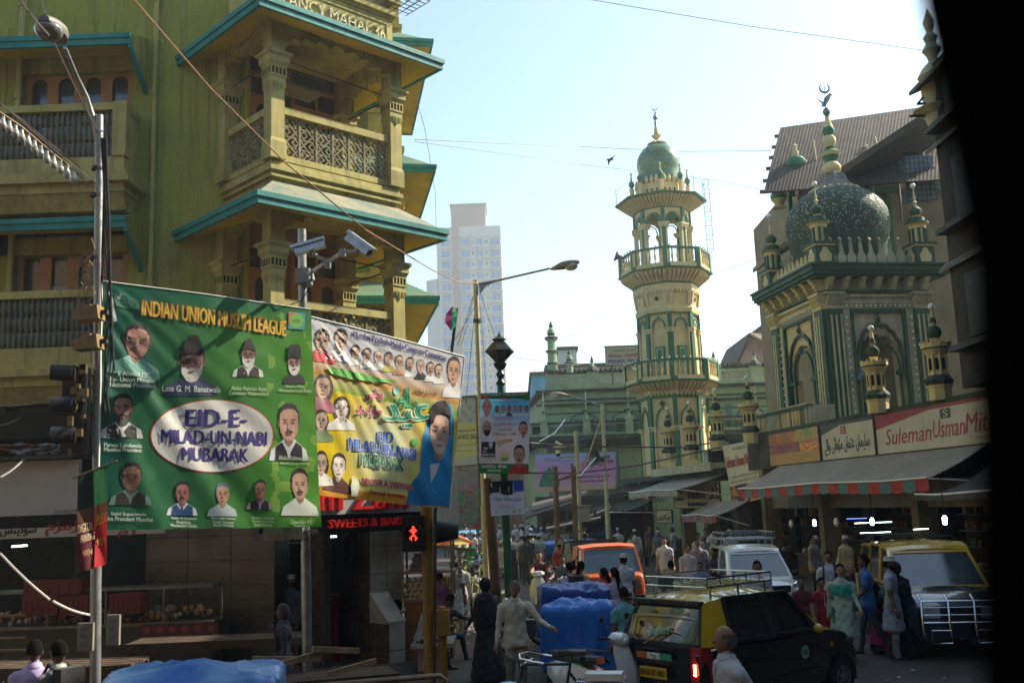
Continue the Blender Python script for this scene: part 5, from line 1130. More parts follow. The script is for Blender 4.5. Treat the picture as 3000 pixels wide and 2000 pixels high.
class Print:
 """shapes placed on a sheet; quad = TL, TR, BR, BL of the sheet in the sketch coordinates"""
 def __init__(s,quad,fn):s.q=quad;s.fn=fn;s.mb=MB();s.k=.004;s.parts=[]
 def lift(s):s.k+=.0004;return s.k
 def P(s,x,y,k):a,b=invbil(s.q,(x,y));return(min(max(a,.002),.998),min(max(b,.002),.998),k)
 def _poly3(s,pts,col):
  from mathutils.geometry import tessellate_polygon
  for t in tessellate_polygon([[Vector((p[0],p[1],0))for p in pts]]):s.tri([pts[i]for i in t],col)
 def tri(s,t,col,d=0):
  e=[(Vector(t[i])-Vector(t[(i+1)%3])).length for i in range(3)];m_=max(e)
  if m_>.03 and d<9:
   i=e.index(m_);A_2,B_2,C_2=t[i],t[(i+1)%3],t[(i+2)%3];M=tuple((x+y)/2 for x,y in zip(A_2,B_2))
   s.tri([A_2,M,C_2],col,d+1);s.tri([M,B_2,C_2],col,d+1);return
  s.mb.col=col;s.mb.poly([s.fn(*p)for p in t]);s.mb.col=None
 def poly(s,pts,col):k=s.lift();s._poly3([s.P(x,y,k)for x,y in pts],col)
 def ell(s,cx,cy,rx_,ry,col,n=18,a0=0,a1=2*pi):s.poly([(cx+rx_*cos(a0+(a1-a0)*i/(n if a1-a0>6.2 else n-1)),cy+ry*sin(a0+(a1-a0)*i/(n if a1-a0>6.2 else n-1)))for i in range(n)],col)
 def ring(s,cx,cy,rx_,ry,col,col2,w_=.03,n=48):s.ell(cx,cy,rx_*(1+w_),ry*(1+w_*1.5),col,n);s.k+=.0015;s.ell(cx,cy,rx_,ry,col2,n)
 def text(s,t,x,y,w_=None,h=None,col=(1,1,1),off=.0,slope=0.0,shear=0.0,outline=None):
  if outline is not None:s.k=.0100
  elif not shear:s.k=.0120
  if outline is not None:
   for dx,dy in((-1,0),(1,0),(0,1),(0,-1)):s.text(t,x+dx*h*.035,y+dy*h*.035,w_,h,outline,off,slope,shear)
   s.k=.0132
  k=s.lift()
  def f(a,b,l):return s.P(x+a,y-b+a*slope,k+l)
  tmp=MB();put_text(tmp,t,0,0,w_,h,f,0,col,off,shear=shear)
  for q in tmp.f:s.tri([tmp.v[i]for i in q],col)if len(q)==3 else s._poly3([tmp.v[i]for i in q],col)
 def portrait(s,*a,**k):s.k=.005;o_=s.mb;s.mb=MB();s._portrait(*a,**k);s.parts.append(s.mb);s.mb=o_
 def _portrait(s,cx,cy,w_,h,skin=(.42,.22,.13),hair=(.012,.01,.01),shirt=(.6,.6,.6),vest=None,hat=None,beard=None,must=False,glasses=False,tie=None,long_hair=False,scarf=None,bald=False,tilt=0,body=1.0):
  w_*=.92;h*=.92
  T=lambda x,y:(cx+(x*cos(tilt)-y*sin(tilt))*w_/2,cy+(x*sin(tilt)+y*cos(tilt))*h/2)
  pp=lambda pts,col:s.poly([T(*p)for p in pts],col)
  el=lambda x,y,a,b,col,n=14:s.poly([T(x+a*cos(2*pi*i/n),y+b*sin(2*pi*i/n))for i in range(n)],col)
  sk2=tuple(c*.62 for c in skin)
  if scarf:el(0,.1,1.45,1.5,scarf,20)
  if long_hair:el(.05,.25,1.3,1.35,hair,18)
  if body:
   B=body
   pp([(-1.0*B,1.15),(-.5,.92),(.5,.92),(1.0*B,1.15),(2.0*B,1.6),(2.25*B,2.25),(-2.25*B,2.25),(-2.0*B,1.6)],shirt)
   if vest:pp([(-.8*B,1.12),(-.2,1.7),(.0,2.25),(-1.6*B,2.25),(-1.5*B,1.4)],vest);pp([(.8*B,1.12),(.2,1.7),(.0,2.25),(1.6*B,2.25),(1.5*B,1.4)],vest)
   if tie:pp([(-.14,1.35),(.14,1.35),(.2,2.2),(-.2,2.2)],tie)
  pp([(-.45,.5),(.45,.5),(.42,1.15),(.0,1.42),(-.42,1.15)],sk2)
  el(-.98,.02,.13,.22,sk2,8);el(.98,.02,.13,.22,sk2,8)
  if not bald:pp([(-1.02,.1),(-1.06,-.5),(-.85,-1.0),(-.4,-1.24),(.15,-1.28),(.65,-1.12),(1.0,-.7),(1.04,.1)],hair)
  pp([(-.93,-.1),(-.86,-.62),(-.5,-.86 if not bald else-1.0),(.0,-.92 if not bald else-1.12),(.5,-.86 if not bald else-1.0),(.86,-.62),(.93,-.1),(.86,.45),(.55,.88),(.2,1.05),(-.2,1.05),(-.55,.88),(-.86,.45)],skin)
  pp([(.45,-.7),(.86,-.5),(.90,.0),(.82,.5),(.5,.92),(.6,.3)],tuple(c*.85 for c in skin));pp([(-.5,-.75),(.3,-.8),(.35,-.35),(-.45,-.35)],tuple(min(1,c*1.12)for c in skin));pp([(-.78,.1),(-.3,.12),(-.32,.42),(-.7,.4)],tuple(min(1,c*1.08)for c in skin))
  if beard:pp([(-.9,.1),(-.62,.42),(-.3,.38),(0,.34),(.3,.38),(.62,.42),(.9,.1),(.85,.75),(.45,1.25),(0,1.38),(-.45,1.25),(-.85,.75)],beard)
  for sx in(-1,1):
   pp([(sx*.2,-.24),(sx*.62,-.30),(sx*.64,-.22),(sx*.2,-.15)],tuple(c*.25 for c in skin))
   el(sx*.39,-.07,.20,.10,tuple(c*.7 for c in skin),10);el(sx*.39,-.05,.12,.05,(.04,.03,.025),8)
   if glasses:
    for(x0,x1,y0,y1)in((.14,.70,-.20,-.16),(.14,.70,.10,.14),(.14,.18,-.2,.14),(.66,.70,-.2,.14)):pp([(sx*x0,y0),(sx*x1,y0),(sx*x1,y1),(sx*x0,y1)],(.03,.03,.03))
  pp([(-.08,-.1),(.1,-.1),(.2,.3),(-.2,.3)],tuple(c*.86 for c in skin));pp([(-.2,.28),(.2,.28),(.1,.36),(-.1,.36)],sk2)
  if must:pp([(-.42,.55),(-.2,.40),(0,.43),(.2,.40),(.42,.55),(.2,.56),(-.2,.56)],hair if beard is None else beard)
  el(0,.64,.30,.065,(.30,.07,.06),10);pp([(-.2,.63),(.2,.63),(.12,.66),(-.12,.66)],(.55,.5,.45)if must is False and beard is None else(.2,.06,.05))
  if hat:
   hc,ht,hb2=hat;pp([(-1.08,-.42),(-hb2,-ht),(hb2*.2,-ht-.12),(hb2,-ht),(1.08,-.42),(0,-.62)],hc)
 def build(s,name,par,m=None):
  for q in s.parts:wbuild(q,'printed_portrait',[m or VPR],par)
  s.parts=[]
  if s.mb.v:wbuild(s.mb,'printed_artwork' if 'portrait' in name else name,[m or VPR],par)
  s.mb=MB()
def bilin(TL,TR,BR,BL,wr):
 n=(TR-TL).cross(BL-TL).normalized()
 if n.y>0:n=-n
 def f(a,b,k=0.0):return BL.lerp(BR,a).lerp(TL.lerp(TR,a),b)+n*(k+wr(a,b))
 return f
mixc=lambda a,b,t:tuple(x+(y-x)*max(0,min(1,t))for x,y in zip(a,b))
def banner_thing(name,label,cat,f,colf,n=(90,90),trans=.30):
 p=f(.5,0);t=thing(name,label,cat,p);m=MB();m.grid(lambda a,b:f(a,b),n[0],n[1],colf=colf)
 o=wbuild(m,'cloth',[mat('glossy printed vinyl',(1,1,1),.42,.06,2,0,vcol=True,trans=trans,spec=.45)],t,60);return t
def wr1(a,b):
 dx,dy=a+.28,1.22-b;an=atan2(dx,dy);r=math.hypot(dx,dy)
 return.013*sin(an*34)*math.exp(-((an-.55)/.32)**2)*min(1,r)+.005*sin(an*61+1.3)*math.exp(-((an-.6)/.45)**2)+.05*sin(pi*a)*(b-.5)+.012*sin(a*9+b*4)
f1=bilin(at(298,822,12.0),at(910,906,13.75),at(941,1543,13.6),at(284,1552,11.95),wr1)
def col1(u,v):
 c=mixc((.003,.085,.062),(.10,.32,.028),(u-.05)*1.0+(noise.noise(Vector((u*3,v*3,0)))*.12))
 if v>.86:c=mixc(c,(.004,.13,.075),(v-.86)*5)
 if u>.75 and noise.noise(Vector((u*16,v*14,2)))>.28:c=mixc(c,(.35,.55,.10),.5)
 return c
b1=banner_thing('party_banner','large green banner reading EID-E-MILAD-UN-NABI MUBARAK strung between two poles','banner',f1,col1)
L=Print([(190,75),(1390,235),(1455,1492),(215,1520)],f1)
W1=(.72,.74,.70)
L.portrait(385,440,140,195,(.40,.2,.15),shirt=(.12,.30,.25),glasses=True,tilt=.12)
L.portrait(678,555,142,190,(.30,.15,.12),shirt=(.03,.04,.10),beard=(.42,.40,.37),glasses=True,hat=((.015,.012,.012),1.75,.45))
L.portrait(1000,510,92,125,(.20,.11,.08),shirt=(.55,.58,.52),vest=(.03,.02,.02),beard=(.5,.5,.48),hat=((.02,.016,.015),1.6,.35))
L.portrait(1285,555,88,120,(.38,.2,.16),shirt=(.02,.02,.022),beard=(.55,.54,.5),glasses=True,hat=((.012,.012,.012),1.9,.85),body=.8)
L.portrait(320,835,108,160,(.26,.13,.08),shirt=(.5,.5,.48),vest=(.014,.014,.016),beard=(.03,.02,.015))
L.portrait(375,1225,105,150,(.25,.13,.08),shirt=(.10,.2,.16),vest=(.018,.012,.012),glasses=True)
L.portrait(1253,910,138,205,(.45,.25,.18),shirt=(.62,.62,.6),vest=(.015,.015,.018),must=True,body=.85)
L.portrait(650,1310,82,120,(.33,.13,.12),shirt=(.5,.5,.55),vest=(.012,.05,.16),must=True,tie=(.02,.05,.12))
L.portrait(872,1315,82,118,(.30,.16,.10),hair=(.06,.13,.17),shirt=(.32,.38,.38))
L.portrait(1083,1290,72,105,(.22,.11,.07),shirt=(.25,.2,.24),vest=(.02,.014,.018),tie=(.42,.20,.42))
L.portrait(1322,1260,112,165,(.42,.24,.16),shirt=(.60,.64,.54),must=True)
L.k=.004;L.ring(813,982,340,205,(.55,.02,.03),(.62,.60,.55),.018)
L.poly([(225,130),(238,128),(275,318),(258,322)],(.45,.5,.46));L.poly([(243,142),(300,135),(345,170),(390,195),(392,250),(345,235),(315,240),(268,225)],(.006,.10,.06));L.ell(278,168,17,17,(.75,.8,.75));L.ell(283,163,14,14,(.006,.10,.06));L.ell(285,166,4,4,(.75,.8,.75),6)
L.poly([(1247,250),(1352,258),(1350,358),(1247,352)],(.05,.28,.30));L.poly([(1247,250),(1300,254),(1247,330)],(.5,.15,.08));L.ell(1298,304,44,44,(.16,.42,.06));L.text('IUML',1298,304,50,20,(.04,.2,.05))
L.build('printed_portraits',b1)
L.text('INDIAN UNION MUSLIM LEAGUE',815,292,830,92,(.66,.50,.04),.03,.143,outline=(.42,.02,.02))
NV=(.05,.03,.20)
L.text('EID-E-',825,880,340,98,NV,.06);L.text('MILAD-UN-NABI',820,992,590,78,NV,.06,.02);L.text('MUBARAK',822,1090,370,76,NV,.06,.02)
L.build('headline_lettering',b1)
for t_,x,y,w_,h_ in(('E Ahmed MP',370,628,160,26),('Ex- Union Minister',370,662,240,26),('National President',370,694,240,26),('Late G. M. Banatwala',682,712,318,36),('Abdur Rahman Azmi',1005,708,212,24),('Convenor Maharashtra',1005,736,238,22),('Quaid-e-Millat',1290,694,120,18),('Mohammed Ismail Saheb',1290,718,205,18),('Parvez Lakdawala',328,1042,192,23),('Mumbai President',328,1068,192,23),('Sajid Supariwala',368,1432,178,23),('Vice President Mumbai',368,1457,244,23),('Salim A.S Jumani',660,1452,136,17),('President',660,1472,76,17),('Mumbadevi Taluka',660,1491,144,17),('Moiz Salim Jumani',877,1450,136,17),('Youth Convenor',877,1470,118,17),('South Mumbai',877,1487,108,17),('Naseem Siddiqui',1103,1447,122,17),('General Secretary',1103,1465,124,17),('South Mumbai',1103,1483,100,17),('Zainuddin V.K.',1330,1466,136,22),('Treasurer Mumbai',1330,1486,100,13),('Abdul Rahman C.H.',1290,1107,200,26),('General Secretary Mumbai',1290,1138,184,17)):
 L.text(t_,x,y,w_,h_,(.62,.68,.60)if x<900 else(.50,.64,.38),.02,.02)
L.build('caption_lettering',b1)
m=MB();m.tube([f1(0,b/12)for b in range(13)],.016,5);m.tube([f1(a/12,1)for a in range(13)],.008,5);wbuild(m,'hem',[WHITEP],b1)
def wr2(a,b):
 dx,dy=a+.10,1.15-b;an=atan2(dx,dy)
 s=.008*sin(an*38)*math.exp(-((an-.75)/.35)**2)*(1-b*.6)+.005*sin(an*66)*math.exp(-((an-.7)/.5)**2)
 return s+.007*sin((a+b*.9)*30)*max(0,.6-a)*1.3+.05*sin(pi*a)*(b-.4)
f2=bilin(at(911,928,13.95),at(1361,1045,16.0),at(1317,1491,15.75),at(933,1450,13.95),wr2)
def col2(u,v):
 if v>.80:return mixc((.72,.70,.74),(.66,.64,.66),u)
 if v>.68:return mixc((.70,.33,.06),(.72,.68,.66),(v-.68)/.12)
 if v>.60:return mixc((.25,.42,.05),(.70,.55,.25),(v-.60)/.08)if u>.12 else(.6,.5,.2)
 r=math.hypot((u-.48)*1.2,v-.32)
 c=mixc((.66,.70,.45),(.78,.56,.005),r*3-.25)
 if v<.05:c=(.66,.30,.03)
 return c
b2=banner_thing('party_banner','yellow and white congress banner reading EID MILAD-UN-NABI MUBARAK with woman in blue scarf','banner',f2,col2,(80,80),.45)
L=Print([(75,118),(1180,405),(1070,1495),(130,1395)],f2)
FS=(.55,.36,.26)
L.portrait(145,290,95,150,FS,shirt=(.55,.05,.05),long_hair=False,tilt=.1);L.portrait(265,285,88,150,FS,shirt=(.72,.70,.72),tilt=.1)
xs=[(362,370),(440,390),(518,405),(590,418),(668,440),(748,455),(828,472),(903,490),(970,505)]
for i,(x,y)in enumerate(xs):L.portrait(x,y,60,92,(.46,.28,.2)if i%2 else FS,hair=(.012,.01,.01)if i not in(2,6)else(.2,.2,.2),shirt=[(.7,.69,.66),(.72,.7,.68),(.7,.7,.66),(.5,.45,.1),(.45,.25,.12),(.7,.7,.68),(.03,.04,.05),(.7,.69,.66),(.7,.7,.66)][i],must=i in(1,5,7,8),long_hair=False,body=.75)
L.k=.0198;L.poly([(170,480),(300,500),(420,530),(520,560),(640,575),(640,592),(480,585),(330,570),(200,530)],(.12,.42,.08))
L.portrait(1090,510,112,190,(.48,.28,.18),shirt=(.70,.68,.68),tilt=.05,body=.75)
L.portrait(155,630,105,165,FS,hair=(.10,.08,.07),shirt=(.35,.12,.16),long_hair=True,tilt=.1);L.portrait(275,780,95,150,(.66,.56,.5),hair=(.02,.015,.015),shirt=(.62,.60,.55),long_hair=True)
L.portrait(145,870,80,140,(.5,.36,.28),shirt=(.15,.2,.1),long_hair=True);L.portrait(145,1170,80,150,(.5,.34,.28),shirt=(.6,.58,.55),glasses=True,long_hair=True);L.portrait(262,1195,95,170,(.62,.52,.46),shirt=(.08,.02,.02),tilt=.1,long_hair=False)
SC=(.02,.25,.52);L.k=.003
L.poly([(980,720),(1060,740),(1100,840),(1095,1000),(1085,1200),(1080,1480),(735,1462),(760,1330),(835,1230),(850,1000),(890,850),(930,750)],SC)
L.poly([(1020,760),(1085,850),(1075,1060),(1010,1160),(1045,980),(1050,850)],(.03,.33,.62))
L.poly([(735,1462),(780,1330),(850,1250),(900,1330),(960,1400),(1080,1470)],(.015,.19,.42))
L.poly([(915,1180),(990,1170),(960,1250),(920,1310)],(.6,.6,.62))
L.portrait(983,950,172,335,(.62,.40,.32),hair=(.02,.012,.012),shirt=SC,body=0,tilt=.06)
L.k=.0195;L.poly([(905,900),(900,800),(950,730),(1020,725),(1062,790),(1068,860),(1040,830),(990,812),(950,830),(925,890)],(.02,.012,.012))
L.poly([(345,1400),(340,1330),(352,1262),(362,1258),(368,1300),(378,1262),(386,1300),(396,1290),(400,1340),(385,1400)],(.62,.66,.45))
L.poly([(352,1385),(352,1340),(388,1345),(384,1385)],(.72,.72,.68))
L.build('printed_portraits',b2)
L.text('Mumbai Pradesh Mahila Congress Committee',685,332,684,62,(.04,.03,.18),.035,.265)
L.text('EID',577,985,102,78,(.01,.10,.50),.06,.08,outline=(.7,.7,.62));L.text('MILAD-UN-NABI',563,1070,475,84,(.01,.10,.50),.06,.17,outline=(.7,.7,.62));L.text('MUBARAK',558,1160,308,90,(.0,.15,.06),.06,.13,outline=(.7,.7,.62))
L.text('NILOFER A. JARIWALA',603,1322,370,58,(.45,.0,.02),.05,.13,outline=(.7,.68,.6));L.text('General Secretary',600,1388,255,42,(.45,.0,.02),.06,.13)
L.build('headline_lettering',b2)
GRN=(.0,.26,.12)
L.text(urdu('عید'),730,830,330,170,GRN,.08,.0,outline=(.7,.72,.6));L.text(urdu('میلاد'),745,740,110,110,GRN,.03,0);L.text(urdu('النبی'),685,700,110,150,GRN,.03,0)
L.text(urdu('پرخلوص'),492,680,120,88,(.5,.0,.04),.07,outline=(.7,.66,.6));L.text(urdu('مبارک باد'),458,800,168,84,(.5,.0,.04),.07,outline=(.7,.66,.6));L.text(urdu('تمام برادران اسلام کو'),868,668,176,54,(.03,.03,.03),.01,.1);L.text(urdu('کی'),583,700,22,50,(.03,.03,.03))
L.ell(647,650,22,32,(.16,.45,.40));L.ell(793,1020,24,32,(.12,.42,.10))
L.build('urdu_lettering',b2)
m=MB();m.tube([f2(a/12,1)for a in range(13)],.010,5);m.tube([f2(1,a/12)for a in range(13)],.010,5);wbuild(m,'hem',[WHITEP],b2)
wr3=lambda a,b:.006*sin(a*9)+.004*sin(b*13)
f3=bilin(at(1408,1151,19.7),at(1553,1147,19.6),at(1549,1389,19.6),at(1403,1386,19.7),wr3)
def col3(u,v):
 if v<.13:return(.01,.17,.05)
 return mixc((.62,.50,.52),(.10,.36,.60),(v-.45)*3)
p3=banner_thing('party_poster','tall party poster with portraits and RISE FOR RESERVATION box on the green lamp post','poster',f3,col3,(24,40),.15)
L=Print([(240,5),(700,0),(690,750),(228,742)],f3)
L.poly([(240,5),(700,0),(700,60),(240,62)],(.012,.10,.03));L.poly([(240,20),(350,55),(240,58)],(.6,.06,.02));L.poly([(610,60),(698,20),(698,75),(620,72)],(.02,.25,.05))
L.portrait(300,135,98,140,(.62,.25,.17),hair=(.4,.35,.3),shirt=(.65,.6,.6),bald=True,body=.7)
for i,x in enumerate((392,452,507,562,612,668)):L.portrait(x,160,38,60,(.3,.14,.1)if i in(0,2,5)else(.5,.27,.19),shirt=(.6,.6,.62)if i!=2 else(.05,.06,.09),must=i in(0,4,5),body=.7)
L.portrait(302,325,82,125,(.45,.26,.2),shirt=(.66,.66,.68),beard=(.02,.015,.015),bald=True);L.portrait(640,345,82,125,(.55,.28,.2),shirt=(.68,.68,.68),must=True,body=.75);L.portrait(602,580,108,165,(.48,.26,.18),shirt=(.45,.03,.03),beard=None,must=True,body=.9)
L.k=.0025;L.poly([(250,435),(382,435),(380,595),(247,595)],(.012,.012,.012));L.poly([(322,450),(352,445),(358,480),(340,520),(318,490)],(.5,.5,.5));L.ell(465,590,50,50,(.55,.55,.5));L.ell(465,590,42,42,(.6,.5,.2));L.poly([(425,600),(505,600),(490,628),(440,628)],(.1,.4,.1))
L.build('printed_portraits',p3)
L.text('NATIONALIST CONGRESS PARTY',470,22,420,26,(.62,.64,.6),.03);L.text('MUMBAI',472,58,98,22,(.6,.02,.06),.04);L.text('Minorities Department',475,93,230,18,(.6,.03,.10),.02)
L.text(urdu('جشن عید'),468,242,165,26,(.6,.02,.22),.04);L.text(urdu('میلادالنبی'),470,295,205,30,(.6,.02,.22),.04);L.text('जश्ने ईद',468,345,140,30,(.5,.2,.12),.03);L.text('मिलादुन नबी',465,388,215,34,(.42,.15,.10),.03);L.text('मुबारक',465,462,145,52,(.55,.25,.03),.04,-.2)
L.text('RISE',292,515,42,20,(.7,.7,.7),.03);L.text('FOR',282,543,36,20,(.7,.7,.7),.03);L.text('RESERVATION',314,573,122,22,(.7,.7,.7),.03);L.text('MUSLIM RESERVATION',315,609,150,12,(.03,.25,.12));L.text('IN EDUCATION',315,630,96,11,(.03,.25,.12))
L.text('शकील शेख',370,677,235,34,(.72,.7,.66),.05,outline=(.5,.02,.03));L.text('उपाध्यक्ष',370,720,130,26,(.72,.7,.66),.05)
L.build('lettering',p3)
f4=bilin(at(1432,1410,19.45),at(1532,1405,19.4),at(1539,1504,19.4),at(1439,1511,19.45),lambda a,b:.004*sin(a*8))
p4=banner_thing('small_poster','small square diabetes poster with dark mosque skyline below the party poster','poster',f4,lambda u,v:mixc((.50,.50,.62),(.42,.42,.56),v)if v<.62+.06*sin(u*9)else(.012,.012,.02)if u<.68 else(.02,.05,.28),(24,24),.15)
L=Print([(320,815),(635,800),(655,1110),(342,1133)],f4)
for x,y,h in((425,865,60),(503,860,50),(548,840,95)):L.poly([(x-3,y),(x+3,y),(x+5,y+h),(x-5,y+h)],(.45,.42,.32))
L.ell(352,845,16,20,(.5,.5,.5));L.ell(360,842,14,18,(.012,.012,.02));L.text('Finally Solution Found',488,1028,165,12,(.08,.04,.2));L.text('For Diabetes',488,1045,130,15,(.5,.03,.1),.02);L.text('Successfully Curing Diabetes Herbally',492,1066,280,13,(.2,.04,.2))
L.text(urdu('جشن میلاد مبارک'),488,975,270,45,(.06,.03,.25),.03);L.ell(390,1101,9,12,(.3,.5,.1));L.ell(555,1090,13,13,(.05,.05,.03));L.ell(555,1090,9,9,(.5,.4,.05));L.ell(602,1085,17,10,(.2,.5,.3));L.ell(480,1095,22,9,(.3,.5,.5))
L.build('lettering',p4)
fl=[(225,1392),(318,1358),(316,1640),(236,1680)]
A,B,C_,D=at(228,1395,11.7),at(318,1362,11.8),at(312,1652,11.8),at(226,1680,11.6)
f5=bilin(A,B,C_,D,lambda a,b:.06*sin(a*5+b*3)*(1-b*.5)+.05*(1 if a>.55 else 0)*(1-b))
p5=banner_thing('flex_pennant','narrow crumpled red and dark green printed pennant tied to the left pole','banner',f5,lambda u,v:(.004,.02,.012)if v>.62 and u<.5 else(.03,.16,.06)if v>.62 else(.13,.05,.02)if v>.5 else(.10,.008,.012)if u<.55 else(.45,.02,.03),(20,30),.25)
L=Print([(0,0),(100,0),(100,200),(0,200)],f5)
L.text('DIGITAL',28,112,48,18,(.55,.42,.25),.03);L.text('PRINTING',36,134,44,15,(.55,.42,.25),.03);L.text('FLEX',80,105,34,20,(.7,.45,.03),.04);L.text('9324',80,150,30,14,(.6,.3,.05),.03);L.text('9004',36,165,30,13,(.4,.2,.1),.03);L.build('lettering',p5)
m=MB();m.tube([A+Vector((-.06,0,-.02)),B+Vector((.1,0,.05))],.012,5);wbuild(m,'rod',[WOODL],p5)
GALV=mat('grey galvanised pole',(.36,.37,.36),.35,.25,3,.1,metal=.55,dirt=.3,streak=.4,dcol=(.14,.10,.07))
YELP=mat('chipped yellow pole paint',(.36,.18,.015),.55,.3,3,.25,dirt=.8,dcol=(.06,.05,.045))
CRPOLE=mat('cream painted pole',(.52,.45,.27),.5,.25,2,.15,dirt=.25,streak=.3)
LENS=mat('street lamp glass',(.50,.46,.34),.12,.2,3,.02,spec=.8)
CABLE=mat('black cable',(.02,.02,.02),.6,0,3,0);ROPE=mat('orange tan rope',(.42,.24,.13),.8,.2,9,.1);GREYC=mat('grey cable',(.16,.15,.14),.6,.1,3,0)
def pole(u0,v0,Y,r0,r1,name,label,cat,m,ubase=None,zb=0.0):
 top=at(u0,v0,Y);x=top.x if ubase is None else gnd(ubase[0],ubase[1]).x if False else ubase
 base=Vector((top.x if ubase is None else ubase,Y,zb));t=thing(name,label,cat,base)
 b=MB();b.tube([base,base.lerp(top,.35),base.lerp(top,.36),top],[r0,r0,r1,r1],14);wbuild(b,'pole',[m],t,40);return t,top
t,top=pole(291,338,12.0,.062,.05,'street_lamp','bare steel street lamp pole at left carrying the green banner and bulb string','street lamp',GALV,ubase=at(300,1700,12).x-.02)
hd_=at(147,82,10.6)
m=MB();pts=[top+Vector((0,0,-.45)),top+Vector((-.05,-.02,-.1)),top+Vector((-.13,-.1,.22)),at(225,225,11.6),at(190,140,11.1)];m.tube(pts,[.035,.035,.03,.028,.025],8);wbuild(m,'arm',[GALV],t,40)
m=MB();c=hd_;ax=(at(190,140,11.1)-hd_).normalized()
def headmesh(c,ax,L,R,mm):
 m=MB();rings=[];up=Vector((0,0,1));sx=ax.cross(up).normalized();uz=sx.cross(ax)
 for k in range(9):
  t_=k/8;r=R*(sin(pi*(.10+.82*(1-t_)))**.7)*(1 if t_<.55 else 1-(t_-.55)*.9)
  cc=c+ax*(t_-.35)*L;rings.append([cc+sx*r*.85*cos(a)+uz*r*.62*max(sin(a),-.45)for a in[2*pi*j/14 for j in range(14)]])
 m.loft(rings);g=MB();g.T=Matrix.Translation(c-ax*.06*L-uz*R*.25)@Matrix([[ax.x,sx.x,uz.x],[ax.y,sx.y,uz.y],[ax.z,sx.z,uz.z]]).to_4x4()
 g.ball((0,0,0),R*.78,0,16,8,(1.15,1,.75));return m,g
m,g=headmesh(hd_,ax,.62,.20,0);wbuild(m,'lamp_head',[mat('grey cast lamp body',(.22,.20,.16),.5,.3,3,.1)],t,50);o=wbuild(g,'lamp_glass',[mat('clear ribbed lamp glass',(.16,.15,.13),.08,.3,9,.1,spec=.9,coat=.8)],t,60)
m=MB()
for z in(7.0,7.35,6.2):m.lathe(top.x,12,[(.075,z),(.075,z+.04)],10)
wbuild(m,'pole_band',[IRON],t)
w_=thing('cable_tangle','tangle of rusty wire and loose cables hanging off the left lamp pole','cables',(top.x,12,5));rnd=random.Random(8);m=MB()
for i in range(26):
 z=6.05+rnd.uniform(-.3,.25);p=Vector((top.x-.03,11.93,z));pts=[p]
 for k in range(5):p=p+Vector((rnd.uniform(-.09,.07),rnd.uniform(-.03,.02),rnd.uniform(-.10,.08)));pts.append(p)
 m.tube(pts,.005,3)
for i in range(7):
 x0=top.x+.06+i*.012;pts=[Vector((x0+.08*sin(k*.5+i)*k/14+.012*k,11.93,7.75-k*(.20+.012*i)))for k in range(15)];m.tube(pts,.008+.002*(i%2),4,1)
wbuild(m,'wire',[ROPE,CABLE],w_,kind='stuff')
sb=thing('bulb_string','sagging wooden batten and rope with a row of clear glass bulbs at left','string lights',at(180,500,11.8))
ps=[(-20,318,11.0),(60,372,11.3),(140,440,11.6),(225,505,11.9)];P_=[at(*p)for p in ps]
m=MB();m.tube(P_,[.018,.022,.02,.012],5);m.tube([p+Vector((0,.05,.10))for p in P_]+[top+Vector((0,0,-1.3))],.008,4);m.tube([P_[-1],at(262,548,11.95)],.01,4);wbuild(m,'batten',[WOODL],sb)
for i in range(13):
 a=(i+.6)/13*3;k=min(2,int(a));p=P_[k].lerp(P_[k+1],a-k);m=MB();m.lathe(p.x,p.y,[(.018,p.z-.01),(.018,p.z-.05),(.035,p.z-.09),(.045,p.z-.13),(.03,p.z-.165),(.004,p.z-.175)],10);wbuild(m,'bulb',[mat('clear bulb glass',(.45,.43,.36),.08,.2,9,0,spec=.9,coat=.7)],sb,60)
for i,(u,v,lb)in enumerate(((268,915,'upper tan floodlight clamped to the left pole'),(266,1000,'lower tan floodlight clamped to the left pole'))):
 p=at(u,v,11.8);t=thing('floodlight',lb,'floodlight',p,0,'floodlights clamped to the left pole');m=MB();m.T=Matrix.Translation(p)@Matrix.Rotation(R_(-8),4,'Y')
 m.hexa([(-.17,-.12,-.09),(.12,-.12,-.11),(.12,.1,-.11),(-.17,.1,-.09),(-.17,-.12,.03),(.12,-.12,.06),(.12,.1,.06),(-.17,.1,.03)]);m.box(-.08,.02,-.05,.05,.05,.09);m.T=None;wbuild(m,'case',[mat('tan lamp case',(.30,.19,.08),.5,.3,4,.1)],t);m=MB();m.T=Matrix.Translation(p);m.box(.12,.2,-.03,.03,-.03,.02);m.T=None;wbuild(m,'bracket',[IRON],t)
t=thing('traffic_signal','old black traffic signal with long hoods on the left pole','traffic light',at(225,1220,11.85))
m=MB();a,b=at(190,1075,11.8),at(235,1330,11.9)
m.box(b.x-.20,b.x+.06,11.8,12.0,b.z,a.z,0);wbuild(m,'case',[BLACK],t)
for v in(1095,1185,1275):
 p=at(212,v,11.75);m=MB();rings=[]
 for k in range(4):rings.append([(p.x+.05-k*.075,p.y-.02-k*.05+.10*cos(a_)*.4,p.z+.10*sin(a_)+.10*cos(a_)*.1)for a_ in[R_(x)for x in range(-30,241,27)]])
 m.loft(rings,0,False,False);wbuild(m,'hood',[BLACK],t,60)
 m=MB();m.tube([(p.x+.02,p.y,p.z),(p.x+.04,p.y,p.z)],.09,12);wbuild(m,'lens',[mat('dull signal lens',(.06,.03,.02),.2,.1,3,0,spec=.7)],t)
m=MB()
for i in range(14):x=b.x+rnd.uniform(-.1,.1);z=rnd.uniform(b.z-.05,a.z);m.box(x,x+rnd.uniform(.03,.09),11.7,11.75,z,z+rnd.uniform(.03,.12))
wbuild(m,'fitting',[mat('corroded brass fittings',(.26,.21,.12),.35,.3,5,.2,metal=.6)],t,kind='stuff')
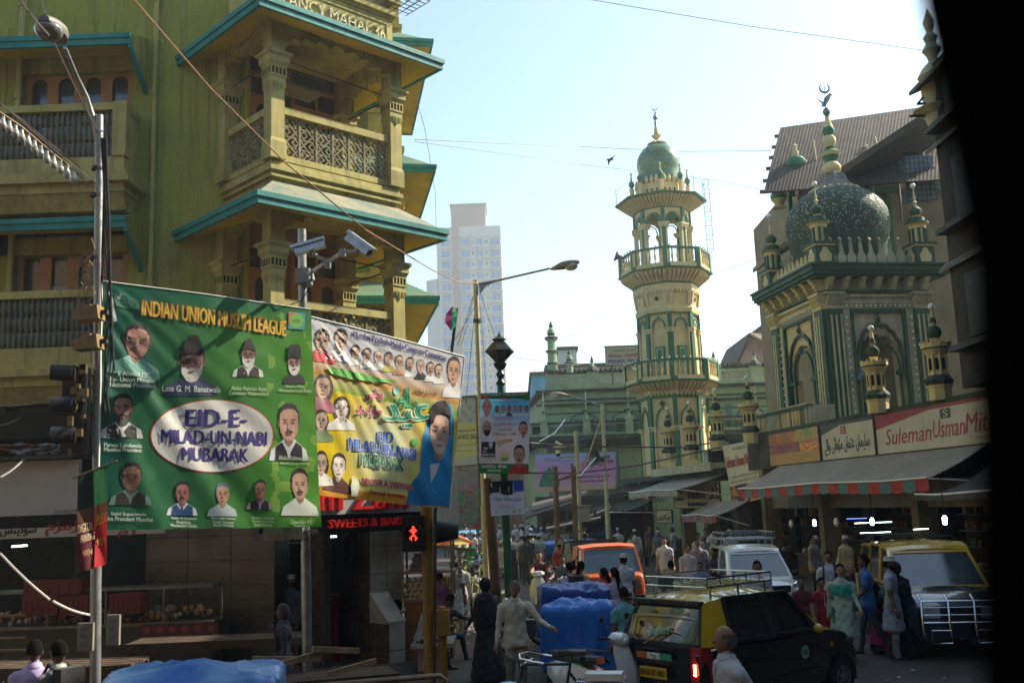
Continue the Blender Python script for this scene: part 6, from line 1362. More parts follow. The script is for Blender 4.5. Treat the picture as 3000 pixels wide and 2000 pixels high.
for i,(u0,u1,v0,v1,lb)in enumerate(((230,278,1822,1905,'dirty blank notice board left of the pole base'),(315,355,1798,1888,'pale notice board with scrawled marks right of the pole base'))):
 a,b=at(u0,v1,11.85),at(u1,v0,11.85);t=thing('notice_board',lb,'notice',a);m=MB();m.box(a.x,b.x,11.8,11.85,a.z,b.z);wbuild(m,'panel',[mat('dirty notice paint',(.26,.23,.18),.7,.3,4,.1,dirt=.5)],t)
 m=MB();
 for k in range(3):put_text(m,('NO','ENTRY','9-21')[k],(a.x+b.x)/2,a.z+(b.z-a.z)*(.78-.26*k),(b.x-a.x)*.5,.05,lambda x,z,kk:(x,11.797-kk,z))
 wbuild(m,'scrawl',[KINK],t)
t,top=pole(884,672,13.9,.068,.062,'camera_pole','thick galvanised pole holding two surveillance cameras above the banners','pole',STEEL,ubase=at(902,1900,13.9).x)
m=MB();c=at(888,812,13.8);e1,e2=at(960,775,13.5),at(1003,740,13.3)
m.box(c.x-.1,c.x+.1,13.72,13.98,c.z-.09,c.z+.12);m.bar(c,e2,.045,.045);m.box(e1.x-.04,e1.x+.04,e1.y-.04,e1.y+.04,e1.z-.05,e1.z+.05);m.box(e2.x-.04,e2.x+.04,e2.y-.04,e2.y+.04,e2.z-.05,e2.z+.05);m.tube([c+Vector((.13,-.08,.05)),c+Vector((.16,-.1,-.06)),c+Vector((.05,-.1,-.1))],.03,8)
wbuild(m,'bracket',[GALV],t)
m=MB();m.tube([at(915,790,13.6),at(905,840,13.6),at(885,880,13.7),at(850,893,13.8)],.007,4);m.tube([at(898,835,13.6),at(890,860,13.7),at(880,893,13.75)],.006,4);m.tube([at(915,800,13.5),at(905,880,13.6)],.006,4);wbuild(m,'cable',[CABLE],t)
CAMW=mat('brushed camera housing',(.50,.50,.50),.3,.15,4,.05,metal=.5)
def cctv(a,b,foot,armto,label):
 t=thing('surveillance_camera',label,'camera',foot,0,'surveillance cameras on the steel pole');ax=(b-a).normalized();sx=ax.cross(Vector((0,0,1))).normalized();uz=sx.cross(ax)
 def box(p,q,w_,h0,h1):m_=[p-sx*w_+uz*h0,p+sx*w_+uz*h0,q+sx*w_+uz*h0,q-sx*w_+uz*h0,p-sx*w_*.8+uz*h1,p+sx*w_*.8+uz*h1,q+sx*w_*.8+uz*h1,q-sx*w_*.8+uz*h1];return m_
 m=MB();m.hexa(box(a,b,.075,-.065,.03));wbuild(m,'housing',[CAMW],t);m=MB();m.hexa(box(a-ax*.04,b+ax*.02,.092,.032,.075));wbuild(m,'sunshield',[CAMW],t)
 m=MB();m.tube([a-ax*.005-uz*.015,a+ax*.01-uz*.015],.045,12);wbuild(m,'lens',[BLACK],t)
 m=MB();mid=a.lerp(b,.55)-uz*.07;m.tube([mid,foot],.025,8);m.ball(foot,.035);m.bar(foot,armto,.05,.035);wbuild(m,'arm',[GALV],t)
cctv(at(862,735,13.45),at(950,710,13.5),at(923,748,13.45),at(965,768,13.5),'left grey surveillance camera pointing left on the steel pole')
cctv(at(1085,738,13.2),at(1022,692,13.3),at(1047,735,13.25),at(1003,738,13.3),'right grey surveillance camera pointing down to the right')
m=MB();p=at(895,1552,13.8);m.box(p.x-.55,p.x-.02,13.7,13.85,p.z-.12,p.z+.1,0);m.box(p.x-.1,p.x+.15,13.75,13.85,p.z-.03,p.z,0);m.tube([at(825,1550,13.7),at(845,1590,13.7),at(880,1590,13.7),at(893,1565,13.7)],.008,4);wbuild(m,'lower_bracket',[GALV],t)
yb0=gnd(1274,1975);Yy=16.4
t=thing('signal_post','chipped yellow traffic post with lit red pedestrian man','traffic light',(at(1268,1800,Yy).x,Yy,0));x=at(1256,1800,Yy).x
m=MB();m.tube([(x,Yy,0),(x,Yy,at(1245,1470,Yy).z)],.095,12);wbuild(m,'post',[YELP],t,40);m=MB();m.tube([(x+.21,Yy,0),(x+.21,Yy,1.45)],.07,8);wbuild(m,'side_post',[YELP],t,40)
a,b=at(1275,1860,Yy-.1),at(1300,1785,Yy-.1);m=MB();m.box(x+.08,x+.33,Yy-.14,Yy+.05,a.z,b.z);wbuild(m,'control_box',[YELP],t);m=MB();m.tube([(x,Yy-.11,0),(x,Yy-.11,1.1)],.10,4);
sg0,sg1=at(1190,1600,Yy-.1),at(1238,1520,Yy-.1)
m=MB();m.box(sg0.x-.05,sg1.x+.04,Yy-.25,Yy-.02,sg0.z-.08,sg1.z+.06);wbuild(m,'signal_case',[BLACK],t)
sc_=(sg0+sg1)/2;m=MB();rings=[]
for k in range(3):rings.append([(sc_.x+.15*cos(a_),Yy-.25-.08*k,sc_.z+.15*sin(a_))for a_ in[R_(q)for q in range(-20,201,20)]])
m.loft(rings,0,False,False);wbuild(m,'hood',[BLACK],t,60)
RL=mat('lit red lamp dots',(.9,.05,.03),.4,0,3,0,emit=(1,.05,.03),estr=2.0);m=MB()
man=['..##..','..##..','.####.','######','.####.','..##..','..##..','.####.','##..##','##..##','.#..#.']
for r,rowt in enumerate(man):
 for c_,ch in enumerate(rowt):
  if ch=='#':m.tube([(sc_.x+(c_-2.5)*.021,Yy-.262,sc_.z+.10-r*.021),(sc_.x+(c_-2.5)*.021,Yy-.27,sc_.z+.10-r*.021)],.008,6)
wbuild(m,'red_man',[RL],t,kind='stuff')
m=MB();rings=[]
p=at(1290,1560,Yy)
for k in range(4):rings.append([(p.x+k*.13-.1,Yy+.14*cos(a_),p.z+.03*k*0+.2*sin(a_)*(1-.12*k)+.02)for a_ in[2*pi*j/14 for j in range(14)]])
m.loft(rings);wbuild(m,'side_hood',[BLACK],t,60)
t=thing('wooden_stick','dark wooden stick holding the right edge of the yellow banner','stick',(at(1268,1900,16.1).x,16.1,0));m=MB();m.tube([(at(1268,1900,16.1).x,16.1,0),at(1275,1500,16.1),at(1321,1050,16.1),at(1338,903,16.1)],[.03,.03,.028,.028],6);wbuild(m,'stick',[IRON],t)
t=thing('pink_kite','pink and green paper kite caught on the wooden stick','kite',at(1320,930,16.0));c=at(1333,930,16.0)
m=MB()
for i,(a_,b_)in enumerate((((1326,897),(1306,920)),((1306,920),(1304,945)),((1304,945),(1322,968)))):m.poly([c,at(*a_,15.95),at(*b_,15.9)],0)
for(a_,b_)in(((1337,905),(1326,897)),((1322,968),(1337,955)),((1340,925),(1337,905)),((1337,955),(1340,925))):m.poly([at(1323,932,15.9),at(*a_,16.0),at(*b_,15.97)],1)
wbuild(m,'paper',[mat('pink paper',(.62,.05,.28),.6,.2,3,0,trans=.4),mat('green paper',(.04,.42,.20),.6,.2,3,0,trans=.4)],t)
t,top=pole(1393,822,24.0,.085,.06,'street_lamp','tall cream street lamp with long arm and glowing glass head at centre','street lamp',CRPOLE,ubase=at(1430,1780,24).x)  # glass head is a plain cream colour
m=MB();a=at(1402,832,24);b=at(1612,786,23.6);m.tube([a,at(1455,822,24),b],[.035,.03,.026],7);m.poly([at(1403,835,24),at(1450,826,24),at(1425,838,24),at(1406,862,24)]);m.poly([at(1406,862,24.03),at(1425,838,24.03),at(1450,826,24.03),at(1403,835,24.03)]);wbuild(m,'arm',[GALV],t)
hd_=at(1668,775,23.5);ax=(at(1612,790,23.6)-hd_).normalized();m,g=headmesh(hd_,ax,.72,.19,0);wbuild(m,'lamp_head',[MATS['grey cast lamp body']],t,50);wbuild(g,'lamp_glass',[LENS],t,60)
m=MB();
for z in(7.45,4.6,2.6):m.lathe(top.x+.02*(8-z),24,[(.10,z),(.10,z+.08)],10)
wbuild(m,'pole_band',[IRON],t)
t=thing('wooden_post','rough brown wooden post leaning beside the lamp pole and green post','post',(gnd(1462,1830).x,22.5,0));m=MB();m.tube([at(1462,1850,22.3),at(1437,1520,22.3),at(1428,1400,22.3)],[.12,.11,.09],8);wbuild(m,'timber',[mat('reddish raw timber',(.20,.10,.055),.8,.4,3,.4)],t)
Yl=20.0;t=thing('lantern_post','ornate black lantern on a green post behind the party poster','street lamp',(at(1470,1500,Yl).x,Yl,0));x=at(1468,1150,Yl).x;xb=at(1490,1750,Yl).x-.1
m=MB();z1=at(1468,1125,Yl).z;m.tube([(x+.02,Yl,0),(x,Yl,z1)],[.085,.075],14);wbuild(m,'post',[mat('chipped green post paint',(.035,.15,.08),.55,.3,3,.2,dirt=.6,dcol=(.10,.085,.07))],t,40)
m=MB();Z=lambda v:at(1467,v,Yl).z
m.lathe(x,Yl,[(.08,z1-.02),(.10,z1+.02),(.05,z1+.10),(.09,z1+.2),(.05,z1+.28),(.12,z1+.36),(.14,z1+.42),(.06,z1+.46)],10);wbuild(m,'neck',[BLACK],t,40)
zb_,zt_=Z(1062),Z(1030)+.0;z2=z1+.46;z3=Z(1033)
m=MB()
def hexr(r,z):return[(x+r*cos(a_+.3),Yl+r*sin(a_+.3),z)for a_ in[k*pi/3 for k in range(6)]]
m.loft([hexr(.13,z2),hexr(.13,z2+.04)]);
for k in range(6):m.bar(hexr(.125,z2+.04)[k],hexr(.26,z3)[k],.025,.025)
m.loft([hexr(.30,z3),hexr(.31,z3+.03),hexr(.15,Z(1003)),hexr(.11,Z(1001)),hexr(.11,Z(997)),hexr(.17,Z(995)),hexr(.05,Z(985)),hexr(.02,Z(978)),hexr(.005,Z(970))]);wbuild(m,'lantern_frame',[mat('black and brass lantern metal',(.035,.032,.025),.35,.3,3,.1,metal=.5)],t)
m=MB();m.loft([hexr(.115,z2+.04),hexr(.245,z3)]);wbuild(m,'lantern_glass',[mat('amber dusty lantern glass',(.10,.10,.07),.12,.4,2,0,spec=.8)],t)
t=thing('black_bollard','short black and yellow post beside the green lamp post','post',gnd(1508,1745));p=gnd(1508,1745);m=MB();m.box(p.x-.09,p.x+.09,p.y-.05,p.y+.05,0,1.65,0);m.box(p.x-.1,p.x+.1,p.y-.06,p.y+.06,.2,.4,1);wbuild(m,'post',[BLACK,YELP],t)
t,top=pole(1764,1182,44,.11,.085,'street_lamp','cream street lamp in front of the prayer hall with horn speaker','street lamp',CRPOLE,ubase=at(1786,1640,44).x)
m=MB();m.tube([top+Vector((0,0,-.1)),at(1700,1168,44),at(1658,1161,44)],[.045,.04,.035],6);wbuild(m,'arm',[GALV],t)
hd_=at(1632,1156,44);m,g=headmesh(hd_,Vector((1,0,-.12)).normalized(),.9,.22,0);wbuild(m,'lamp_head',[MATS['grey cast lamp body']],t,50);wbuild(g,'lamp_glass',[LENS],t,60)
h=thing('horn_speaker','big grey horn speaker clamped on the far lamp pole','loudspeaker',at(1745,1342,43.7));c=at(1745,1342,43.7);m=MB();m.T=Matrix.Translation(c)@Matrix.Rotation(R_(-75),4,'Y')@Matrix.Rotation(R_(38),4,'X')
m.lathe(0,0,[(.06,-.5),(.10,-.3),(.2,-.05),(.42,.15),(.44,.17)],16,cap=False);m.T=None;wbuild(m,'horn',[METD],h,40);m=MB();m.tube([c,at(1785,1335,44)],.07,6);wbuild(m,'bracket',[METD],h)
t,top=pole(1686,1262,40,.10,.085,'utility_pole','cream utility pole with tube light, dome camera and grey cabinet','pole',CRPOLE,ubase=at(1706,1660,40).x)
a,b=at(1686,1528,39.7),at(1728,1482,39.7);m=MB();m.box(a.x,b.x,39.5,39.8,a.z,b.z);m.box(a.x-.05,b.x+.08,39.45,39.85,b.z,b.z+.05);wbuild(m,'cabinet',[mat('grey cabinet paint',(.34,.33,.30),.6,.2,2,.1)],t)
m=MB();m.tube([at(1622,1310,40),at(1686,1306,40)],.05,5);m.tube([at(1638,1338,40),at(1690,1336,40)],.04,5);wbuild(m,'cross_arm',[CRPOLE],t);m=MB();m.tube([at(1627,1293,39.8),at(1646,1304,39.8)],.055,6);wbuild(m,'tube_lamp',[mat('white tube lamp case',(.75,.76,.74),.4,.1,3,0)],t)
c=at(1635,1326,39.8);m=MB();m.tube([c+Vector((0,0,.1)),c+Vector((0,0,-.02))],.10,10);m.ball(c-Vector((0,0,.06)),.09,1);wbuild(m,'dome_camera',[WHITEP,BLACK],t,40)
for i,(u,v0,v1,r,lb)in enumerate(((1626,1365,1640,.10,'rough bamboo pole left of the scaffold pair'),(1676,1358,1640,.05,'thin bamboo pole, left one of the close pair'),(1683,1366,1640,.05,'thin bamboo pole, right one of the close pair'))):
 p=at(u,v0,37+i*.5);t=thing('bamboo_pole',lb,'bamboo pole',(at(u+8,v1,37+i*.5).x,p.y,0),0,'bamboo poles near the prayer hall');m=MB();m.tube([(t.location.x,p.y,0),p],r,7);
 if i==0:m.bar(at(1628,1410,36.9),at(1690,1385,36.9),.08,.08)
 if i==1:m.bar(at(1618,1566,37),at(1700,1555,37),.06,.06)
 wbuild(m,'pole',[mat('brown bamboo',(.20,.12,.07),.7,.4,3,.2)],t)
def cable(label,pts,r,m,sag=.0):
 P_=[at(*p)for p in pts];out=[]
 for k in range(len(P_)-1):
  for j in range(8):t_=j/8;q=P_[k].lerp(P_[k+1],t_);q.z-=sag*sin(pi*t_);out.append(q)
 out.append(P_[-1]);b=MB();b.tube(out,r,5);o=b.build('cable',[m],None);tag(o,label,'cable');return o
cable('orange rope running from the top edge past the balcony to the centre lamp',[(385,-10,10),(620,262,13),(840,480,15.5),(1070,673,17.5),(1190,745,19),(1265,790,21),(1340,826,23),(1398,829,24)],.013,ROPE)
cable('thin wire across the top of the sky',[(1720,-2,30),(2200,78,32),(2720,150,34)],.012,GREYC)
cable('long thin wire behind the minaret dome',[(1215,408,26),(1450,420,45),(1700,430,62),(2000,444,58),(2260,442,50)],.016,GREYC)
cable('lower thin wire falling to the right behind the minaret',[(1215,415,27),(1700,482,60),(2100,528,58),(2240,558,50)],.012,GREYC)
cable('slack wire dropping past the tower block',[(1205,235,25),(1245,380,27),(1275,560,30),(1285,900,33)],.008,GREYC)
for i,(a_,b_)in enumerate((((1392,850,24),(1352,1010,20)),((1405,850,24),(1460,1010,20.5)),((1395,860,24),(1365,1180,28)),((1390,900,24),(1300,1040,22)),((1408,900,24),(1425,1150,22)),((1385,870,24),(1340,1010,24)))):
 cable('thin guy wire number %s fanning down from the lamp pole top'%('one','two','three','four','five','six')[i],[a_,b_],.008,CABLE,.05)
cable('black cable across the prayer hall front at balcony height',[(1553,1297,30),(1700,1308,42),(2000,1310,45),(2160,1285,40)],.03,CABLE)
cable('lower black cable across the pink banner',[(1553,1384,30),(1690,1386,42),(1870,1362,46),(2110,1310,40)],.035,CABLE)
cable('pale rope looping from the utility pole to the lamp',[(1630,1404,38),(1680,1398,40),(1715,1360,41),(1760,1230,43)],.03,ROPE)
cable('white cord hanging from the horn speaker',[(1655,1398,38),(1700,1392,40),(1745,1340,43)],.025,WHITEP)
cable('drooping cord left of the utility pole',[(1580,1293,36),(1625,1268,38),(1656,1228,40)],.025,WHITEP)
cable('long faint wire rising behind the spires',[(1630,1000,70),(1860,885,75),(2240,750,60)],.014,GREYC)
cable('faint wire from the lantern to the prayer hall',[(1500,1045,30),(1620,1062,55),(1700,1070,60)],.012,GREYC)
for i,(p0,p1,rr)in enumerate((((55,-5,9),(150,110,10.6),.012),((118,-5,9),(135,40,10.4),.008),((135,75,10.4),(292,400,12),.012),((0,300,10),(285,540,12),.006),((0,1620,10),(145,1755,11),.012),((155,1760,10.5),(262,1800,11.8),.012),((0,1190,12),(200,1165,12),.008),((0,1398,11),(70,1345,11.5),.014),((0,1245,11.5),(60,1222,11.8),.006))):
 cable(('wire running up to the left lamp head','short wire above the left lamp head','wire alongside the left lamp arm','thin wire along the bulb string','pale cord dropping at lower left','pale cord end near the left pole','thin wire by the traffic signal','bare string of tiny bulbs at far left','small wire at far left edge')[i],[p0,p1],rr,GREYC if i not in(4,5)else WHITEP,.02)
for i,(u,v,Y,s,lb)in enumerate(((1786,468,40,.36,'dark pigeon flying left of the minaret dome'),(2393,775,34.2,.26,'pigeon perched on the domed tower cornice'))):
 p=at(u,v,Y);t=thing('pigeon',lb,'bird',p);m=MB();m.tube([p+Vector((-.35*s,0,.05*s)),p+Vector((-.1*s,0,0)),p+Vector((.25*s,0,.02*s)),p+Vector((.5*s,0,.1*s))],[.02*s,.13*s,.15*s,.03*s],8);m.ball(p+Vector((-.35*s,0,.08*s)),.08*s)
 if i==0:m.poly([p+Vector((-.2*s,0,.05*s)),p+Vector((.2*s,0,.05*s)),p+Vector((.75*s,-.3,.32*s))]);m.poly([p+Vector((-.25*s,0,0)),p+Vector((.15*s,0,0)),p+Vector((-.1*s,.3,-.45*s))])
 else:m.tube([p+Vector((.05*s,0,-.1*s)),p+Vector((.05*s,0,-.3*s))],.02*s,4)
 wbuild(m,'body',[mat('slate feathers',(.05,.05,.06),.7,.3,9,.1)],t,60)
SB=thing('shop_sign','plain white fascia board over the left shop with small address lettering','sign',at(115,1515,17.6))
a,b=at(-40,1514,17.5),at(232,1345,17.5);m=MB();m.box(a.x,b.x,17.5,17.62,a.z,b.z);wbuild(m,'board',[mat('grey white acrylic board',(.40,.37,.34),.5,.1,1,.05)],SB)
m=MB();c=at(205,1497,17.48);put_text(m,'39-41 FANCY MAHAL',c.x,c.z,.55,.07,lambda x,z,k:(x,17.49-k,z));wbuild(m,'address',[KINK],SB)
SB=thing('shop_sign','long white board with black and red Urdu sweet shop lettering','sign',at(115,1580,17.4))
a,b=at(-40,1580,17.4),at(478,1532,17.4);m=MB();m.box(a.x,b.x,17.42,17.5,a.z,b.z);wbuild(m,'board',[mat('dim white acrylic board',(.42,.38,.31),.5,.1,1,.05)],SB)
m=MB();c=at(52,1555,17.4);put_text(m,urdu('سوئیٹس'),c.x,c.z+.02,.62,.22,lambda x,z,k:(x,17.41-k,z),off=.05);wbuild(m,'black_lettering',[BLACK],SB)
m=MB();c=at(180,1552,17.4);put_text(m,urdu('زمزم'),c.x,c.z+.02,.55,.24,lambda x,z,k:(x,17.41-k,z),off=.06);c=at(370,1560,17.4);put_text(m,urdu('زم'),c.x,c.z,.3,.16,lambda x,z,k:(x,17.41-k,z),off=.06);wbuild(m,'red_lettering',[RINK],SB)
m=MB();a,b=at(-40,1532,17.5),at(480,1512,17.5);m.box(a.x,b.x,17.45,17.6,a.z,b.z);o=m.build('fascia_strip',[BLACK]);tag(o,'thin black strip between the white board and Urdu board','strip')
SB=thing('shop_sign','grey fascia with big red letters and black SWEETS & BAKERY strip','sign',FR@Vector((1.2,-.4,2.9)))
FZ=lambda v,Y:at(1100,v,Y).z
z0,z1,z2=FZ(1548,18.4),FZ(1502,18.4),FZ(1445,18.4)
m=MB();m.T=FR;m.box(-.6,3.1,-.62,-.45,z1,z2+.35);m.T=None;wbuild(m,'board',[mat('pale metal fascia',(.36,.34,.33),.4,.1,1,.05)],SB)
m=MB();m.T=FR;m.box(-.6,3.1,-.55,-.4,z0-.05,z1-.002);m.T=None;wbuild(m,'black_strip',[BLACKP],SB)
m=MB();m.T=FR;m.box(3.1,3.75,-.62,-.3,z0,z2+.35);m.T=None;wbuild(m,'end_panel',[OFFW],SB)  # end panel paler than the fascia, sunlight put into its colour
m=MB();m.T=FR;put_text(m,'Zam Zam',1.1,z1+.28,2.7,.42,lambda a_,b_,k:(a_,-.62-k,b_),off=.05,thick=.08);m.T=None;wbuild(m,'red_name',[REDL],SB)
m=MB();m.T=FR;put_text(m,'SWEETS & BAKERY',1.75,(z0+z1)/2-.02,2.0,.15,lambda a_,b_,k:(a_,-.56-k,b_),off=.05,thick=.05);m.T=None;wbuild(m,'red_strapline',[mat('glowing red strapline',(.38,.012,.012),.4,0,3,0,emit=(1,.03,.02),estr=.02)],SB)
import numpy as np
SK=[mat('brown skin',(.26,.135,.075),.55,.12,6,.05),mat('light brown skin',(.38,.215,.13),.55,.12,6,.05),mat('dark brown skin',(.16,.08,.047),.55,.12,6,.05)]
HAIR=mat('black hair',(.006,.005,.004),.9,.3,30,.4,spec=.1);GREYH=mat('grey hair',(.13,.12,.11),.7,.4,30,.4)
SHOE=mat('dark leather',(.02,.014,.010),.5,.2,6,.1);EYEM=mat('eye white',(.45,.42,.38),.3,0,3,0);CAPW=mat('white knitted cap',(.62,.60,.55),.85,.15,20,.4)
def cloth(c,name=None):
 nm=name or 'cloth %.2f %.2f %.2f'%tuple(c);return mat(nm,c,.85,.2,5,.5,sheen=.1,bscale=9)
def ringE(c,a,b,tz=Vector((0,0,1)),n=12,yaw=0):
 return[(c[0]+a*cos(t)*cos(yaw)-b*sin(t)*sin(yaw),c[1]+a*cos(t)*sin(yaw)+b*sin(t)*cos(yaw),c[2])for t in[2*pi*k/n for k in range(n)]]
def head_into(mb,T,skin=0,hair=1,eye=2,hstyle='short',beard=None):
 mb.T=T;n,k=18,14;rings=[]
 for a in range(k+1):
  t=-pi/2+pi*a/k;z=sin(t)*.118;r=cos(t)
  ring=[]
  for j in range(n):
   th=2*pi*j/n;x=r*.074*cos(th);y=r*.094*sin(th)
   low=max(0,-z/.118)
   x*=1-.30*low;y*=1-.10*low
   if y<0:y+=-.012*low*r+.006*(1-abs(z)/.118)
   if y<0 and z<-.06:y-=.012*math.exp(-((th-1.5*pi)/.4)**2)
   if y<0 and abs(z)<.02:y+=.006*math.exp(-((abs(th-1.5*pi)-.42)/.18)**2)
   ring.append((x,y,z))
  rings.append(ring)
 mb.loft(rings,skin)
 mb.hexa([(-.016,-.088,-.030),(.016,-.088,-.030),(.010,-.078,.02),(-.010,-.078,.02),(-.011,-.112,-.026),(.011,-.112,-.026),(.006,-.090,.018),(-.006,-.090,.018)],skin)
 for s in(-1,1):
  mb.ball((s*.030,-.080,.006),.0125,eye,7,5,(1.2,.6,.8));mb.ball((s*.030,-.088,.006),.006,hair,6,4)
  mb.bar((s*.014,-.090,.024),(s*.046,-.084,.025),.006,.007,hair);mb.ball((s*.076,.004,-.006),.022,skin,7,5,(.4,.8,1.35))
 mb.bar((-.022,-.089,-.050),(.022,-.089,-.050),.007,.010,3 if False else skin);mb.bar((-.02,-.0925,-.0505),(.02,-.0925,-.0505),.003,.004,hair)
 if beard is not None:
  rr=[]
  for a in range(5):
   z=-.045-.022*a;q=.075*(1-.16*a);rr.append([(q*cos(th),-.0-.098*(1-.08*a)*abs(sin(th))-.004,z)for th in[pi+pi*j/8 for j in range(9)]])
  mb.loft(rr,beard,False,False)
 mb.T=None
def hair_mesh(T,style='short'):
 m=MB();m.T=T;rings=[];n=18
 lo={'short':-.02,'bald':.0,'cap':.045,'long':-.05,'scarf':-.10}[style];s={'short':1.09,'bald':1.03,'cap':1.10,'long':1.12,'scarf':1.17}[style]
 for a in range(9):
  t=a/8;z=lo+(.124-lo)*sin(t*pi/2)*(1.0 if style!='cap' else 1.04);r=sqrt(max(0,1-(max(-.8,min(1,z/.124)))**2))
  if style=='cap':r=max(r,.80)if t<.75 else r;r*=1
  ring=[]
  for j in range(n):
   th=2*pi*j/n;fr=max(0,-sin(th));zz=z
   if style in('short','long','scarf')and fr>.25:zz=max(z,.035+.055*fr)if style!='scarf' else max(z,.03+.045*fr)
   rr=sqrt(max(0.0,1-min(1,(zz/.128))**2))if style!='cap' else r
   ring.append((rr*.076*s*cos(th),rr*.096*s*sin(th)+.004,zz*(1.04 if style!='bald' else 1.01)))
  rings.append(ring)
 m.loft(rings);
 if style=='long':m.tube([(0,.085,-.02),(0,.11,-.12),(0,.12,-.32)],[.05,.045,.02],8)
 if style=='bald':pass
 m.T=None;return m
def rotv(v,ax,a):return Matrix.Rotation(a,3,ax)@Vector(v)
QUEUE=[]
def person(u,v,Y,label,facing=0,H=1.68,shirt=(.6,.6,.58),trousers=(.05,.05,.055),skin=0,hstyle='short',capm=None,kind='shirt',sleeve='short',pose='stand',arms=None,beard=None,group=None,lean=0.0,extra=None,scarfc=None,hair_m=None,z=0.0,loc=None,bulk=1.0,headtilt=0.0,headturn=0.0,ph=.5):
 """facing: degrees clockwise seen from above, 0 = towards the camera side (-y)"""
 if Y is not None and 17.9<Y<30:Y*=.94
 p=loc if loc is not None else(Vector((at(u,v,Y).x,Y,z))if Y is not None else gnd(u,v))
 p=Vector((p.x,p.y,z))
 t=thing('person',label,'person',p,-R_(facing),group);s=H/1.70;t.scale=(1,1,1)
 hipA={'stand':(0.04,-.04),'walk':(.42*ph*2,-.38*ph*2),'sit':(1.45,1.35),'ride':(1.15,1.15),'squat':(1.2,1.1)}[pose]
 knee={'stand':(.03,.05),'walk':(.12,.45*ph*2),'sit':(1.35,1.2),'ride':(1.35,1.35),'squat':(1.4,1.4)}[pose]
 hz={'stand':.90,'walk':.885,'sit':.50,'ride':.78,'squat':.50}[pose]
 fwd=Vector((0,-1,0));P=[];segs=[]
 pel=Vector((0,0,hz));up=rotv((0,0,1),'X',lean)
 chest=pel+up*.34;neck=pel+up*.52;head=neck+rotv(up,'X',headtilt)*.135+Vector((0,-.012,0))
 mb=MB();b_=bulk
 def ell(c,a,d):return ringE(c,a*b_,d*b_)
 tors=[(0,.150,.112),(.08,.158,.115),(.18,.140,.100),(.30,.158,.112),(.40,.172,.112),(.46,.160,.095),(.50,.09,.07),(.53,.055,.055)]
 if kind in('woman','saree'):tors=[(0,.170,.130),(.08,.165,.120),(.18,.125,.095),(.30,.145,.122),(.40,.150,.105),(.46,.135,.085),(.50,.07,.06),(.53,.045,.048)]
 mb.loft([ell(pel+up*h,a,d)for h,a,d in tors]);segs.append((pel,pel+up*.47,.15*b_,.13*b_,1));
 mb.tube([neck-up*.04,head],[.052,.050],8);segs.append((neck-up*.0,head,.05,.05,0))
 arms=arms or{'stand':((.05,.12,.25),(-.05,.12,.2)),'walk':((-.35,.12,.35),(.35,.12,.45)),'sit':((.5,.12,.9),(.6,.12,.9)),'ride':((.95,.16,.5),(.95,.16,.5)),'squat':((.7,.1,.8),(.6,.1,.9))}[pose]
 hands=[]
 for i,sx in enumerate((-1,1)):
  a,bd,e=arms[i];sh=pel+up*.435+Vector((sx*(.178 if kind not in('woman','saree','burqa')else.158)*b_,0,0))
  d1=rotv(rotv((0,0,-1),'Y',-sx*bd),'X',-a);el=sh+d1*.285;d2=rotv(d1,'X',-e);
  if e>.9:d2=(d2+Vector((-sx*.35,0,0))).normalized()
  wr=el+d2*.245;mb.tube([sh+Vector((-sx*.03,0,.0)),sh+d1*.02,el,wr],[.062*b_,.062*b_,.046,.033],9)
  sl={'short':.62,'long':2.0,'none':.1}[sleeve]
  if sl>=2:segs+=[(sh,el,.06,.046,1),(el,wr,.046,.034,1)]
  else:m_=sh.lerp(el,sl);segs+=[(sh,m_,.064,.052,1),(m_,el,.050,.046,0),(el,wr,.045,.033,0)]
  hands.append((wr,d2,sx))
  if sleeve=='short':q=sh.lerp(el,.64);mb.tube([sh.lerp(el,.2),q],[.06,.066],10)
 for i,sx in enumerate((-1,1)):
  hp=pel+Vector((sx*.088,0,-.02));d1=rotv((0,0,-1),'X',-hipA[i]);
  if pose in('sit','ride'):d1=(d1+Vector((sx*.18,0,0))).normalized()
  kn=hp+d1*.42;d2=rotv(d1,'X',knee[i]);an=kn+d2*.40
  wd=1.12 if trousers else 1
  mb.tube([hp,kn,an],[.088*b_,.064*b_,.046],9);segs+=[(hp,kn,.09*b_,.064*b_,2),(kn,an,.064*b_,.05,2)]
  ft=an+Vector((0,0,-.02));tip=an+rotv((0,-.19,-.055),'X',min(.0,-(hipA[i]-knee[i])*.35)if pose!='sit' else 0)
  mb.tube([ft+Vector((0,.04,-.03)),ft.lerp(tip,.5),tip],[.040,.042,.028],8);segs.append((ft,tip,.04,.035,3))
 low=hz
 if kind=='shirt' and pose in('stand','walk'):mb.loft([ell(pel+up*h,a,d)for h,a,d in((-.13,.188,.145),(-.04,.180,.138),(.06,.168,.124),(.16,.15,.108))]);segs.append((pel-up*.11,pel+up*.1,.19*b_,.17*b_,1))
 if kind in('kurta','woman','saree','burqa','lungi'):
  bot={'kurta':.46,'woman':.42,'saree':.06,'burqa':.03,'lungi':.3}[kind];top_=pel+up*.10;ca=.5*(hipA[0]+hipA[1])
  wb={'kurta':(.205,.185),'woman':(.235,.2),'saree':(.25,.24),'burqa':(.30,.28),'lungi':(.19,.17)}[kind]
  hl=[]
  for k in range(7):
   f=k/6;c=top_.lerp(Vector((0,.02,bot)),f);a_=(.16+(wb[0]-.16)*f)*b_;d_=(.12+(wb[1]-.12)*f)*b_
   if pose=='walk':d_+=.07*f
   n=18;hl.append([(c.x+a_*cos(q)*(1+.05*sin(q*6+k)),c.y+d_*sin(q)*(1+.05*sin(q*6+k)),c.z)for q in[2*pi*j/n for j in range(n)]])
  mb.loft(hl);segs.append((top_,Vector((0,0,bot)),.15,wb[0]*.92,1 if kind!='lungi' else 2))
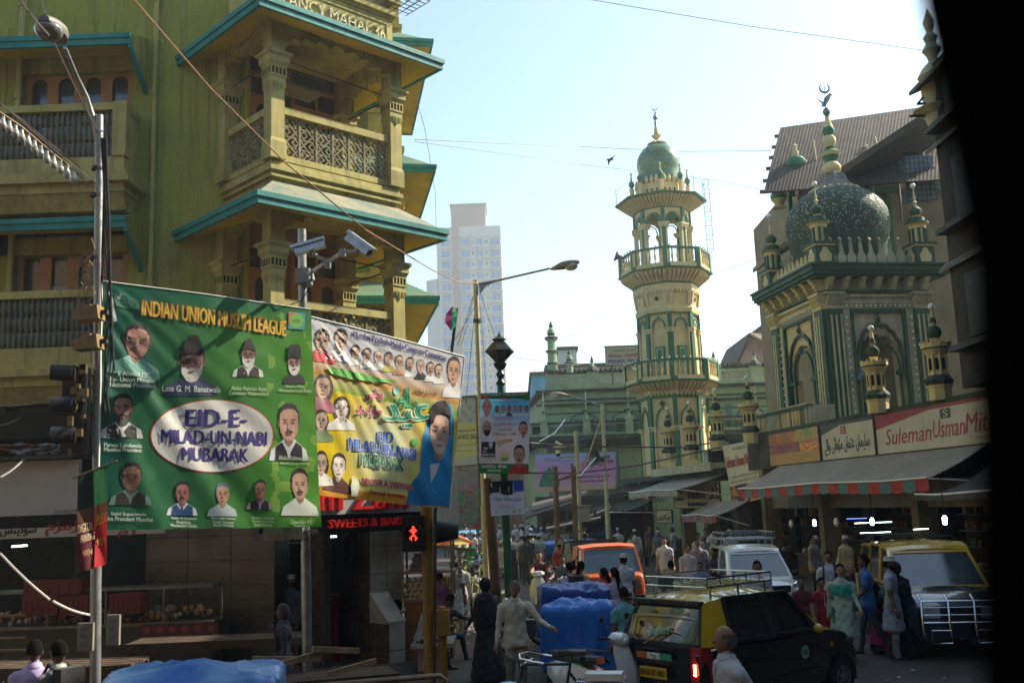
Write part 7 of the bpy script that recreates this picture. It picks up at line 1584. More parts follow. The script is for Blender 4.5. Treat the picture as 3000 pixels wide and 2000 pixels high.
  if kind=='burqa':mb.loft([ell(pel+up*h,a,d)for h,a,d in((.0,.22,.2),(.25,.23,.19),(.42,.2,.15),(.52,.10,.10))]);segs.append((pel,pel+up*.5,.22,.18,1))
 if scarfc is not None:
  n=16;mb.loft([ringE(pel+up*h,a,d,n=n)for h,a,d in((.30,.18,.135),(.42,.185,.125),(.49,.11,.09),(.53,.075,.08))]);segs.append((pel+up*.33,pel+up*.52,.19,.10,5))
 QUEUE.append(dict(t=t,mb=mb,segs=segs,s=s,hands=hands,head=head,mats=[SK[skin],cloth(shirt),cloth(trousers),SHOE,HAIR,cloth(scarfc)if scarfc is not None else SHOE],hstyle=hstyle,capm=capm,skin=skin,beard=beard,hair_m=hair_m,ht=headtilt+lean*.6,turn=headturn,extra=extra,covered=kind=='burqa',n_=label,shirt=shirt))
 return t
def flush_people():
 tmp=[]
 for q in QUEUE:
  me=bpy.data.meshes.new('tmp');me.from_pydata(q['mb'].v,[],q['mb'].f);o=bpy.data.objects.new('tmp',me);COL.objects.link(o)
  far=q['t'].location.y>27
  md=o.modifiers.new('r','REMESH');md.mode='VOXEL';md.voxel_size=.034 if far else.024
  sm=o.modifiers.new('s','SMOOTH');sm.iterations=3;sm.factor=.5
  tmp.append(o)
 dg=bpy.context.evaluated_depsgraph_get()
 for q,o in zip(QUEUE,tmp):
  ev=o.evaluated_get(dg);me=ev.to_mesh();nv,nf=len(me.vertices),len(me.polygons)
  vs=np.empty(nv*3,'f');me.vertices.foreach_get('co',vs);vs=vs.reshape(-1,3);cen=np.empty(nf*3,'f');me.polygons.foreach_get('center',cen);cen=cen.reshape(-1,3)
  ph=hash(q['n_'])%17 if False else len(q['n_'])%7
  hm_=vs[:,2]<1.40;rr_=np.maximum(np.hypot(vs[:,0],vs[:,1]),.02);w_=np.sin(vs[:,2]*46+vs[:,0]*22+ph)+np.sin(vs[:,2]*29-vs[:,0]*41+vs[:,1]*17+ph*2)+.7*np.sin(vs[:,0]*63+vs[:,2]*13)
  dd_=(.0042*w_*hm_/rr_)[:,None]*vs[:,:2];vs[:,:2]+=dd_
  best=np.full(nf,1e9);tg=np.zeros(nf,int)
  for a,b,r0,r1,k in q['segs']:
   A=np.array(a[:]);B=np.array(b[:]);d=B-A;L=max(1e-6,float(d@d));t=np.clip(((cen-A)@d)/L,0,1);dist=np.linalg.norm(cen-(A+t[:,None]*d),axis=1)-(r0+(r1-r0)*t)
   w_=dist<best;best[w_]=dist[w_];tg[w_]=k
  mb=MB();mb.v=[tuple(map(float,p))for p in vs];mb.f=[tuple(p.vertices)for p in me.polygons];mb.m=[int(x)for x in tg];mb.c=[None]*nf;ev.to_mesh_clear()
  T=Matrix.Translation(q['head'])@Matrix.Rotation(q['turn'],4,'Z')@Matrix.Rotation(q['ht'],4,'X')
  if not q['covered']:head_into(mb,T,0,4,6,q['hstyle'],4 if q['beard']else None)
  else:mb.T=T;mb.ball((0,0,0),.118,1,14,9,(.85,1.0,1.05));mb.ball((0,-.02,.0),.10,1,14,9,(.8,1.0,.9));mb.T=None
  for wr,d,sx in q['hands']:
   pal=wr+d*.05;side=Vector((0,1,0))if abs(d.y)<.8 else Vector((0,0,1));side=(side-d*side.dot(d)).normalized();nrm=d.cross(side)
   mb.tube([wr-d*.02,wr+d*.03,wr+d*.085],[.030,.036,.034],8)
   for f in range(4):
    o_=side*(-.030+.020*f);L=(.062,.072,.068,.055)[f];b0=wr+d*.075+o_;b1=b0+d*L*.5+nrm*(-sx)*.008;b2=b1+d*L*.35+nrm*(-sx)*.024;mb.tube([b0,b1,b2],[.0095,.009,.007],5)
   mb.tube([wr+d*.02-side*.028,wr+d*.055-side*.052,wr+d*.085-side*.055],[.012,.011,.008],5)
  mb.T=None
  s=q['s'];mb.v=[(x*s,y*s,z*s)for x,y,z in mb.v]
  o2=link(mb.mesh('body',q['mats']+[EYEM],180),'body',q['t'])
  if not q['covered']:
   st=q['hstyle'];T2=Matrix.Scale(s,4)@T
   if q['capm']is not None or st=='bald':
    if st!='bald':hm=hair_mesh(T2@Matrix.Translation((0,0,.0)),'cap');hm.build('cap',[q['capm']],q['t'],60)
    hb=MB();hb.T=T2
    rr=[[(.0795*cos(a_),.099*sin(a_)+.004,zz)for a_ in[R_(x)for x in range(-15,196,14)]]for zz in(-.045,-.01,.05)];hb.loft(rr,0,False,False);hb.T=None;hb.build('hair',[q['hair_m']or HAIR],q['t'],60)
   else:hm=hair_mesh(T2,st);hm.build('headscarf' if st=='scarf' else 'hair',[q['hair_m']or(HAIR if st!='scarf' else q['mats'][5])],q['t'],60)
  if q['extra']:
   for e in q['extra']:
    m=MB();nm_,mt=e(m,q);m.v=[(x*s,y*s,z*s)for x,y,z in m.v];m.build(nm_,mt if isinstance(mt,list)else[mt],q['t'],50)
 for o in tmp:me=o.data;bpy.data.objects.remove(o);bpy.data.meshes.remove(me)
def backpack(col=(.02,.025,.04)):
 def f(m,q):
  m.box(-.14,.14,.10,.24,1.02,1.42);m.box(-.11,.11,.24,.28,1.05,1.25)
  for s in(-1,1):m.tube([(s*.10,.10,1.40),(s*.10,-.02,1.45),(s*.11,-.13,1.30),(s*.12,-.05,1.1),(s*.12,.1,1.05)],.018,5)
  return 'backpack',cloth(col)
 return f
def shoulder_bag(col,side=1,z=.85):
 def f(m,q):
  m.hexa([(side*.20,-.13,z),(side*.28,-.13,z),(side*.28,.10,z),(side*.20,.10,z),(side*.19,-.10,z+.26),(side*.25,-.10,z+.26),(side*.25,.07,z+.26),(side*.19,.07,z+.26)])
  m.tube([(side*.22,-.05,z+.25),(side*.15,-.02,1.40),(side*.1,.03,1.43),(side*.2,.08,z+.25)],.012,5);return 'bag',cloth(col)
 return f
def collar(c):
 def f(m,q):
  m.lathe(0,-.005,[(.062,1.415),(.085,1.40),(.078,1.43),(.062,1.45)],12,cap=False);m.box(-.012,.012,-.128,-.118,.95,1.38);return 'collar',cloth(c)
 return f
WH=(.58,.58,.55);CRM=(.50,.47,.40);PBL=(.36,.40,.48);DK=(.035,.035,.04);BR=(.14,.10,.07);WCAP=CAPW
COLR=[collar((.66,.66,.63))]
W8='white capped men gathered far down the street'
person(1512,1900,14.6,'man in cream long-sleeved shirt with arm held out beside the blue covered cart',-8,1.72,(.52,.48,.36),(.15,.14,.115),0,sleeve='long',arms=((.05,.18,.25),(.45,.55,.75)),headtilt=.25,extra=[collar((.52,.5,.42))],hair_m=GREYH,bulk=1.05)
person(1432,1995,None,'woman in full black abaya and veil walking on the left of the cream shirted man',150,1.66,(.006,.006,.007),(.006,.006,.007),kind='burqa',sleeve='long',pose='walk',extra=[shoulder_bag((.012,.012,.012),-1,.8)],ph=.3,bulk=1.0)
person(1334,1871,None,'man seen from behind in white cap and long white kurta walking away',185,1.70,(.60,.58,.52),(.55,.53,.48),kind='kurta',sleeve='short',pose='walk',capm=CAPW,skin=2)
person(2135,1990,8.8,'balding elderly man in pale checked short-sleeved shirt in front of the taxi',78,1.70,(.42,.43,.45),(.10,.10,.11),0,hstyle='bald',hair_m=GREYH,arms=((-.45,.1,.6),(-.5,.1,.9)),extra=[collar((.5,.5,.52))],headturn=-.35,bulk=1.08)
person(1842,2000,14.7,'boy in turquoise shirt seen from behind between the carts and the taxi',160,1.56,(.10,.34,.34),(.10,.09,.08),2)
person(1780,1880,20.5,'woman in red dupatta and pink salwar walking beside the blue cart',120,1.56,(.45,.05,.06),(.35,.02,.03),0,'long',kind='woman',sleeve='short',scarfc=(.42,.015,.03),pose='walk',ph=.3)
person(1812,1890,20.0,'woman in lilac blouse with red and black bag near the orange truck',150,1.58,(.48,.40,.50),(.35,.03,.04),0,'long',kind='woman',sleeve='short',extra=[shoulder_bag((.35,.02,.03),-1)])
person(1838,1850,22.5,'man in white skullcap and white shirt with armband beside the orange truck',160,1.70,(.56,.57,.62),(.25,.26,.3),0,capm=CAPW,extra=COLR)
person(1678,1870,20.8,'youth in pale lilac shirt with dark backpack behind the blue cart',140,1.66,(.44,.42,.52),DK,0,extra=[backpack()])
person(1712,1870,22.6,'woman in yellow patterned top carrying a black bag behind the blue cart',-140,1.58,(.50,.36,.14),(.45,.30,.03),0,'long',kind='woman',sleeve='short',extra=[shoulder_bag((.015,.015,.015),1)])
for i,(u,v,Y,lb,kw)in enumerate(((1533,1694,None,'man in pale grey shirt and white cap, leftmost of the far group',dict(shirt=(.40,.38,.38),capm=CAPW,facing=190)),(1552,1700,None,'man in dark shirt and jeans with bare head in the far group',dict(shirt=(.06,.05,.05),trousers=(.05,.07,.12),facing=185)),(1561,1690,None,'man in cream kurta and white cap, tallest of the far group',dict(shirt=CRM,kind='kurta',capm=CAPW,facing=170)),(1572,1692,None,'man in white kurta and cap, middle right of the far group',dict(shirt=WH,kind='kurta',capm=CAPW,facing=200)),(1583,1698,None,'man in light blue shirt and white cap, front right of the far group',dict(shirt=PBL,capm=CAPW,facing=190)),(1493,1705,None,'person in lilac shirt left of the green lamp post far off',dict(shirt=(.36,.28,.42),facing=180)),(1508,1700,None,'person in white shirt partly behind the green lamp post',dict(shirt=WH,facing=20)))):
 person(u,v,Y,lb,H=1.68,group=W8 if i<5 else None,**kw)
person(1643,1690,31,'person in red shirt and knitted cap with bag before the far blue tarpaulin',170,1.62,(.35,.02,.03),DK,0,capm=mat('tan knitted cap',(.30,.24,.15),.9,.3,20,.4),extra=[shoulder_bag((.4,.3,.15),-1)])
person(1670,1690,33,'person in white kurta between the bamboo poles',190,1.6,WH,WH,kind='kurta',sleeve='long')
person(1866,1680,None,'man in long pale kurta and white cap walking away by the far shops',175,1.72,(.44,.40,.40),(.40,.38,.36),kind='kurta',sleeve='long',capm=CAPW,pose='walk',ph=.3)
person(1812,1600,44,'person in white cap half hidden behind the orange truck roof',0,1.66,WH,capm=CAPW)
person(1955,1748,None,'man in white shirt and spectacles with dark belted trousers facing the camera',10,1.72,(.60,.60,.60),(.02,.02,.025),1,extra=COLR)
person(1978,1860,23,'boy in beige shirt seen from behind left of the taxi rack',180,1.5,(.42,.34,.20),DK,2)
person(2022,1770,28,'slim youth in white shirt and dark tie standing left of the white car',-15,1.6,(.58,.56,.56),DK,0,sleeve='long',extra=COLR)
person(2056,1770,28.5,'tall man in grey shirt standing beside the white car',15,1.76,(.22,.21,.25),DK,2,sleeve='short')
person(2062,1830,23.5,'boy in blue and white striped shirt behind the taxi roof rack',10,1.42,(.16,.22,.45),DK,0)
person(2103,1800,25.8,'youth in dark blue shirt close to the white car door',40,1.6,(.04,.04,.08),DK,0)
person(2108,1880,19.5,'dark haired boy in grey top seen from behind at the rack',190,1.46,(.10,.10,.14),DK,0)
person(2232,1850,18.8,'man in pale striped long-sleeved shirt standing before the white car bonnet',5,1.68,(.50,.50,.55),(.20,.18,.15),2,sleeve='long',extra=COLR)
person(2362,1895,18.8,'girl in dark maroon dress holding a plastic bag',12,1.38,(.13,.012,.018),(.30,.01,.02),0,kind='woman',sleeve='short',arms=((.35,.15,.7),(.1,.1,.3)))
person(2420,1895,19.0,'girl in bright red kurta with white buttons beside the maroon dress',-8,1.34,(.42,.012,.02),(.05,.10,.12),0,kind='woman',sleeve='short',headtilt=.2,extra=[lambda m,q:(m.box(-.008,.008,-.138,-.128,1.05,1.35),('button_strip',cloth((.6,.6,.58))))[1]])
person(2483,1925,18.3,'woman in pale green kurta with turquoise scarf and green salwar',8,1.62,(.38,.46,.33),(.02,.13,.08),1,'long',kind='woman',sleeve='long',scarfc=(.04,.42,.30),pose='walk',ph=.3,bulk=1.12,extra=[shoulder_bag((.03,.03,.03),1)])
person(2447,1880,21,'youth in white shirt with dark backpack strap behind the green kurta woman',15,1.68,(.55,.55,.60),DK,0,extra=[backpack()])
person(2556,1910,19.0,'man in blue and pale yellow top walking between the two taxis',100,1.72,(.03,.12,.35),(.06,.06,.07),2,pose='walk',ph=.3,extra=[lambda m,q:(m.hexa([(-.17,-.135,.95),(.05,-.135,.95),(.05,-.11,.95),(-.17,-.11,.95),(-.15,-.145,1.35),(.03,-.145,1.35),(.03,-.12,1.35),(-.15,-.12,1.35)]),('yellow_panel',cloth((.42,.38,.10))))[1]])
person(2628,1900,18.3,'bearded man in white skullcap and pale kurta beside the dark van',-60,1.70,(.34,.35,.40),(.2,.2,.22),2,kind='kurta',sleeve='short',capm=CAPW,beard=True,extra=[shoulder_bag((.4,.45,.5),1,.75)])
person(2585,1930,17.9,'small girl in dark top and magenta skirt with orange hem',150,1.22,(.012,.012,.014),(.30,.01,.12),2,'scarf',kind='saree',sleeve='long',scarfc=(.012,.012,.014),pose='walk',ph=.3,extra=[lambda m,q:(m.lathe(0,.01,[(.20,.75),(.235,.5),(.27,.28),(.28,.24)],16,cap=False),('magenta_skirt',cloth((.32,.008,.12))))[1]])
person(2650,1930,17.4,'woman in black veil close to the dark van wing',30,1.60,(.010,.010,.011),(.01,.01,.011),kind='burqa',sleeve='long')
for u,Y,lb,kw in((2088,38,'man in white shirt seen from behind inside the cafe entrance',dict(shirt=WH,facing=160)),(2070,38.5,'man in dark shirt standing left of the white shirted man in the cafe',dict(shirt=(.10,.09,.10),facing=-30)),(2140,36,'man in white cap behind the white car roof',dict(shirt=PBL,capm=CAPW,facing=30)),(2388,29.5,'shopkeeper in white cap and patterned shirt at the sweet shop',dict(shirt=(.25,.28,.30),capm=CAPW,facing=-60)),(2458,29.6,'shopkeeper in cream shirt and white cap bending at the counter',dict(shirt=(.42,.36,.22),capm=CAPW,facing=-100,lean=.3)),(2478,28.8,'second man in tan shirt and cap at the sweet counter',dict(shirt=(.30,.24,.16),capm=CAPW,facing=60)),(2560,26.5,'man with dark hair in shade under the long awning',dict(shirt=(.08,.07,.07),facing=20)),(1905,46,'man in brown shirt under the pale awning',dict(shirt=(.15,.10,.07),facing=-20)),(1930,42,'man in blue shirt by the blue crates under the pale awning',dict(shirt=(.06,.10,.25),facing=150))):
 person(u,1600,Y,lb,H=1.66,**kw)
person(1212,1830,17.6,'man in black and white patterned shirt sitting at the stall with folded arms',-120,1.66,(.25,.26,.28),(.015,.015,.018),2,pose='sit',z=0.02,arms=((.5,.1,1.2),(.9,.1,.5)),loc=Vector((-1.78,17.8,.0)),lean=.35)
person(1250,1830,18.3,'second seated youth with black hair leaning forward at the stall',-140,1.66,(.03,.03,.035),(.02,.02,.025),2,pose='sit',loc=Vector((-1.5,18.7,.0)),lean=.45,arms=((1.1,.1,.3),(.9,.1,.6)))
person(1290,1870,20.4,'person in striped maroon and blue shirt behind the yellow post',170,1.62,(.20,.06,.12),(.04,.05,.09),2)
person(830,1900,14.1,'woman wrapped in yellow and purple striped shawl by the steel pole',75,1.55,(.045,.04,.06),(.10,.03,.04),2,'scarf',kind='saree',sleeve='long',scarfc=(.045,.04,.05),extra=[lambda m,q:([m.poly([(.14+.05*sin(k),-.17+.04*k*.3,1.42-k*.055),(-.12,-.14,1.36-k*.075),(-.13,-.15,1.32-k*.075),(.15,-.18+.04*k*.3,1.38-k*.055)],k%3)for k in range(9)],('striped_shawl',[cloth((.42,.34,.06)),cloth((.12,.12,.30)),cloth((.22,.03,.03))]))[1]])
person(103,1990,10.9,'man in lilac checked shirt seen from behind at the lower left corner',165,1.62,(.42,.34,.60),DK,2,loc=Vector((at(98,1990,10.3).x,10.3,0)),extra=[collar((.5,.42,.66))])
person(168,1990,10.6,'man in grey jacket with backpack beside the lilac shirted man',120,1.62,(.16,.15,.14),DK,2,loc=Vector((at(170,1990,10.15).x,10.15,0)),extra=[backpack((.03,.03,.03)),collar((.5,.5,.45))])
person(812,1700,17.9,'man in white cap dimly seen in the sweet shop doorway',0,1.66,(.10,.10,.10),DK,2,capm=CAPW,loc=Vector((-4.25,18.9,0)))
person(1355,1680,44,'passer-by in green shirt before the blue three wheeler',180,1.64,(.06,.30,.12),DK,2,loc=Vector((-1.75,36,0)))
for i,(x,y,c_,k_)in enumerate(((-3.2,50,(.5,.5,.5),0),(-2.9,46,(.3,.08,.1),0),(-1.2,52,(.42,.45,.52),1),(-.6,47,(.48,.42,.36),1),(-.2,58,(.5,.5,.5),1),(.6,53,(.2,.2,.3),0),(1.1,50,(.55,.53,.5),1),(1.6,46,(.12,.12,.14),0),(-2.2,60,(.5,.48,.42),1),(-4.0,56,(.3,.32,.4),0),(2.2,49,(.5,.5,.5),1),(3.0,47,(.4,.25,.2),0))):
 person(0,0,0,['far pedestrian in white shirt left of the blue vehicle','far pedestrian in maroon shirt near the blue vehicle','far pedestrian in light blue shirt and cap mid street','far pedestrian in tan kurta and cap mid street','farthest pedestrian in white and cap near the bend','far pedestrian in dark blue shirt behind the green post','far pedestrian in white cap right of the green post','far pedestrian in black shirt right of the green post','small distant figure in cream with cap at the bend','small distant figure in grey blue by the left wall','distant man in white cap near the bamboo poles','distant figure in tan shirt near the bamboo poles'][i],180*(i%2)+20*(i%3),1.66,c_,DK,i%3,capm=CAPW if k_ else None,kind='kurta' if k_ and i%4 else 'shirt',loc=Vector((x,y,0)),pose='walk' if i%2 else 'stand',ph=.3)
for i,(x,y,c_,lb,kw)in enumerate(((-1.35,22.6,(.60,.58,.53),'man in long white kurta and white cap beside the yellow post',dict(kind='kurta',sleeve='long',capm=CAPW,trousers=(.5,.48,.44),facing=175,pose='walk',ph=.3)),(3.1,33,(.05,.05,.07),'man in black shirt crossing behind the orange truck',dict(facing=80,pose='walk',ph=.3)),(3.9,36,(.45,.40,.30),'man in tan kurta crossing toward the pale awning',dict(facing=-70,kind='kurta',pose='walk',ph=.3)),(4.6,40,(.25,.05,.06),'woman in dark red dress near the far shops',dict(facing=150,kind='woman',hstyle='long')),(5.2,38,(.10,.12,.16),'man in slate shirt and cap near the cream cafe sign',dict(facing=30,capm=CAPW)),(5.9,33.5,(.5,.5,.5),'man in white shirt left of the white car rack',dict(facing=-20)),(7.2,29.5,(.08,.07,.07),'man in dark shirt between the white car and the awning',dict(facing=60)),(7.9,27.5,(.30,.24,.18),'man in brown shirt right of the white car bonnet',dict(facing=-50)),(6.2,41,(.4,.42,.46),'distant shopper in grey shirt under the pale awning edge',dict(facing=120)),(2.4,37,(.06,.10,.2),'man in navy shirt beyond the blue covered stall',dict(facing=160)),(1.4,34,(.35,.30,.2),'man in khaki shirt between the scooters and the far group',dict(facing=20)),(.2,36,(.05,.05,.05),'man in black shirt left of the scooter riders',dict(facing=190)),(-.6,33,(.5,.48,.45),'man in off white shirt near the green lamp post foot',dict(facing=10,capm=CAPW)))):
 person(0,0,0,lb,H=1.67,shirt=c_,loc=Vector((x,y,0)),skin=i%3,**kw)
def paint(name,c,rough=.22):return mat(name,c,rough,.06,1.2,.015,spec=.6,coat=.8,dirt=.22,dcol=(.12,.10,.08))
CARBLK=paint('black car paint',(.010,.010,.012));CARYEL=paint('taxi yellow paint',(.62,.38,.015));CARWHT=paint('white car paint',(.62,.62,.62));CARORG=mat('faded orange truck paint',(.52,.10,.012),.5,.15,1.5,.05,dirt=.25);CARBLUE=paint('blue rickshaw paint',(.03,.14,.30),.4)
CGLASS=mat('tinted car glass',(.018,.022,.024),.05,0,3,0,spec=1.0,coat=1.0,alpha=.80);WSG=mat('windscreen glass',(.05,.065,.075),.05,.2,1.5,0,spec=1.0,coat=1.0)
RUB=mat('tyre rubber',(.018,.018,.018),.85,.2,8,.3);RIM=mat('wheel rim metal',(.35,.35,.36),.35,.2,6,.05,metal=.8);CHR=mat('chrome tube',(.72,.72,.74),.12,.05,4,0,metal=1.0)
TAILR=mat('red tail lamp',(.35,.008,.01),.15,.1,6,0,spec=.9,coat=.8);TAILON=mat('lit tail lamp core',(.9,.2,.1),.2,0,6,0,emit=(1,.30,.12),estr=7);HEADL=mat('headlamp glass',(.50,.52,.55),.08,.2,9,.05,spec=1,coat=1);PLATEY=mat('yellow number plate',(.60,.36,.01),.4,.05,3,0);BUMP=mat('grey black plastic',(.02,.02,.021),.6,.2,4,.1);SEATM=mat('dark seat cloth',(.03,.028,.026),.9,.2,5,.2)
def vbuild(mb,name,mats,t,smooth=0,**k):mb.T=None;return mb.build(name,mats,t,smooth,**k)
def shell(mb,st,m=0):
 """st: (y, zbottom, ztop, halfwidth, round, crown)"""
 rings=[]
 for(y,zb,zt,w,r,cr)in st:
  h=zt-zb;pts=[(-w*.86,zb),(-w*.97,zb+h*.10),(-w,zb+h*.35),(-w*.995,zb+h*.62),(-w*.965,zt-r),(-w*.90,zt-r*.25),(-w*.80,zt),(-w*.4,zt+cr*.8),(0,zt+cr),(w*.4,zt+cr*.8),(w*.80,zt),(w*.90,zt-r*.25),(w*.965,zt-r),(w*.995,zb+h*.62),(w,zb+h*.35),(w*.97,zb+h*.10),(w*.86,zb)]
  rings.append([(x,y,z)for x,z in pts])
 mb.loft(rings,m)
def pane(fr,gl,q,mg=.06,dp=.02,mf=0,mgl=0):
 """framed opening in quad q (4 points, outward counter-clockwise)"""
 q=[Vector(p)for p in q];c=sum(q,Vector())/4;n=(q[1]-q[0]).cross(q[3]-q[0]).normalized()
 ins=[]
 for i,p in enumerate(q):
  a=(q[(i+1)%4]-p).normalized();b=(q[i-1]-p).normalized();s_=max(.3,a.cross(b).length);ins.append(p+(a+b)*mg/s_)
 inn=[p-n*dp for p in ins]
 for i in range(4):
  j=(i+1)%4;fr.poly([q[i],q[j],ins[j],ins[i]],mf);fr.poly([ins[i],ins[j],inn[j],inn[i]],mf)
 if gl is not None:gl.poly(inn,mgl)
def wheel(t,x,y,r,w=.17,label=None):
 m=MB();s=1 if x>0 else-1
 P=[(r*.62,-w/2),(r*.95,-w/2),(r,-w/4),(r,w/4),(r*.95,w/2),(r*.62,w/2)]
 m.T=Matrix.Translation((x,y,r))@Matrix.Rotation(pi/2,4,'Y');m.lathe(0,0,P,24,cap=True);o=vbuild(m,'wheel',[RUB],t,40)
 m=MB();m.T=Matrix.Translation((x+s*(w/2-.02),y,r))@Matrix.Rotation(s*pi/2,4,'Y');m.lathe(0,0,[(r*.62,.02),(r*.56,.03),(r*.5,.0),(r*.25,.01),(r*.22,.04),(r*.05,.045)],20)
 for k in range(6):a=k*pi/3;m.bar((r*.2*cos(a),r*.2*sin(a),.02),(r*.56*cos(a),r*.56*sin(a),.02),.05,.03)
 vbuild(m,'rim',[RIM],o,40)
def archwell(m,x,y,r,s):
 pts=[(y+r*cos(a),r*.86+r*sin(a))for a in[R_(q)for q in range(-12,193,12)]]
 i=m.addv([(x,p[0],max(.12,p[1]))for p in pts]);j=m.addv([(x-s*.25,p[0],max(.12,p[1]))for p in pts]);n=len(pts)
 m.face(range(i,i+n)if s<0 else range(i+n-1,i-1,-1),0)
def rack(t,y0,y1,w,z0,h=.14,mt=None,bars=7,feet=3):
 m=MB();mt=mt or CHR
 for z in(z0+.02,z0+h):m.tube([(-w,y0,z),(w,y0,z),(w,y1,z),(-w,y1,z),(-w,y0,z)],.014,6)
 for k in range(bars):y=y0+(y1-y0)*(k+.5)/bars;m.tube([(-w,y,z0+.02),(w,y,z0+.02)],.010,5)
 for k in range(5):x=-w+2*w*(k+.5)/5;m.tube([(x,y0,z0+.02),(x,y1,z0+.02)],.010,5)
 for k in range(6):
  a=k/5
  for x in(-w,w):y=y0+(y1-y0)*a;m.tube([(x,y,z0+.02),(x,y,z0+h)],.011,5)
  for y in(y0,y1):x=-w+2*w*a;m.tube([(x,y,z0+.02),(x,y,z0+h)],.011,5)
 for k in range(feet):
  y=y0+.1+(y1-y0-.2)*k/(feet-1)
  for x in(-w*.92,w*.92):m.tube([(x,y,z0-.12),(x,y,z0+.02)],.018,6)
  m.tube([(-w*.92,y,z0-.0),(w*.92,y,z0-.0)],.012,5)
 vbuild(m,'roof_rack',[mt],t,60)
def cabin(t,st,side,mroof,mglass,mfront=None,wm=None,rear_glass=True,mg=.055,mside=None):
 """st: list of (y, zbelt, ztop, wb, wt); side: per interval 'g','p'"""
 fr=MB();gl=MB();ws=MB();n=len(st)
 S=lambda i,sx:(Vector((sx*st[i][3],st[i][0],st[i][1])),Vector((sx*st[i][4],st[i][0]if len(st[i])<6 else st[i][5],st[i][2])))
 for i in range(n-1):
  for sx in(1,-1):
   b0,t0=S(i,sx);b1,t1=S(i+1,sx);q=[b0,b1,t1,t0]if sx>0 else[b1,b0,t0,t1]
   if side[i]=='g':pane(fr,gl,q,mg,.02,1 if mside else 0)
   else:fr.poly(q,1 if side[i]=='b' else 0)
 for i in range(n-1):
  for(xa,xb,ca,cb)in((-1,-.45,0,.035),(-.45,.45,.035,.035),(.45,1,.035,0)):
   _,t0=S(i,1);_,t1=S(i+1,1)
   fr.poly([(t0.x*xa,t0.y,t0.z+ca),(t0.x*xb,t0.y,t0.z+cb),(t1.x*xb,t1.y,t1.z+cb),(t1.x*xa,t1.y,t1.z+ca)],0)
 for i,s_ in((0,1),(n-1,-1)):
  b,tt=S(i,1);q=[(-b.x,b.y,b.z),(b.x,b.y,b.z),(tt.x,tt.y,tt.z),(-tt.x,tt.y,tt.z)]
  if s_<0:q=[q[1],q[0],q[3],q[2]]
  pane(fr,ws,q,.05,.015,1 if mside else 0)
  fr.poly([(-tt.x,tt.y,tt.z),(tt.x,tt.y,tt.z),(tt.x*.45,tt.y,tt.z+.035),(-tt.x*.45,tt.y,tt.z+.035)],0)
 vbuild(fr,'roof',[mroof,mside or mroof],t,30);o=vbuild(gl,'side_window',[mglass],t);vbuild(ws,'windscreen',[wm or mglass],t)
 m=MB()
 for y,z in((st[0][0]+.75,.55),(st[0][0]+1.7,.55)):
  if y>st[-1][0]-.4:continue
  for x in(-.34,.34):m.box(x-.22,x+.22,y-.08,y+.04,z,z+.60);m.box(x-.13,x+.13,y-.06,y+.02,z+.62,z+.78)
 vbuild(m,'seat',[SEATM],t)
tx=thing('taxi','black and yellow hatchback taxi seen from behind with chrome roof rack and number plate','taxi',(1.66,13.0,0),-R_(51))
W=.755
m=MB();shell(m,[(.02,.32,.80,W*.86,.05,.0),(.0,.28,.93,W*.93,.06,0),(.10,.22,.97,W*.985,.06,.0),(.6,.20,.985,W,.06,0),(1.6,.20,.96,W,.06,0),(2.45,.20,.95,W,.07,.01),(2.75,.21,.93,W*.985,.10,.03),(3.15,.24,.86,W*.95,.12,.04),(3.38,.26,.74,W*.86,.12,.03),(3.48,.34,.62,W*.70,.08,.01)]);vbuild(m,'body',[CARBLK],tx,35)
cabin(tx,[(.06,.95,1.46,.70,.555,.30),(.62,.975,1.50,.715,.575,.62),(1.42,.96,1.515,.715,.585,1.38),(1.50,.96,1.515,.715,.585,1.46),(2.42,.94,1.46,.705,.565,1.98),(2.62,.93,1.40,.69,.55,2.05)],'pgbgp',CARYEL,CGLASS,wm=mat('smoky rear glass',(.03,.04,.035),.07,.3,2,0,spec=1,coat=1),mg=.045,mside=BUMP)
m=MB()
for sx in(1,-1):
 for a,b in(((.715*sx,.62,.985),(.585*sx,.66,1.49)),((.722*sx,1.46,.97),(.592*sx,1.42,1.5)),((.585*sx,.66,1.495),(.575*sx,1.95,1.475)),((.575*sx,1.95,1.475),(.712*sx,2.40,.96)),((.726*sx,.6,.985),(.722*sx,2.42,.955))):m.bar(a,b,.035,.05)
m.bar((-.66,.045,.97),(.66,.045,.97),.06,.06);m.bar((-.56,.28,1.46),(.56,.28,1.46),.09,.05)
vbuild(m,'window_trim',[BUMP],tx)
m=MB()
for sx in(1,-1):
 for(p,q)in(((.6,.25),(.62,.97)),((1.46,.22),(1.46,.95)),((2.40,.30),(2.42,.93))):m.bar((sx*(W+.001),p[0],p[1]),(sx*(W*.975),q[0],q[1]),.006,.012)
 m.box(sx*W-.012,sx*W+.012,.65,2.35,.46,.50);
 for y in(1.28,2.18):m.box(sx*W-.01,sx*W+.028,y,y+.14,.80,.83)
vbuild(m,'door_seam',[BUMP],tx)
m=MB();[m.box(sx*(W+.002)-.004,sx*(W+.002)+.004,1.0,2.1,.235,.275)for sx in(1,-1)];vbuild(m,'chrome_strip',[CHR],tx)
m=MB()
for sx in(1,-1):m.hexa([(sx*.70,.0,.50),(sx*.58,-.02,.50),(sx*.60,-.02,.98),(sx*.71,.05,.98),(sx*.762,.22,.52),(sx*.73,.22,.50),(sx*.72,.2,.96),(sx*.735,.2,.96)])
vbuild(m,'tail_lamp',[TAILR],tx,30)
m=MB()
for sx in(1,-1):
 for k in range(4):m.ball((sx*.655,-.022,.66+.035*k),.022,0,8,5,(1.1,.4,.8))
vbuild(m,'brake_light',[TAILON],tx,60)
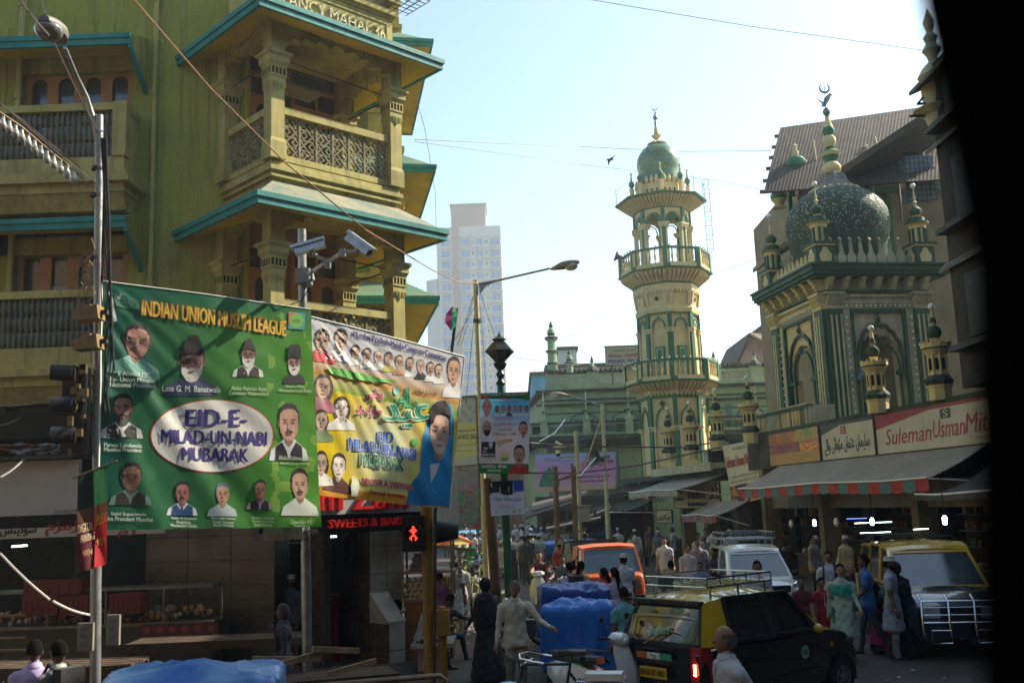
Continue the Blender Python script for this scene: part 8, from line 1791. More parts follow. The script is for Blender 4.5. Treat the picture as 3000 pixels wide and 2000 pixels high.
m=MB();m.hexa([(-.66,-.05,.26),(.66,-.05,.26),(.76,.25,.26),(-.76,.25,.26),(-.66,-.06,.50),(.66,-.06,.50),(.77,.25,.50),(-.77,.25,.50)]);vbuild(m,'bumper',[CARBLK],tx,30)
def rearp(x,z,k=0.0):return(x,(.0 if z<.93 else.06+(z-.95)*.47)-.018-k,z)
m=MB();m.poly([rearp(-.23,.565,.05),rearp(.23,.565,.05),rearp(.23,.70,.045),rearp(-.23,.70,.045)]);vbuild(m,'number_plate',[PLATEY],tx)
m=MB();put_text(m,'MH.01.BT.0867',0,.633,.41,.075,lambda a,b,k:rearp(a,b,.056+k),off=.03);vbuild(m,'plate_lettering',[BLACK],tx)
m=MB()
for x0,x1,mi_ in((-.30,-.11,0),(-.11,.10,1),(.10,.30,2)):m.poly([rearp(x0,.79,.02),rearp(x1,.79,.02),rearp(x1,.87,.02),rearp(x0,.87,.02)],mi_)
vbuild(m,'tricolour_strip',[mat('saffron sticker',(.55,.14,.03),.4,0,3,0),mat('white sticker',(.6,.6,.58),.4,0,3,0),mat('green sticker',(.02,.28,.14),.4,0,3,0)],tx)
m=MB();m.tube([rearp(.045*cos(a)-.0,.83+.03*sin(a),.035)for a in[2*pi*k/14 for k in range(15)]],.005,4);m.bar(rearp(-.02,.81,.035),rearp(-.01,.85,.035),.008,.006);m.bar(rearp(.02,.81,.035),rearp(.01,.85,.035),.008,.006);m.bar(rearp(-.018,.825,.035),rearp(.02,.835,.035),.008,.006);vbuild(m,'rear_badge',[CHR],tx)
m=MB();put_text(m,'Andheri',-.05,1.14,.40,.13,lambda a,b,k:rearp(a,b+a*.14,.012+k),off=.03,shear=.3);vbuild(m,'window_script',[mat('mint window sticker',(.20,.52,.42),.5,0,3,0)],tx)
m=MB();put_text(m,'Allah',-.27,1.375,.12,.05,lambda a,b,k:rearp(a,b,.03+k),off=.04);put_text(m,'Madina',.25,1.375,.16,.05,lambda a,b,k:rearp(a,b,.03+k),off=.04);vbuild(m,'top_stickers',[mat('bright green sticker',(.03,.34,.20),.5,0,3,0)],tx)
m=MB();m.tube([rearp(-.53*sin(pi*(k/12-.5)),1.27+.03*cos(pi*(k/12-.5)),.015)for k in range(13)]+[rearp(-.52,1.05,.015),rearp(-.3,.985,.015),rearp(.3,.985,.015),rearp(.52,1.05,.015),rearp(.53,1.27,.015)],.007,4);vbuild(m,'beaded_curtain',[mat('silver beads',(.5,.5,.45),.4,.2,30,.3)],tx)
m=MB();m.bar(rearp(-.2,.96,.04),rearp(.1,1.14,.04),.014,.012);m.bar(rearp(.02,1.16,.045),rearp(.26,1.13,.045),.012,.01);vbuild(m,'rear_wiper',[mat('straw coloured wiper',(.5,.42,.25),.5,.1,3,0)],tx)
rack(tx,.45,1.75,.52,1.62,.13,CHR,8)
m=MB()
for k in range(5):m.tube([(-.56+.0,.7+.25*k,1.515),(0,.7+.25*k,1.556),(.56,.7+.25*k,1.515)],.008,4)
vbuild(m,'roof_strap',[CHR],tx)
m=MB();m.box(-.3,-.05,.44,.46,1.60,1.74);vbuild(m,'rack_plate',[mat('dark green plate',(.01,.05,.03),.5,0,3,0)],tx)
for y in(.62,2.86):
 for x in(-.68,.68):wheel(tx,x,y,.27)
m=MB();[archwell(m,sx*(W+.003),y,.33,sx)for sx in(1,-1)for y in(.62,2.86)];vbuild(m,'arch_lining',[BLACK],tx)
m=MB()
for sx in(1,-1):m.ball((sx*.82,2.30,.98),.085,0,10,6,(.9,.6,.75));m.bar((sx*.72,2.34,.94),(sx*.80,2.31,.97),.03,.03)
vbuild(m,'wing_mirror',[CARYEL,BLACK],tx,60)
m=MB();m.lathe(0,0,[(.165,0),(.165,.012),(.05,.012)],20);m.T=None
sw_=MB();sw_.tube([(.34+.16*cos(a),2.02+.06*sin(a),1.0+.15*sin(a))for a in[2*pi*k/16 for k in range(17)]],.014,6);sw_.box(-.6,.6,2.3,2.45,.85,.97);vbuild(sw_,'steering_wheel',[BUMP],tx,60)
b=MB();c=Vector((W+.006,2.05,.70))
b.poly([c+Vector((0,.085*cos(a)*(1+.12*cos(8*a)),.085*sin(a)*(1+.12*cos(8*a))))for a in[2*pi*k/32 for k in range(32)]],0);b.poly([c+Vector((.003,.06*cos(a),.045*sin(a)))for a in[2*pi*k/20 for k in range(20)]],1);vbuild(b,'door_emblem',[mat('silver sticker',(.35,.42,.38),.4,0,3,0),MATS['green sticker']],tx)
m=MB();m.box(W*.97,W*.985,2.66,2.72,.70,.76);m.box(-.62,-.5,-.062,-.05,.42,.47);m.box(.42,.58,-.064,-.05,.42,.47);vbuild(m,'amber_marker',[mat('amber plastic',(.5,.2,.02),.3,0,3,0)],tx)
m=MB();
for sx in(1,-1):m.hexa([(sx*.60,3.30,.60),(sx*.42,3.43,.60),(sx*.45,3.42,.72),(sx*.60,3.28,.76),(sx*.70,3.15,.62),(sx*.70,3.15,.62),(sx*.70,3.15,.78),(sx*.70,3.14,.78)])
vbuild(m,'headlamp',[HEADL],tx)
wc=thing('white_car','boxy white hatchback facing the camera with grey roof carrier and yellow plate','car',(5.25,25.1,0),R_(180))
W=.74
m=MB();shell(m,[(.0,.35,.85,W*.86,.05,0),(.08,.24,1.0,W*.97,.05,0),(.6,.2,1.03,W,.05,0),(2.6,.2,1.0,W,.06,.01),(2.85,.21,.99,W*.99,.09,.03),(3.3,.24,.93,W*.96,.12,.03),(3.5,.28,.82,W*.90,.12,.02),(3.56,.36,.66,W*.8,.08,0)]);vbuild(m,'body',[CARWHT],wc,35)
cabin(wc,[(.05,1.0,1.55,.70,.60,.2),(.75,1.02,1.62,.71,.61,.75),(1.55,1.01,1.64,.71,.61,1.52),(1.62,1.01,1.64,.71,.61,1.60),(2.55,.99,1.58,.70,.60,2.08),(2.78,.98,1.52,.69,.58,2.2)],'ggpgp',CARWHT,CGLASS,wm=WSG,mg=.05)
rack(wc,.5,2.0,.56,1.78,.16,mat('grey carrier paint',(.38,.40,.42),.4,.2,4,.05),6)
m=MB();m.hexa([(-.42,3.53,.74),(.42,3.53,.74),(.42,3.40,.74),(-.42,3.40,.74),(-.45,3.52,.88),(.45,3.52,.88),(.45,3.3,.88),(-.45,3.3,.88)]);m.box(-.5,.5,3.50,3.575,.38,.56);vbuild(m,'grille',[BLACK],wc)
m=MB()
for sx in(1,-1):m.hexa([(sx*.46,3.53,.70),(sx*.68,3.40,.70),(sx*.72,3.2,.72),(sx*.5,3.3,.7),(sx*.48,3.50,.90),(sx*.70,3.36,.94),(sx*.725,3.12,.97),(sx*.55,3.2,.93)])
vbuild(m,'headlamp',[HEADL],wc,30)
m=MB();m.box(-.25,.25,3.575,3.585,.44,.55);vbuild(m,'number_plate',[PLATEY],wc);m=MB();put_text(m,'MH 01 BT 6500',0,.495,.42,.06,lambda a,b,k:(-a,3.59+k,b),off=.03);vbuild(m,'plate_lettering',[BLACK],wc)
m=MB();put_text(m,'S',0,.81,.09,.09,lambda a,b,k:(-a,3.545+k,b),off=.03,thick=.01);vbuild(m,'front_badge',[CHR],wc)
for y in(.6,2.95):
 for x in(-.66,.66):wheel(wc,x,y,.28)
m=MB();[archwell(m,sx*(W+.003),y,.34,sx)for sx in(1,-1)for y in(.6,2.95)];vbuild(m,'arch_lining',[BLACK],wc)
m=MB();[m.ball((sx*.82,2.45,1.05),.09,0,10,6,(.9,.6,.8))for sx in(1,-1)];vbuild(m,'wing_mirror',[BUMP],wc,60)
m=MB();[m.bar((sx*.745,1.58,.3),(sx*.735,1.58,1.0),.006,.012)for sx in(1,-1)];[m.bar((sx*.745,2.55,.3),(sx*.735,2.6,.98),.006,.012)for sx in(1,-1)];vbuild(m,'door_seam',[BUMP],wc)
vn=thing('taxi_van','large black taxi van with yellow roof and chrome bull bar in deep shade at right','taxi',(7.75,21.0,0),-R_(188))
W=.84
m=MB();shell(m,[(.0,.4,1.0,W*.9,.05,0),(.06,.3,1.08,W*.98,.05,0),(.8,.28,1.10,W,.05,0),(3.0,.28,1.10,W,.06,.01),(3.3,.28,1.08,W*.99,.08,.03),(4.0,.3,.98,W*.96,.10,.03),(4.22,.34,.86,W*.88,.10,.02)]);vbuild(m,'body',[paint('blue black van paint',(.012,.016,.028))],vn,35)
cabin(vn,[(.05,1.08,1.72,.80,.70,.15),(1.1,1.10,1.78,.81,.72,1.1),(2.05,1.10,1.80,.81,.72,2.02),(2.13,1.10,1.80,.81,.72,2.10),(3.05,1.09,1.74,.80,.70,2.5),(3.25,1.08,1.68,.79,.68,2.62)],'ggpgp',CARYEL,CGLASS,wm=WSG,mg=.05)
m=MB()
for z in(.62,.74,.86,.96):m.tube([(-.62,4.32,z),(.62,4.32,z)],.018 if z in(.62,.96)else.01,6)
for x in(-.62,-.2,.2,.62):m.tube([(x,4.32,.4),(x,4.32,.96),(x,4.15,1.04)],.02,6)
m.tube([(-.5,4.34,.5),(-.2,4.36,.5),(-.2,4.36,.3),(-.5,4.34,.3),(-.5,4.34,.5)],.018,6);m.tube([(.5,4.34,.5),(.2,4.36,.5),(.2,4.36,.3),(.5,4.34,.3),(.5,4.34,.5)],.018,6);vbuild(m,'bull_bar',[CHR],vn,60)
m=MB();[m.box(sx*.45-.13,sx*.45+.13,4.16,4.24,.68,.86)for sx in(1,-1)];vbuild(m,'headlamp',[HEADL],vn);m=MB();m.box(-.3,.3,4.2,4.25,.62,.88);vbuild(m,'grille',[BUMP],vn)
for y in(.8,3.45):
 for x in(-.76,.76):wheel(vn,x,y,.33,.2)
m=MB();[archwell(m,sx*(W+.003),y,.40,sx)for sx in(1,-1)for y in(.8,3.45)];vbuild(m,'arch_lining',[BLACK],vn)
m=MB();
for y in(.6,.85,1.9):m.tube([(-.72,y,1.80),(-.6,y,1.9),(.6,y,1.9),(.72,y,1.80)],.014,5)
vbuild(m,'roof_bar',[BUMP],vn)
m=MB();m.bar((-.5,3.05,1.10),(.1,3.0,1.2),.02,.02);vbuild(m,'wiper',[BLACK],vn)
ot=thing('orange_truck','worn orange mini goods truck with big windscreen and glass-sided load','truck',(1.85,27.6,0),-R_(172))
W=.78
m=MB();shell(m,[(1.5,.35,1.0,W*.99,.04,0),(2.3,.32,1.02,W,.05,0),(2.85,.32,1.04,W*.99,.05,0),(2.98,.36,.98,W*.93,.06,0),(3.03,.42,.88,W*.82,.05,0)]);vbuild(m,'body',[CARORG],ot,35)
cabin(ot,[(1.5,1.0,1.66,.77,.70,1.52),(2.1,1.02,1.70,.775,.71,2.1),(2.84,1.02,1.64,.76,.68,2.50)],'pg',CARORG,CGLASS,wm=mat('blue grey windscreen',(.04,.07,.09),.1,.2,1.5,0,spec=.8),mg=.06)
m=MB();m.box(-.78,.78,-.3,1.46,.55,.66);[m.box(x-.03,x+.03,-.3,1.46,.66,1.0)for x in(-.75,.75)];m.box(-.78,.78,-.33,-.28,.55,1.0);vbuild(m,'load_bed',[CARORG],ot)
m=MB();
for x in(-.7,.7):m.bar((x,-.3,1.1),(x,.3,1.75),.04,.04);m.bar((x,1.4,1.1),(x,.9,1.75),.04,.04);m.bar((x,.3,1.75),(x,.9,1.75),.04,.04);m.bar((x,-.3,1.1),(x,1.4,1.1),.04,.04)
m.bar((-.7,.3,1.75),(.7,.3,1.75),.04,.04);m.bar((-.7,-.3,1.1),(.7,-.3,1.1),.04,.04);m.bar((-.7,.9,1.75),(.7,.9,1.75),.04,.04);vbuild(m,'glass_rack',[BUMP],ot)
m=MB();m.poly([(-.7,-.3,1.1),(.7,-.3,1.1),(.7,.3,1.75),(-.7,.3,1.75)]);m.poly([(.69,-.25,1.1),(.69,1.35,1.1),(.69,.9,1.7),(.69,.3,1.7)]);m.poly([(-.69,-.25,1.1),(-.69,1.35,1.1),(-.69,.9,1.7),(-.69,.3,1.7)]);m.box(-.6,.6,0,1.2,.66,1.05);vbuild(m,'glass_sheet',[mat('stacked glass sheets',(.20,.26,.27),.15,.3,1.5,0,spec=.9)],ot)
m=MB();[m.tube([(sx*.55,2.98,.78),(sx*.55,3.03,.78)],.09,14)for sx in(1,-1)];vbuild(m,'headlamp',[HEADL],ot,40);m=MB();m.box(-.72,.72,2.9,3.08,.38,.52);vbuild(m,'bumper',[BUMP],ot)
m=MB();put_text(m,'MAXXIMO',0,.93,.4,.08,lambda a,b,k:(-a,3.02+k,b),off=.03);vbuild(m,'front_lettering',[BUMP],ot)
for x,y in((-.7,.1),(.7,.1),(-.68,2.35),(.68,2.35)):wheel(ot,x,y,.26)
m=MB();[m.bar((sx*.76,2.55,1.5),(sx*.92,2.6,1.35),.02,.02)for sx in(1,-1)];[m.box(sx*.92-.05,sx*.92+.05,2.58,2.62,1.15,1.38)for sx in(1,-1)];vbuild(m,'wing_mirror',[BLACK],ot)
def auto(loc,rz,label,pm,group=None):
 t=thing('auto_rickshaw',label,'auto rickshaw',loc,rz,group);m=MB();shell(m,[(0,.3,.95,.62,.05,0),(1.3,.25,.9,.62,.05,0),(1.9,.25,.85,.55,.06,0),(2.3,.3,.95,.38,.08,0),(2.45,.4,.85,.28,.08,0)]);vbuild(m,'body',[pm],t,35)
 cabin(t,[(.0,.9,1.6,.60,.56,.1),(1.2,.9,1.68,.61,.58,1.2),(2.15,.95,1.58,.52,.50,1.75)],'gg',pm,CGLASS,wm=WSG,mg=.05)
 m=MB();m.tube([(-.0,2.43,.75),(0,2.5,.75)],.08,12);[m.tube([(sx*.42,2.2,.7),(sx*.42,2.27,.7)],.06,10)for sx in(1,-1)];vbuild(m,'headlamp',[mat('amber lamp',(.7,.3,.05),.2,0,3,0)],t)
 for x,y in((-.58,.4),(.58,.4),(0,2.2)):wheel(t,x,y,.22,.12)
 return t
auto((-2.25,48,0),R_(178),'blue auto rickshaw or small truck head-on far down the street',CARBLUE)
def scooter(loc,rz,label,col,group=None,basket=False):
 t=thing('scooter',label,'scooter',loc,rz,group)
 m=MB()
 rings=[[(x*w_,y,z)for x,y,z in((-1,y0+.03,z0),(-.6,y0+.07,z0),(0,y0+.10,z0),(.6,y0+.07,z0),(1,y0+.03,z0),(.8,y0-.03,z0),(-.8,y0-.03,z0))]for(y0,z0,w_)in((.52,.30,.17),(.56,.45,.20),(.52,.65,.21),(.45,.85,.17),(.42,.95,.11))]
 m.loft(rings);vbuild(m,'apron',[col],t,50)
 m=MB();m.loft([[(x*w_,y0,z0+z*h_)for x,z in((-1,0),(-1,.6),(-.7,1),(.7,1),(1,.6),(1,0))]for(y0,z0,w_,h_)in((-.75,.50,.08,.14),(-.55,.40,.17,.30),(-.2,.36,.19,.32),(.05,.30,.16,.30),(.12,.30,.14,.06))]);m.box(-.15,.15,.1,.5,.26,.31);vbuild(m,'rear_body',[col],t,40)
 m=MB();m.loft([[(x*w_,y0,z0+z*.09)for x,z in((-1,0),(-1,.6),(-.7,1),(.7,1),(1,.6),(1,0))]for(y0,z0,w_)in((-.72,.72,.09),(-.5,.70,.13),(-.1,.68,.14),(.10,.68,.09))]);vbuild(m,'seat',[BUMP],t,40)
 m=MB();m.loft([[(x*w_,y0,z0+z*h_)for x,z in((-1,.3),(-.5,1),(.5,1),(1,.3),(.7,-.6),(-.7,-.6))]for(y0,z0,w_,h_)in((.30,1.0,.10,.06),(.38,1.02,.19,.08),(.48,1.0,.15,.08),(.53,.98,.07,.05))]);vbuild(m,'handlebar_cowl',[col],t,60)
 m=MB();m.ball((0,.53,.99),.05,0,12,7,(1.3,.5,.9));vbuild(m,'headlamp',[HEADL],t,60)
 m=MB();m.tube([(-.33,.34,1.05),(-.1,.42,1.03),(.1,.42,1.03),(.33,.34,1.05)],.016,6);m.tube([(-.2,.38,1.05),(-.26,.36,1.25)],.007,4);m.tube([(.2,.38,1.05),(.26,.36,1.25)],.007,4);m.ball((-.27,.36,1.28),.05,n=8,k=5,sc_=(1,.3,.8));m.ball((.27,.36,1.28),.05,n=8,k=5,sc_=(1,.3,.8));vbuild(m,'handlebar',[BLACK],t,40)
 m=MB();m.loft([[(x*.06,.62+.23*cos(a)*(1),.24+.25*sin(a))for x in(-1,0,1)]+[(x*.05,.62+.20*cos(a),.24+.22*sin(a))for x in(1,-1)]for a in[R_(q)for q in range(20,171,15)]],0);m.tube([(0,.48,.8),(0,.62,.25)],.03,6);vbuild(m,'front_mudguard',[col],t,40)
 for y in(.62,-.48):
  m=MB();m.T=Matrix.Translation((0,y,.22))@Matrix.Rotation(pi/2,4,'Y');m.lathe(0,0,[(.12,-.04),(.21,-.045),(.22,0),(.21,.045),(.12,.04)],20);o=vbuild(m,'wheel',[RUB],t,40);m=MB();m.T=Matrix.Translation((0,y,.22))@Matrix.Rotation(pi/2,4,'Y');m.lathe(0,0,[(.12,-.03),(.03,-.05),(.03,.05),(.12,.03)],14);vbuild(m,'rim',[RIM],o,40)
 return t
SCW=paint('white scooter paint',(.50,.51,.50));SCG=paint('pearl scooter paint',(.42,.42,.40))
s1=scooter((.92,13.5,0),R_(228),'white scooter parked in front of the blue cart with round mirror up',SCW)
s2=scooter((.5,26.2,0),R_(172),'white scooter ridden by a man in dark maroon shirt',SCG)
s3=scooter((1.0,24.0,0),R_(190),'white scooter ridden by a man in grey shirt',SCW)
person(0,0,0,'man in dark maroon shirt riding the farther white scooter',-4,1.70,(.10,.02,.035),DK,1,pose='ride',loc=Vector((.5,26.45,0)))
person(0,0,0,'man in dark grey shirt riding the nearer white scooter',8,1.70,(.13,.13,.15),DK,2,pose='ride',loc=Vector((1.0,24.25,0)))
scooter((2.05,46,0),R_(180),'far white scooter parked beyond the orange truck',SCG)
def moto(loc,rz,label,tank,group=None):
 t=thing('motorcycle',label,'motorcycle',loc,rz,group)
 for y in(.66,-.62):
  m=MB();m.tube([(0,y+.27*cos(a),.30+.27*sin(a))for a in[2*pi*k/22 for k in range(23)]],.045,6,cap=False);o=vbuild(m,'wheel',[RUB],t,60)
  m=MB();[m.tube([(0,y,.30),(0,y+.24*cos(a),.30+.24*sin(a))],.008,4)for a in[k*pi/4 for k in range(8)]];m.tube([(-.06,y,.30),(.06,y,.30)],.05,8);vbuild(m,'rim',[RIM],o)
 m=MB();m.loft([[(x*w_,y0,z0+z*h_)for x,z in((-1,0),(-1,.55),(-.6,1),(.6,1),(1,.55),(1,0))]for(y0,z0,w_,h_)in((-.02,.72,.07,.12),(.12,.70,.14,.24),(.34,.74,.15,.22),(.46,.80,.07,.12))]);vbuild(m,'fuel_tank',[tank],t,40)
 m=MB();m.loft([[(x*w_,y0,z0+z*.08)for x,z in((-1,0),(-1,.6),(-.7,1),(.7,1),(1,.6),(1,0))]for(y0,z0,w_)in((-.78,.84,.08),(-.4,.78,.13),(.02,.76,.09))]);vbuild(m,'seat',[BUMP],t,40)
 m=MB();m.tube([(0,.45,.9),(0,.1,.35),(0,-.2,.35),(0,-.62,.30)],.03,6);m.tube([(0,.45,.85),(0,-.3,.75),(0,-.8,.8)],.025,6);m.box(-.12,.12,-.12,.2,.28,.6);m.tube([(.13,.15,.35),(.16,-.2,.25),(.16,-.8,.32)],.035,7);vbuild(m,'engine',[mat('oily engine metal',(.10,.10,.10),.4,.3,6,.2,metal=.7)],t,40)
 m=MB();[m.tube([(s*.08,.66,.30),(s*.08,.46,.95)],.022,6)for s in(1,-1)];m.tube([(-.36,.30,1.04),(-.15,.44,1.0),(.15,.44,1.0),(.36,.30,1.04)],.014,6);m.tube([(-.22,.38,1.02),(-.3,.36,1.2)],.007,4);m.ball((-.31,.36,1.22),.05,n=8,k=5,sc_=(1,.3,.7));m.tube([(.22,.38,1.02),(.3,.36,1.2)],.007,4);m.ball((.31,.36,1.22),.05,n=8,k=5,sc_=(1,.3,.7));vbuild(m,'fork_and_bars',[CHR],t,50)
 m=MB();m.ball((0,.56,.92),.095,0,12,7,(1,.7,1));vbuild(m,'headlamp',[HEADL],t,60)
 m=MB();m.loft([[(x*.06,y0+.32*cos(a),.30+.33*sin(a))for x in(-1,0,1)]+[(x*.05,y0+.30*cos(a),.30+.31*sin(a))for x in(1,-1)]for a in[R_(q)for q in range(30,151,15)]for y0 in(.66,)]);vbuild(m,'mudguard',[tank],t,50);return t
MG='motorcycles parked along the left side of the street'
moto((-.55,23.0,0),R_(150),'black motorcycle parked behind the lamp pole, nearest of the left pair',CARBLK,MG)
moto((-1.0,26.2,0),R_(165),'motorcycle with silver headlamp farther back by the lamp pole',mat('dull silver tank',(.3,.3,.3),.4,.2,3,0),MG)
moto((1.0,20.3,0),R_(70),'dark motorcycle lying behind the blue carts, left one',CARBLK,MG)
moto((1.55,21.2,0),R_(60),'dark motorcycle behind the blue carts, right one',paint('maroon tank paint',(.08,.01,.012)),MG)
moto((.25,19.6,0),R_(80),'motorcycle partly behind the cream shirted man',CARBLK,MG)
moto((-1.1,31.5,0),R_(175),'distant motorcycle by the left kerb',CARBLK,MG)
bc=thing('bicycle','old black bicycle with sprung saddle and carrier at the bottom centre','bicycle',(.36,12.0,0),R_(78));m_=None
for y in(.55,-.52):
 m=MB();m.tube([(0,y+.33*cos(a),.34+.33*sin(a))for a in[2*pi*k/28 for k in range(29)]],.018,6,cap=False);o=vbuild(m,'wheel',[RUB],bc,60);m=MB();[m.tube([(0,y,.34),(0,y+.32*cos(a),.34+.32*sin(a))],.003,3)for a in[2*pi*k/24 for k in range(24)]];m.tube([(0,y+.31*cos(a),.34+.31*sin(a))for a in[2*pi*k/28 for k in range(29)]],.008,4,cap=False);vbuild(m,'spokes',[CHR],o)
m=MB();hp,sp,bb,rr_=Vector((0,.38,.92)),Vector((0,-.18,.92)),Vector((0,-.05,.30)),Vector((0,-.52,.34));hb2_=Vector((0,.43,.72))
for a,b in((hp,sp),(hb2_,bb),(sp,bb),(bb,rr_),(sp+Vector((0,.02,-.08)),rr_),(hp,hb2_)):m.tube([a,b],.017,8)
m.tube([sp,sp+Vector((0,-.03,.10))],.013,6);[m.tube([(s*.05,.55,.34),(s*.04,.45,.70),(0,.42,.75)],.012,6)for s in(1,-1)];vbuild(m,'frame',[mat('worn black enamel',(.02,.022,.03),.35,.3,6,.05,spec=.6)],bc,60)
m=MB();m.tube([(0,.38,.92),(0,.40,1.02)],.014,6);m.tube([(-.27,.18,.98),(-.24,.36,1.02),(0,.42,1.03),(.24,.36,1.02),(.27,.18,.98)],.012,6);[m.tube([(s*.27,.18,.98),(s*.275,.08,.965)],.019,8)for s in(1,-1)];m.tube([(-.20,.30,.96),(-.05,.42,.9)],.005,4);m.tube([(.2,.3,.96),(.05,.42,.9)],.005,4);vbuild(m,'handlebar',[CHR],bc,60)
m=MB();m.loft([[(x*w_,y0,z0+z*.06)for x,z in((-1,0),(-.9,.7),(0,1),(.9,.7),(1,0),(0,-.3))]for(y0,z0,w_)in((-.38,1.03,.10),(-.30,1.03,.12),(-.18,1.03,.07),(-.04,1.02,.03))]);[m.tube([(s*.07,-.32,1.0),(s*.07,-.32,.95)],.025,8)for s in(1,-1)];vbuild(m,'saddle',[BUMP],bc,40)
m=MB();[m.tube([(s*.08,-.25,.74),(s*.08,-.80,.74),(s*.04,-.54,.36)],.008,4)for s in(1,-1)];[m.tube([(-.08,-.3-.1*k,.74),(.08,-.3-.1*k,.74)],.007,4)for k in range(6)];vbuild(m,'carrier',[CHR],bc);m=MB();m.box(-.12,.12,-.78,-.36,.75,.83);vbuild(m,'white_parcel',[WHITEP],bc)
m=MB();m.tube([(0,-.52+.36*cos(a),.34+.37*sin(a))for a in[R_(q)for q in range(20,175,12)]],.022,5);m.tube([(0,.55+.36*cos(a),.34+.37*sin(a))for a in[R_(q)for q in range(30,160,12)]],.022,5);m.box(.03,.05,-.5,.0,.28,.42);m.tube([(.06,-.05,.30),(.07,.05,.16)],.012,5);vbuild(m,'mudguard_and_chaincase',[CHR],bc,60)
gt_=thing('green_tie','bright green plastic strip tied to the bicycle carrier','strip',at(1688,1938,12.0));m=MB();p=gt_.location;m.tube([p+Vector((-.12,0,.04)),p,p+Vector((.1,0,.03)),p+Vector((.02,0,0)),p+Vector((.08,0,-.06))],.012,4);wbuild(m,'strip',[mat('green plastic',(.05,.45,.08),.4,0,3,0)],gt_)
TARP=mat('bright blue tarpaulin',(.014,.13,.55),.32,.25,1.6,1.0,c2=(.02,.17,.5),spec=.5,dirt=.12,dcol=(.25,.24,.22),bscale=3.2,trans=.12)
def tarp(loc,rz,L,W_,z0,z1,label,seed,col=TARP,sag=.05,dome=.12,legs=True):
 t=thing('covered_cart',label,'cart',loc,rz);m=MB();n1,n2=60,44
 def f(a,b):
  u=(a-.5)*2;v=(b-.5)*2;ru=max(abs(u),abs(v));top=.62
  fold=noise.noise(Vector((u*2.2+seed,v*2.2,seed*.7)))*.9+noise.noise(Vector((u*5+seed,v*5,3)))*.35
  rid=abs(noise.noise(Vector((u*3.1-seed,v*3.3,seed))))
  if ru<top:
   x,y=u/top*L/2,v/top*W_/2;z=z1+dome*(1-(ru/top)**2)-.16*rid*(1-ru)+fold*.06
  else:
   k=(ru-top)/(1-top);sx,sy=u/ru,v/ru;fl=1+.02*k+fold*.13*k+.045*sin(atan2(v,u)*11+seed+k*2)*k-.10*abs(noise.noise(Vector((atan2(v,u)*2.3,k*2.5,seed))))*k;x,y=sx*L/2*fl,sy*W_/2*fl;z=z1-(z1-z0)*k+fold*.03-.02
  z-=.05*abs(noise.noise(Vector((u*6.5+seed,v*6.1,1))))+.03*abs(noise.noise(Vector((u*13,v*12,seed))))
  return(x,y,z)
 m.grid(f,n1,n2);vbuild(m,'tarpaulin',[col],t,70)
 m=MB();m.box(-L*.46,L*.46,-W_*.44,W_*.44,z0+.05,z0+.15);[m.box(x*L*.42-.03,x*L*.42+.03,y*W_*.4-.03,y*W_*.4+.03,0,z0+.1)for x in(-1,1)for y in(-1,1)];vbuild(m,'cart_frame',[WOODD],t)
 m=MB();zt_=z1-(z1-z0)*.75
 pts=[(L/2*1.07*cos(a)if False else max(-1.06,min(1.06,1.5*cos(a)))*L/2,max(-1.06,min(1.06,1.5*sin(a)))*W_/2,zt_+.03*sin(3*a))for a in[2*pi*k/40 for k in range(41)]];m.tube(pts,.008,4);vbuild(m,'tie_rope',[mat('yellowish rope',(.35,.32,.12),.8,.1,9,.1)],t)
 if legs:
  for s_ in(-1,1):
   m=MB();m.tube([(L*.2+.28*cos(a),s_*W_*.47,.30+.28*sin(a))for a in[2*pi*k/22 for k in range(23)]],.022,6,cap=False);[m.tube([(L*.2,s_*W_*.47,.3),(L*.2+.27*cos(a),s_*W_*.47,.3+.27*sin(a))],.006,3)for a in[k*pi/6 for k in range(12)]];vbuild(m,'cart_wheel',[RUB],t)
 return t
tarp((.83,15.2,0),R_(-4),1.08,.9,.45,1.28,'handcart wrapped in creased bright blue tarpaulin, front one of two',1.7)
tarp((.85,16.9,0),R_(4),1.12,.9,.6,1.42,'second blue covered handcart just behind the front one',5.2,mat('deep blue tarpaulin',(.01,.065,.30),.38,.25,1.6,1.0,spec=.4,bscale=7,dirt=.2),dome=.08)
tarp((-3.62,11.3,0),R_(8),1.9,1.3,.45,1.06,'long low cart under pale blue and navy tarpaulin at the lower left',3.1,mat('two tone blue tarpaulin',(.02,.10,.38),.35,.3,1.2,.9,c2=(.26,.46,.66),spec=.5,bscale=2.5,dirt=.3,dcol=(.01,.03,.10)),dome=.16,legs=False)
tarp((2.15,40,0),R_(4),2.6,1.3,.8,1.25,'distant blue covered stall beyond the scooters',8.0)
st_=thing('snack_stall','wooden snack stall with glass case and stack of papads at the corner pillar','stall',(-1.75,19.5,0));
m=MB();m.box(-.45,.45,-.35,.35,0,1.05,0);m.box(-.5,.5,-.4,.4,1.05,1.1,1);m.box(-.5,.5,-.4,.4,1.55,1.6,1);[m.box(x-.02,x+.02,y-.02,y+.02,1.1,2.4,1)for x in(-.46,.46)for y in(-.36,.36)];m.box(-.5,.5,-.4,.4,2.35,2.4,1);m.bar((-.3,-.45,2.1),(.9,-.5,1.95),.04,.06,1);vbuild(m,'cabinet',[mat('orange stained wood',(.28,.10,.03),.5,.3,3,.2),WOODL],st_)
m=MB();[m.ball((-.4+.11*i+(.05 if j%2 else 0),-.30,1.16+.09*j),.055,0,7,5)for i in range(8)for j in range(4)];vbuild(m,'golden_snacks',[mat('golden snacks',(.42,.24,.05),.5,.3,9,.2)],st_,60,kind='stuff')
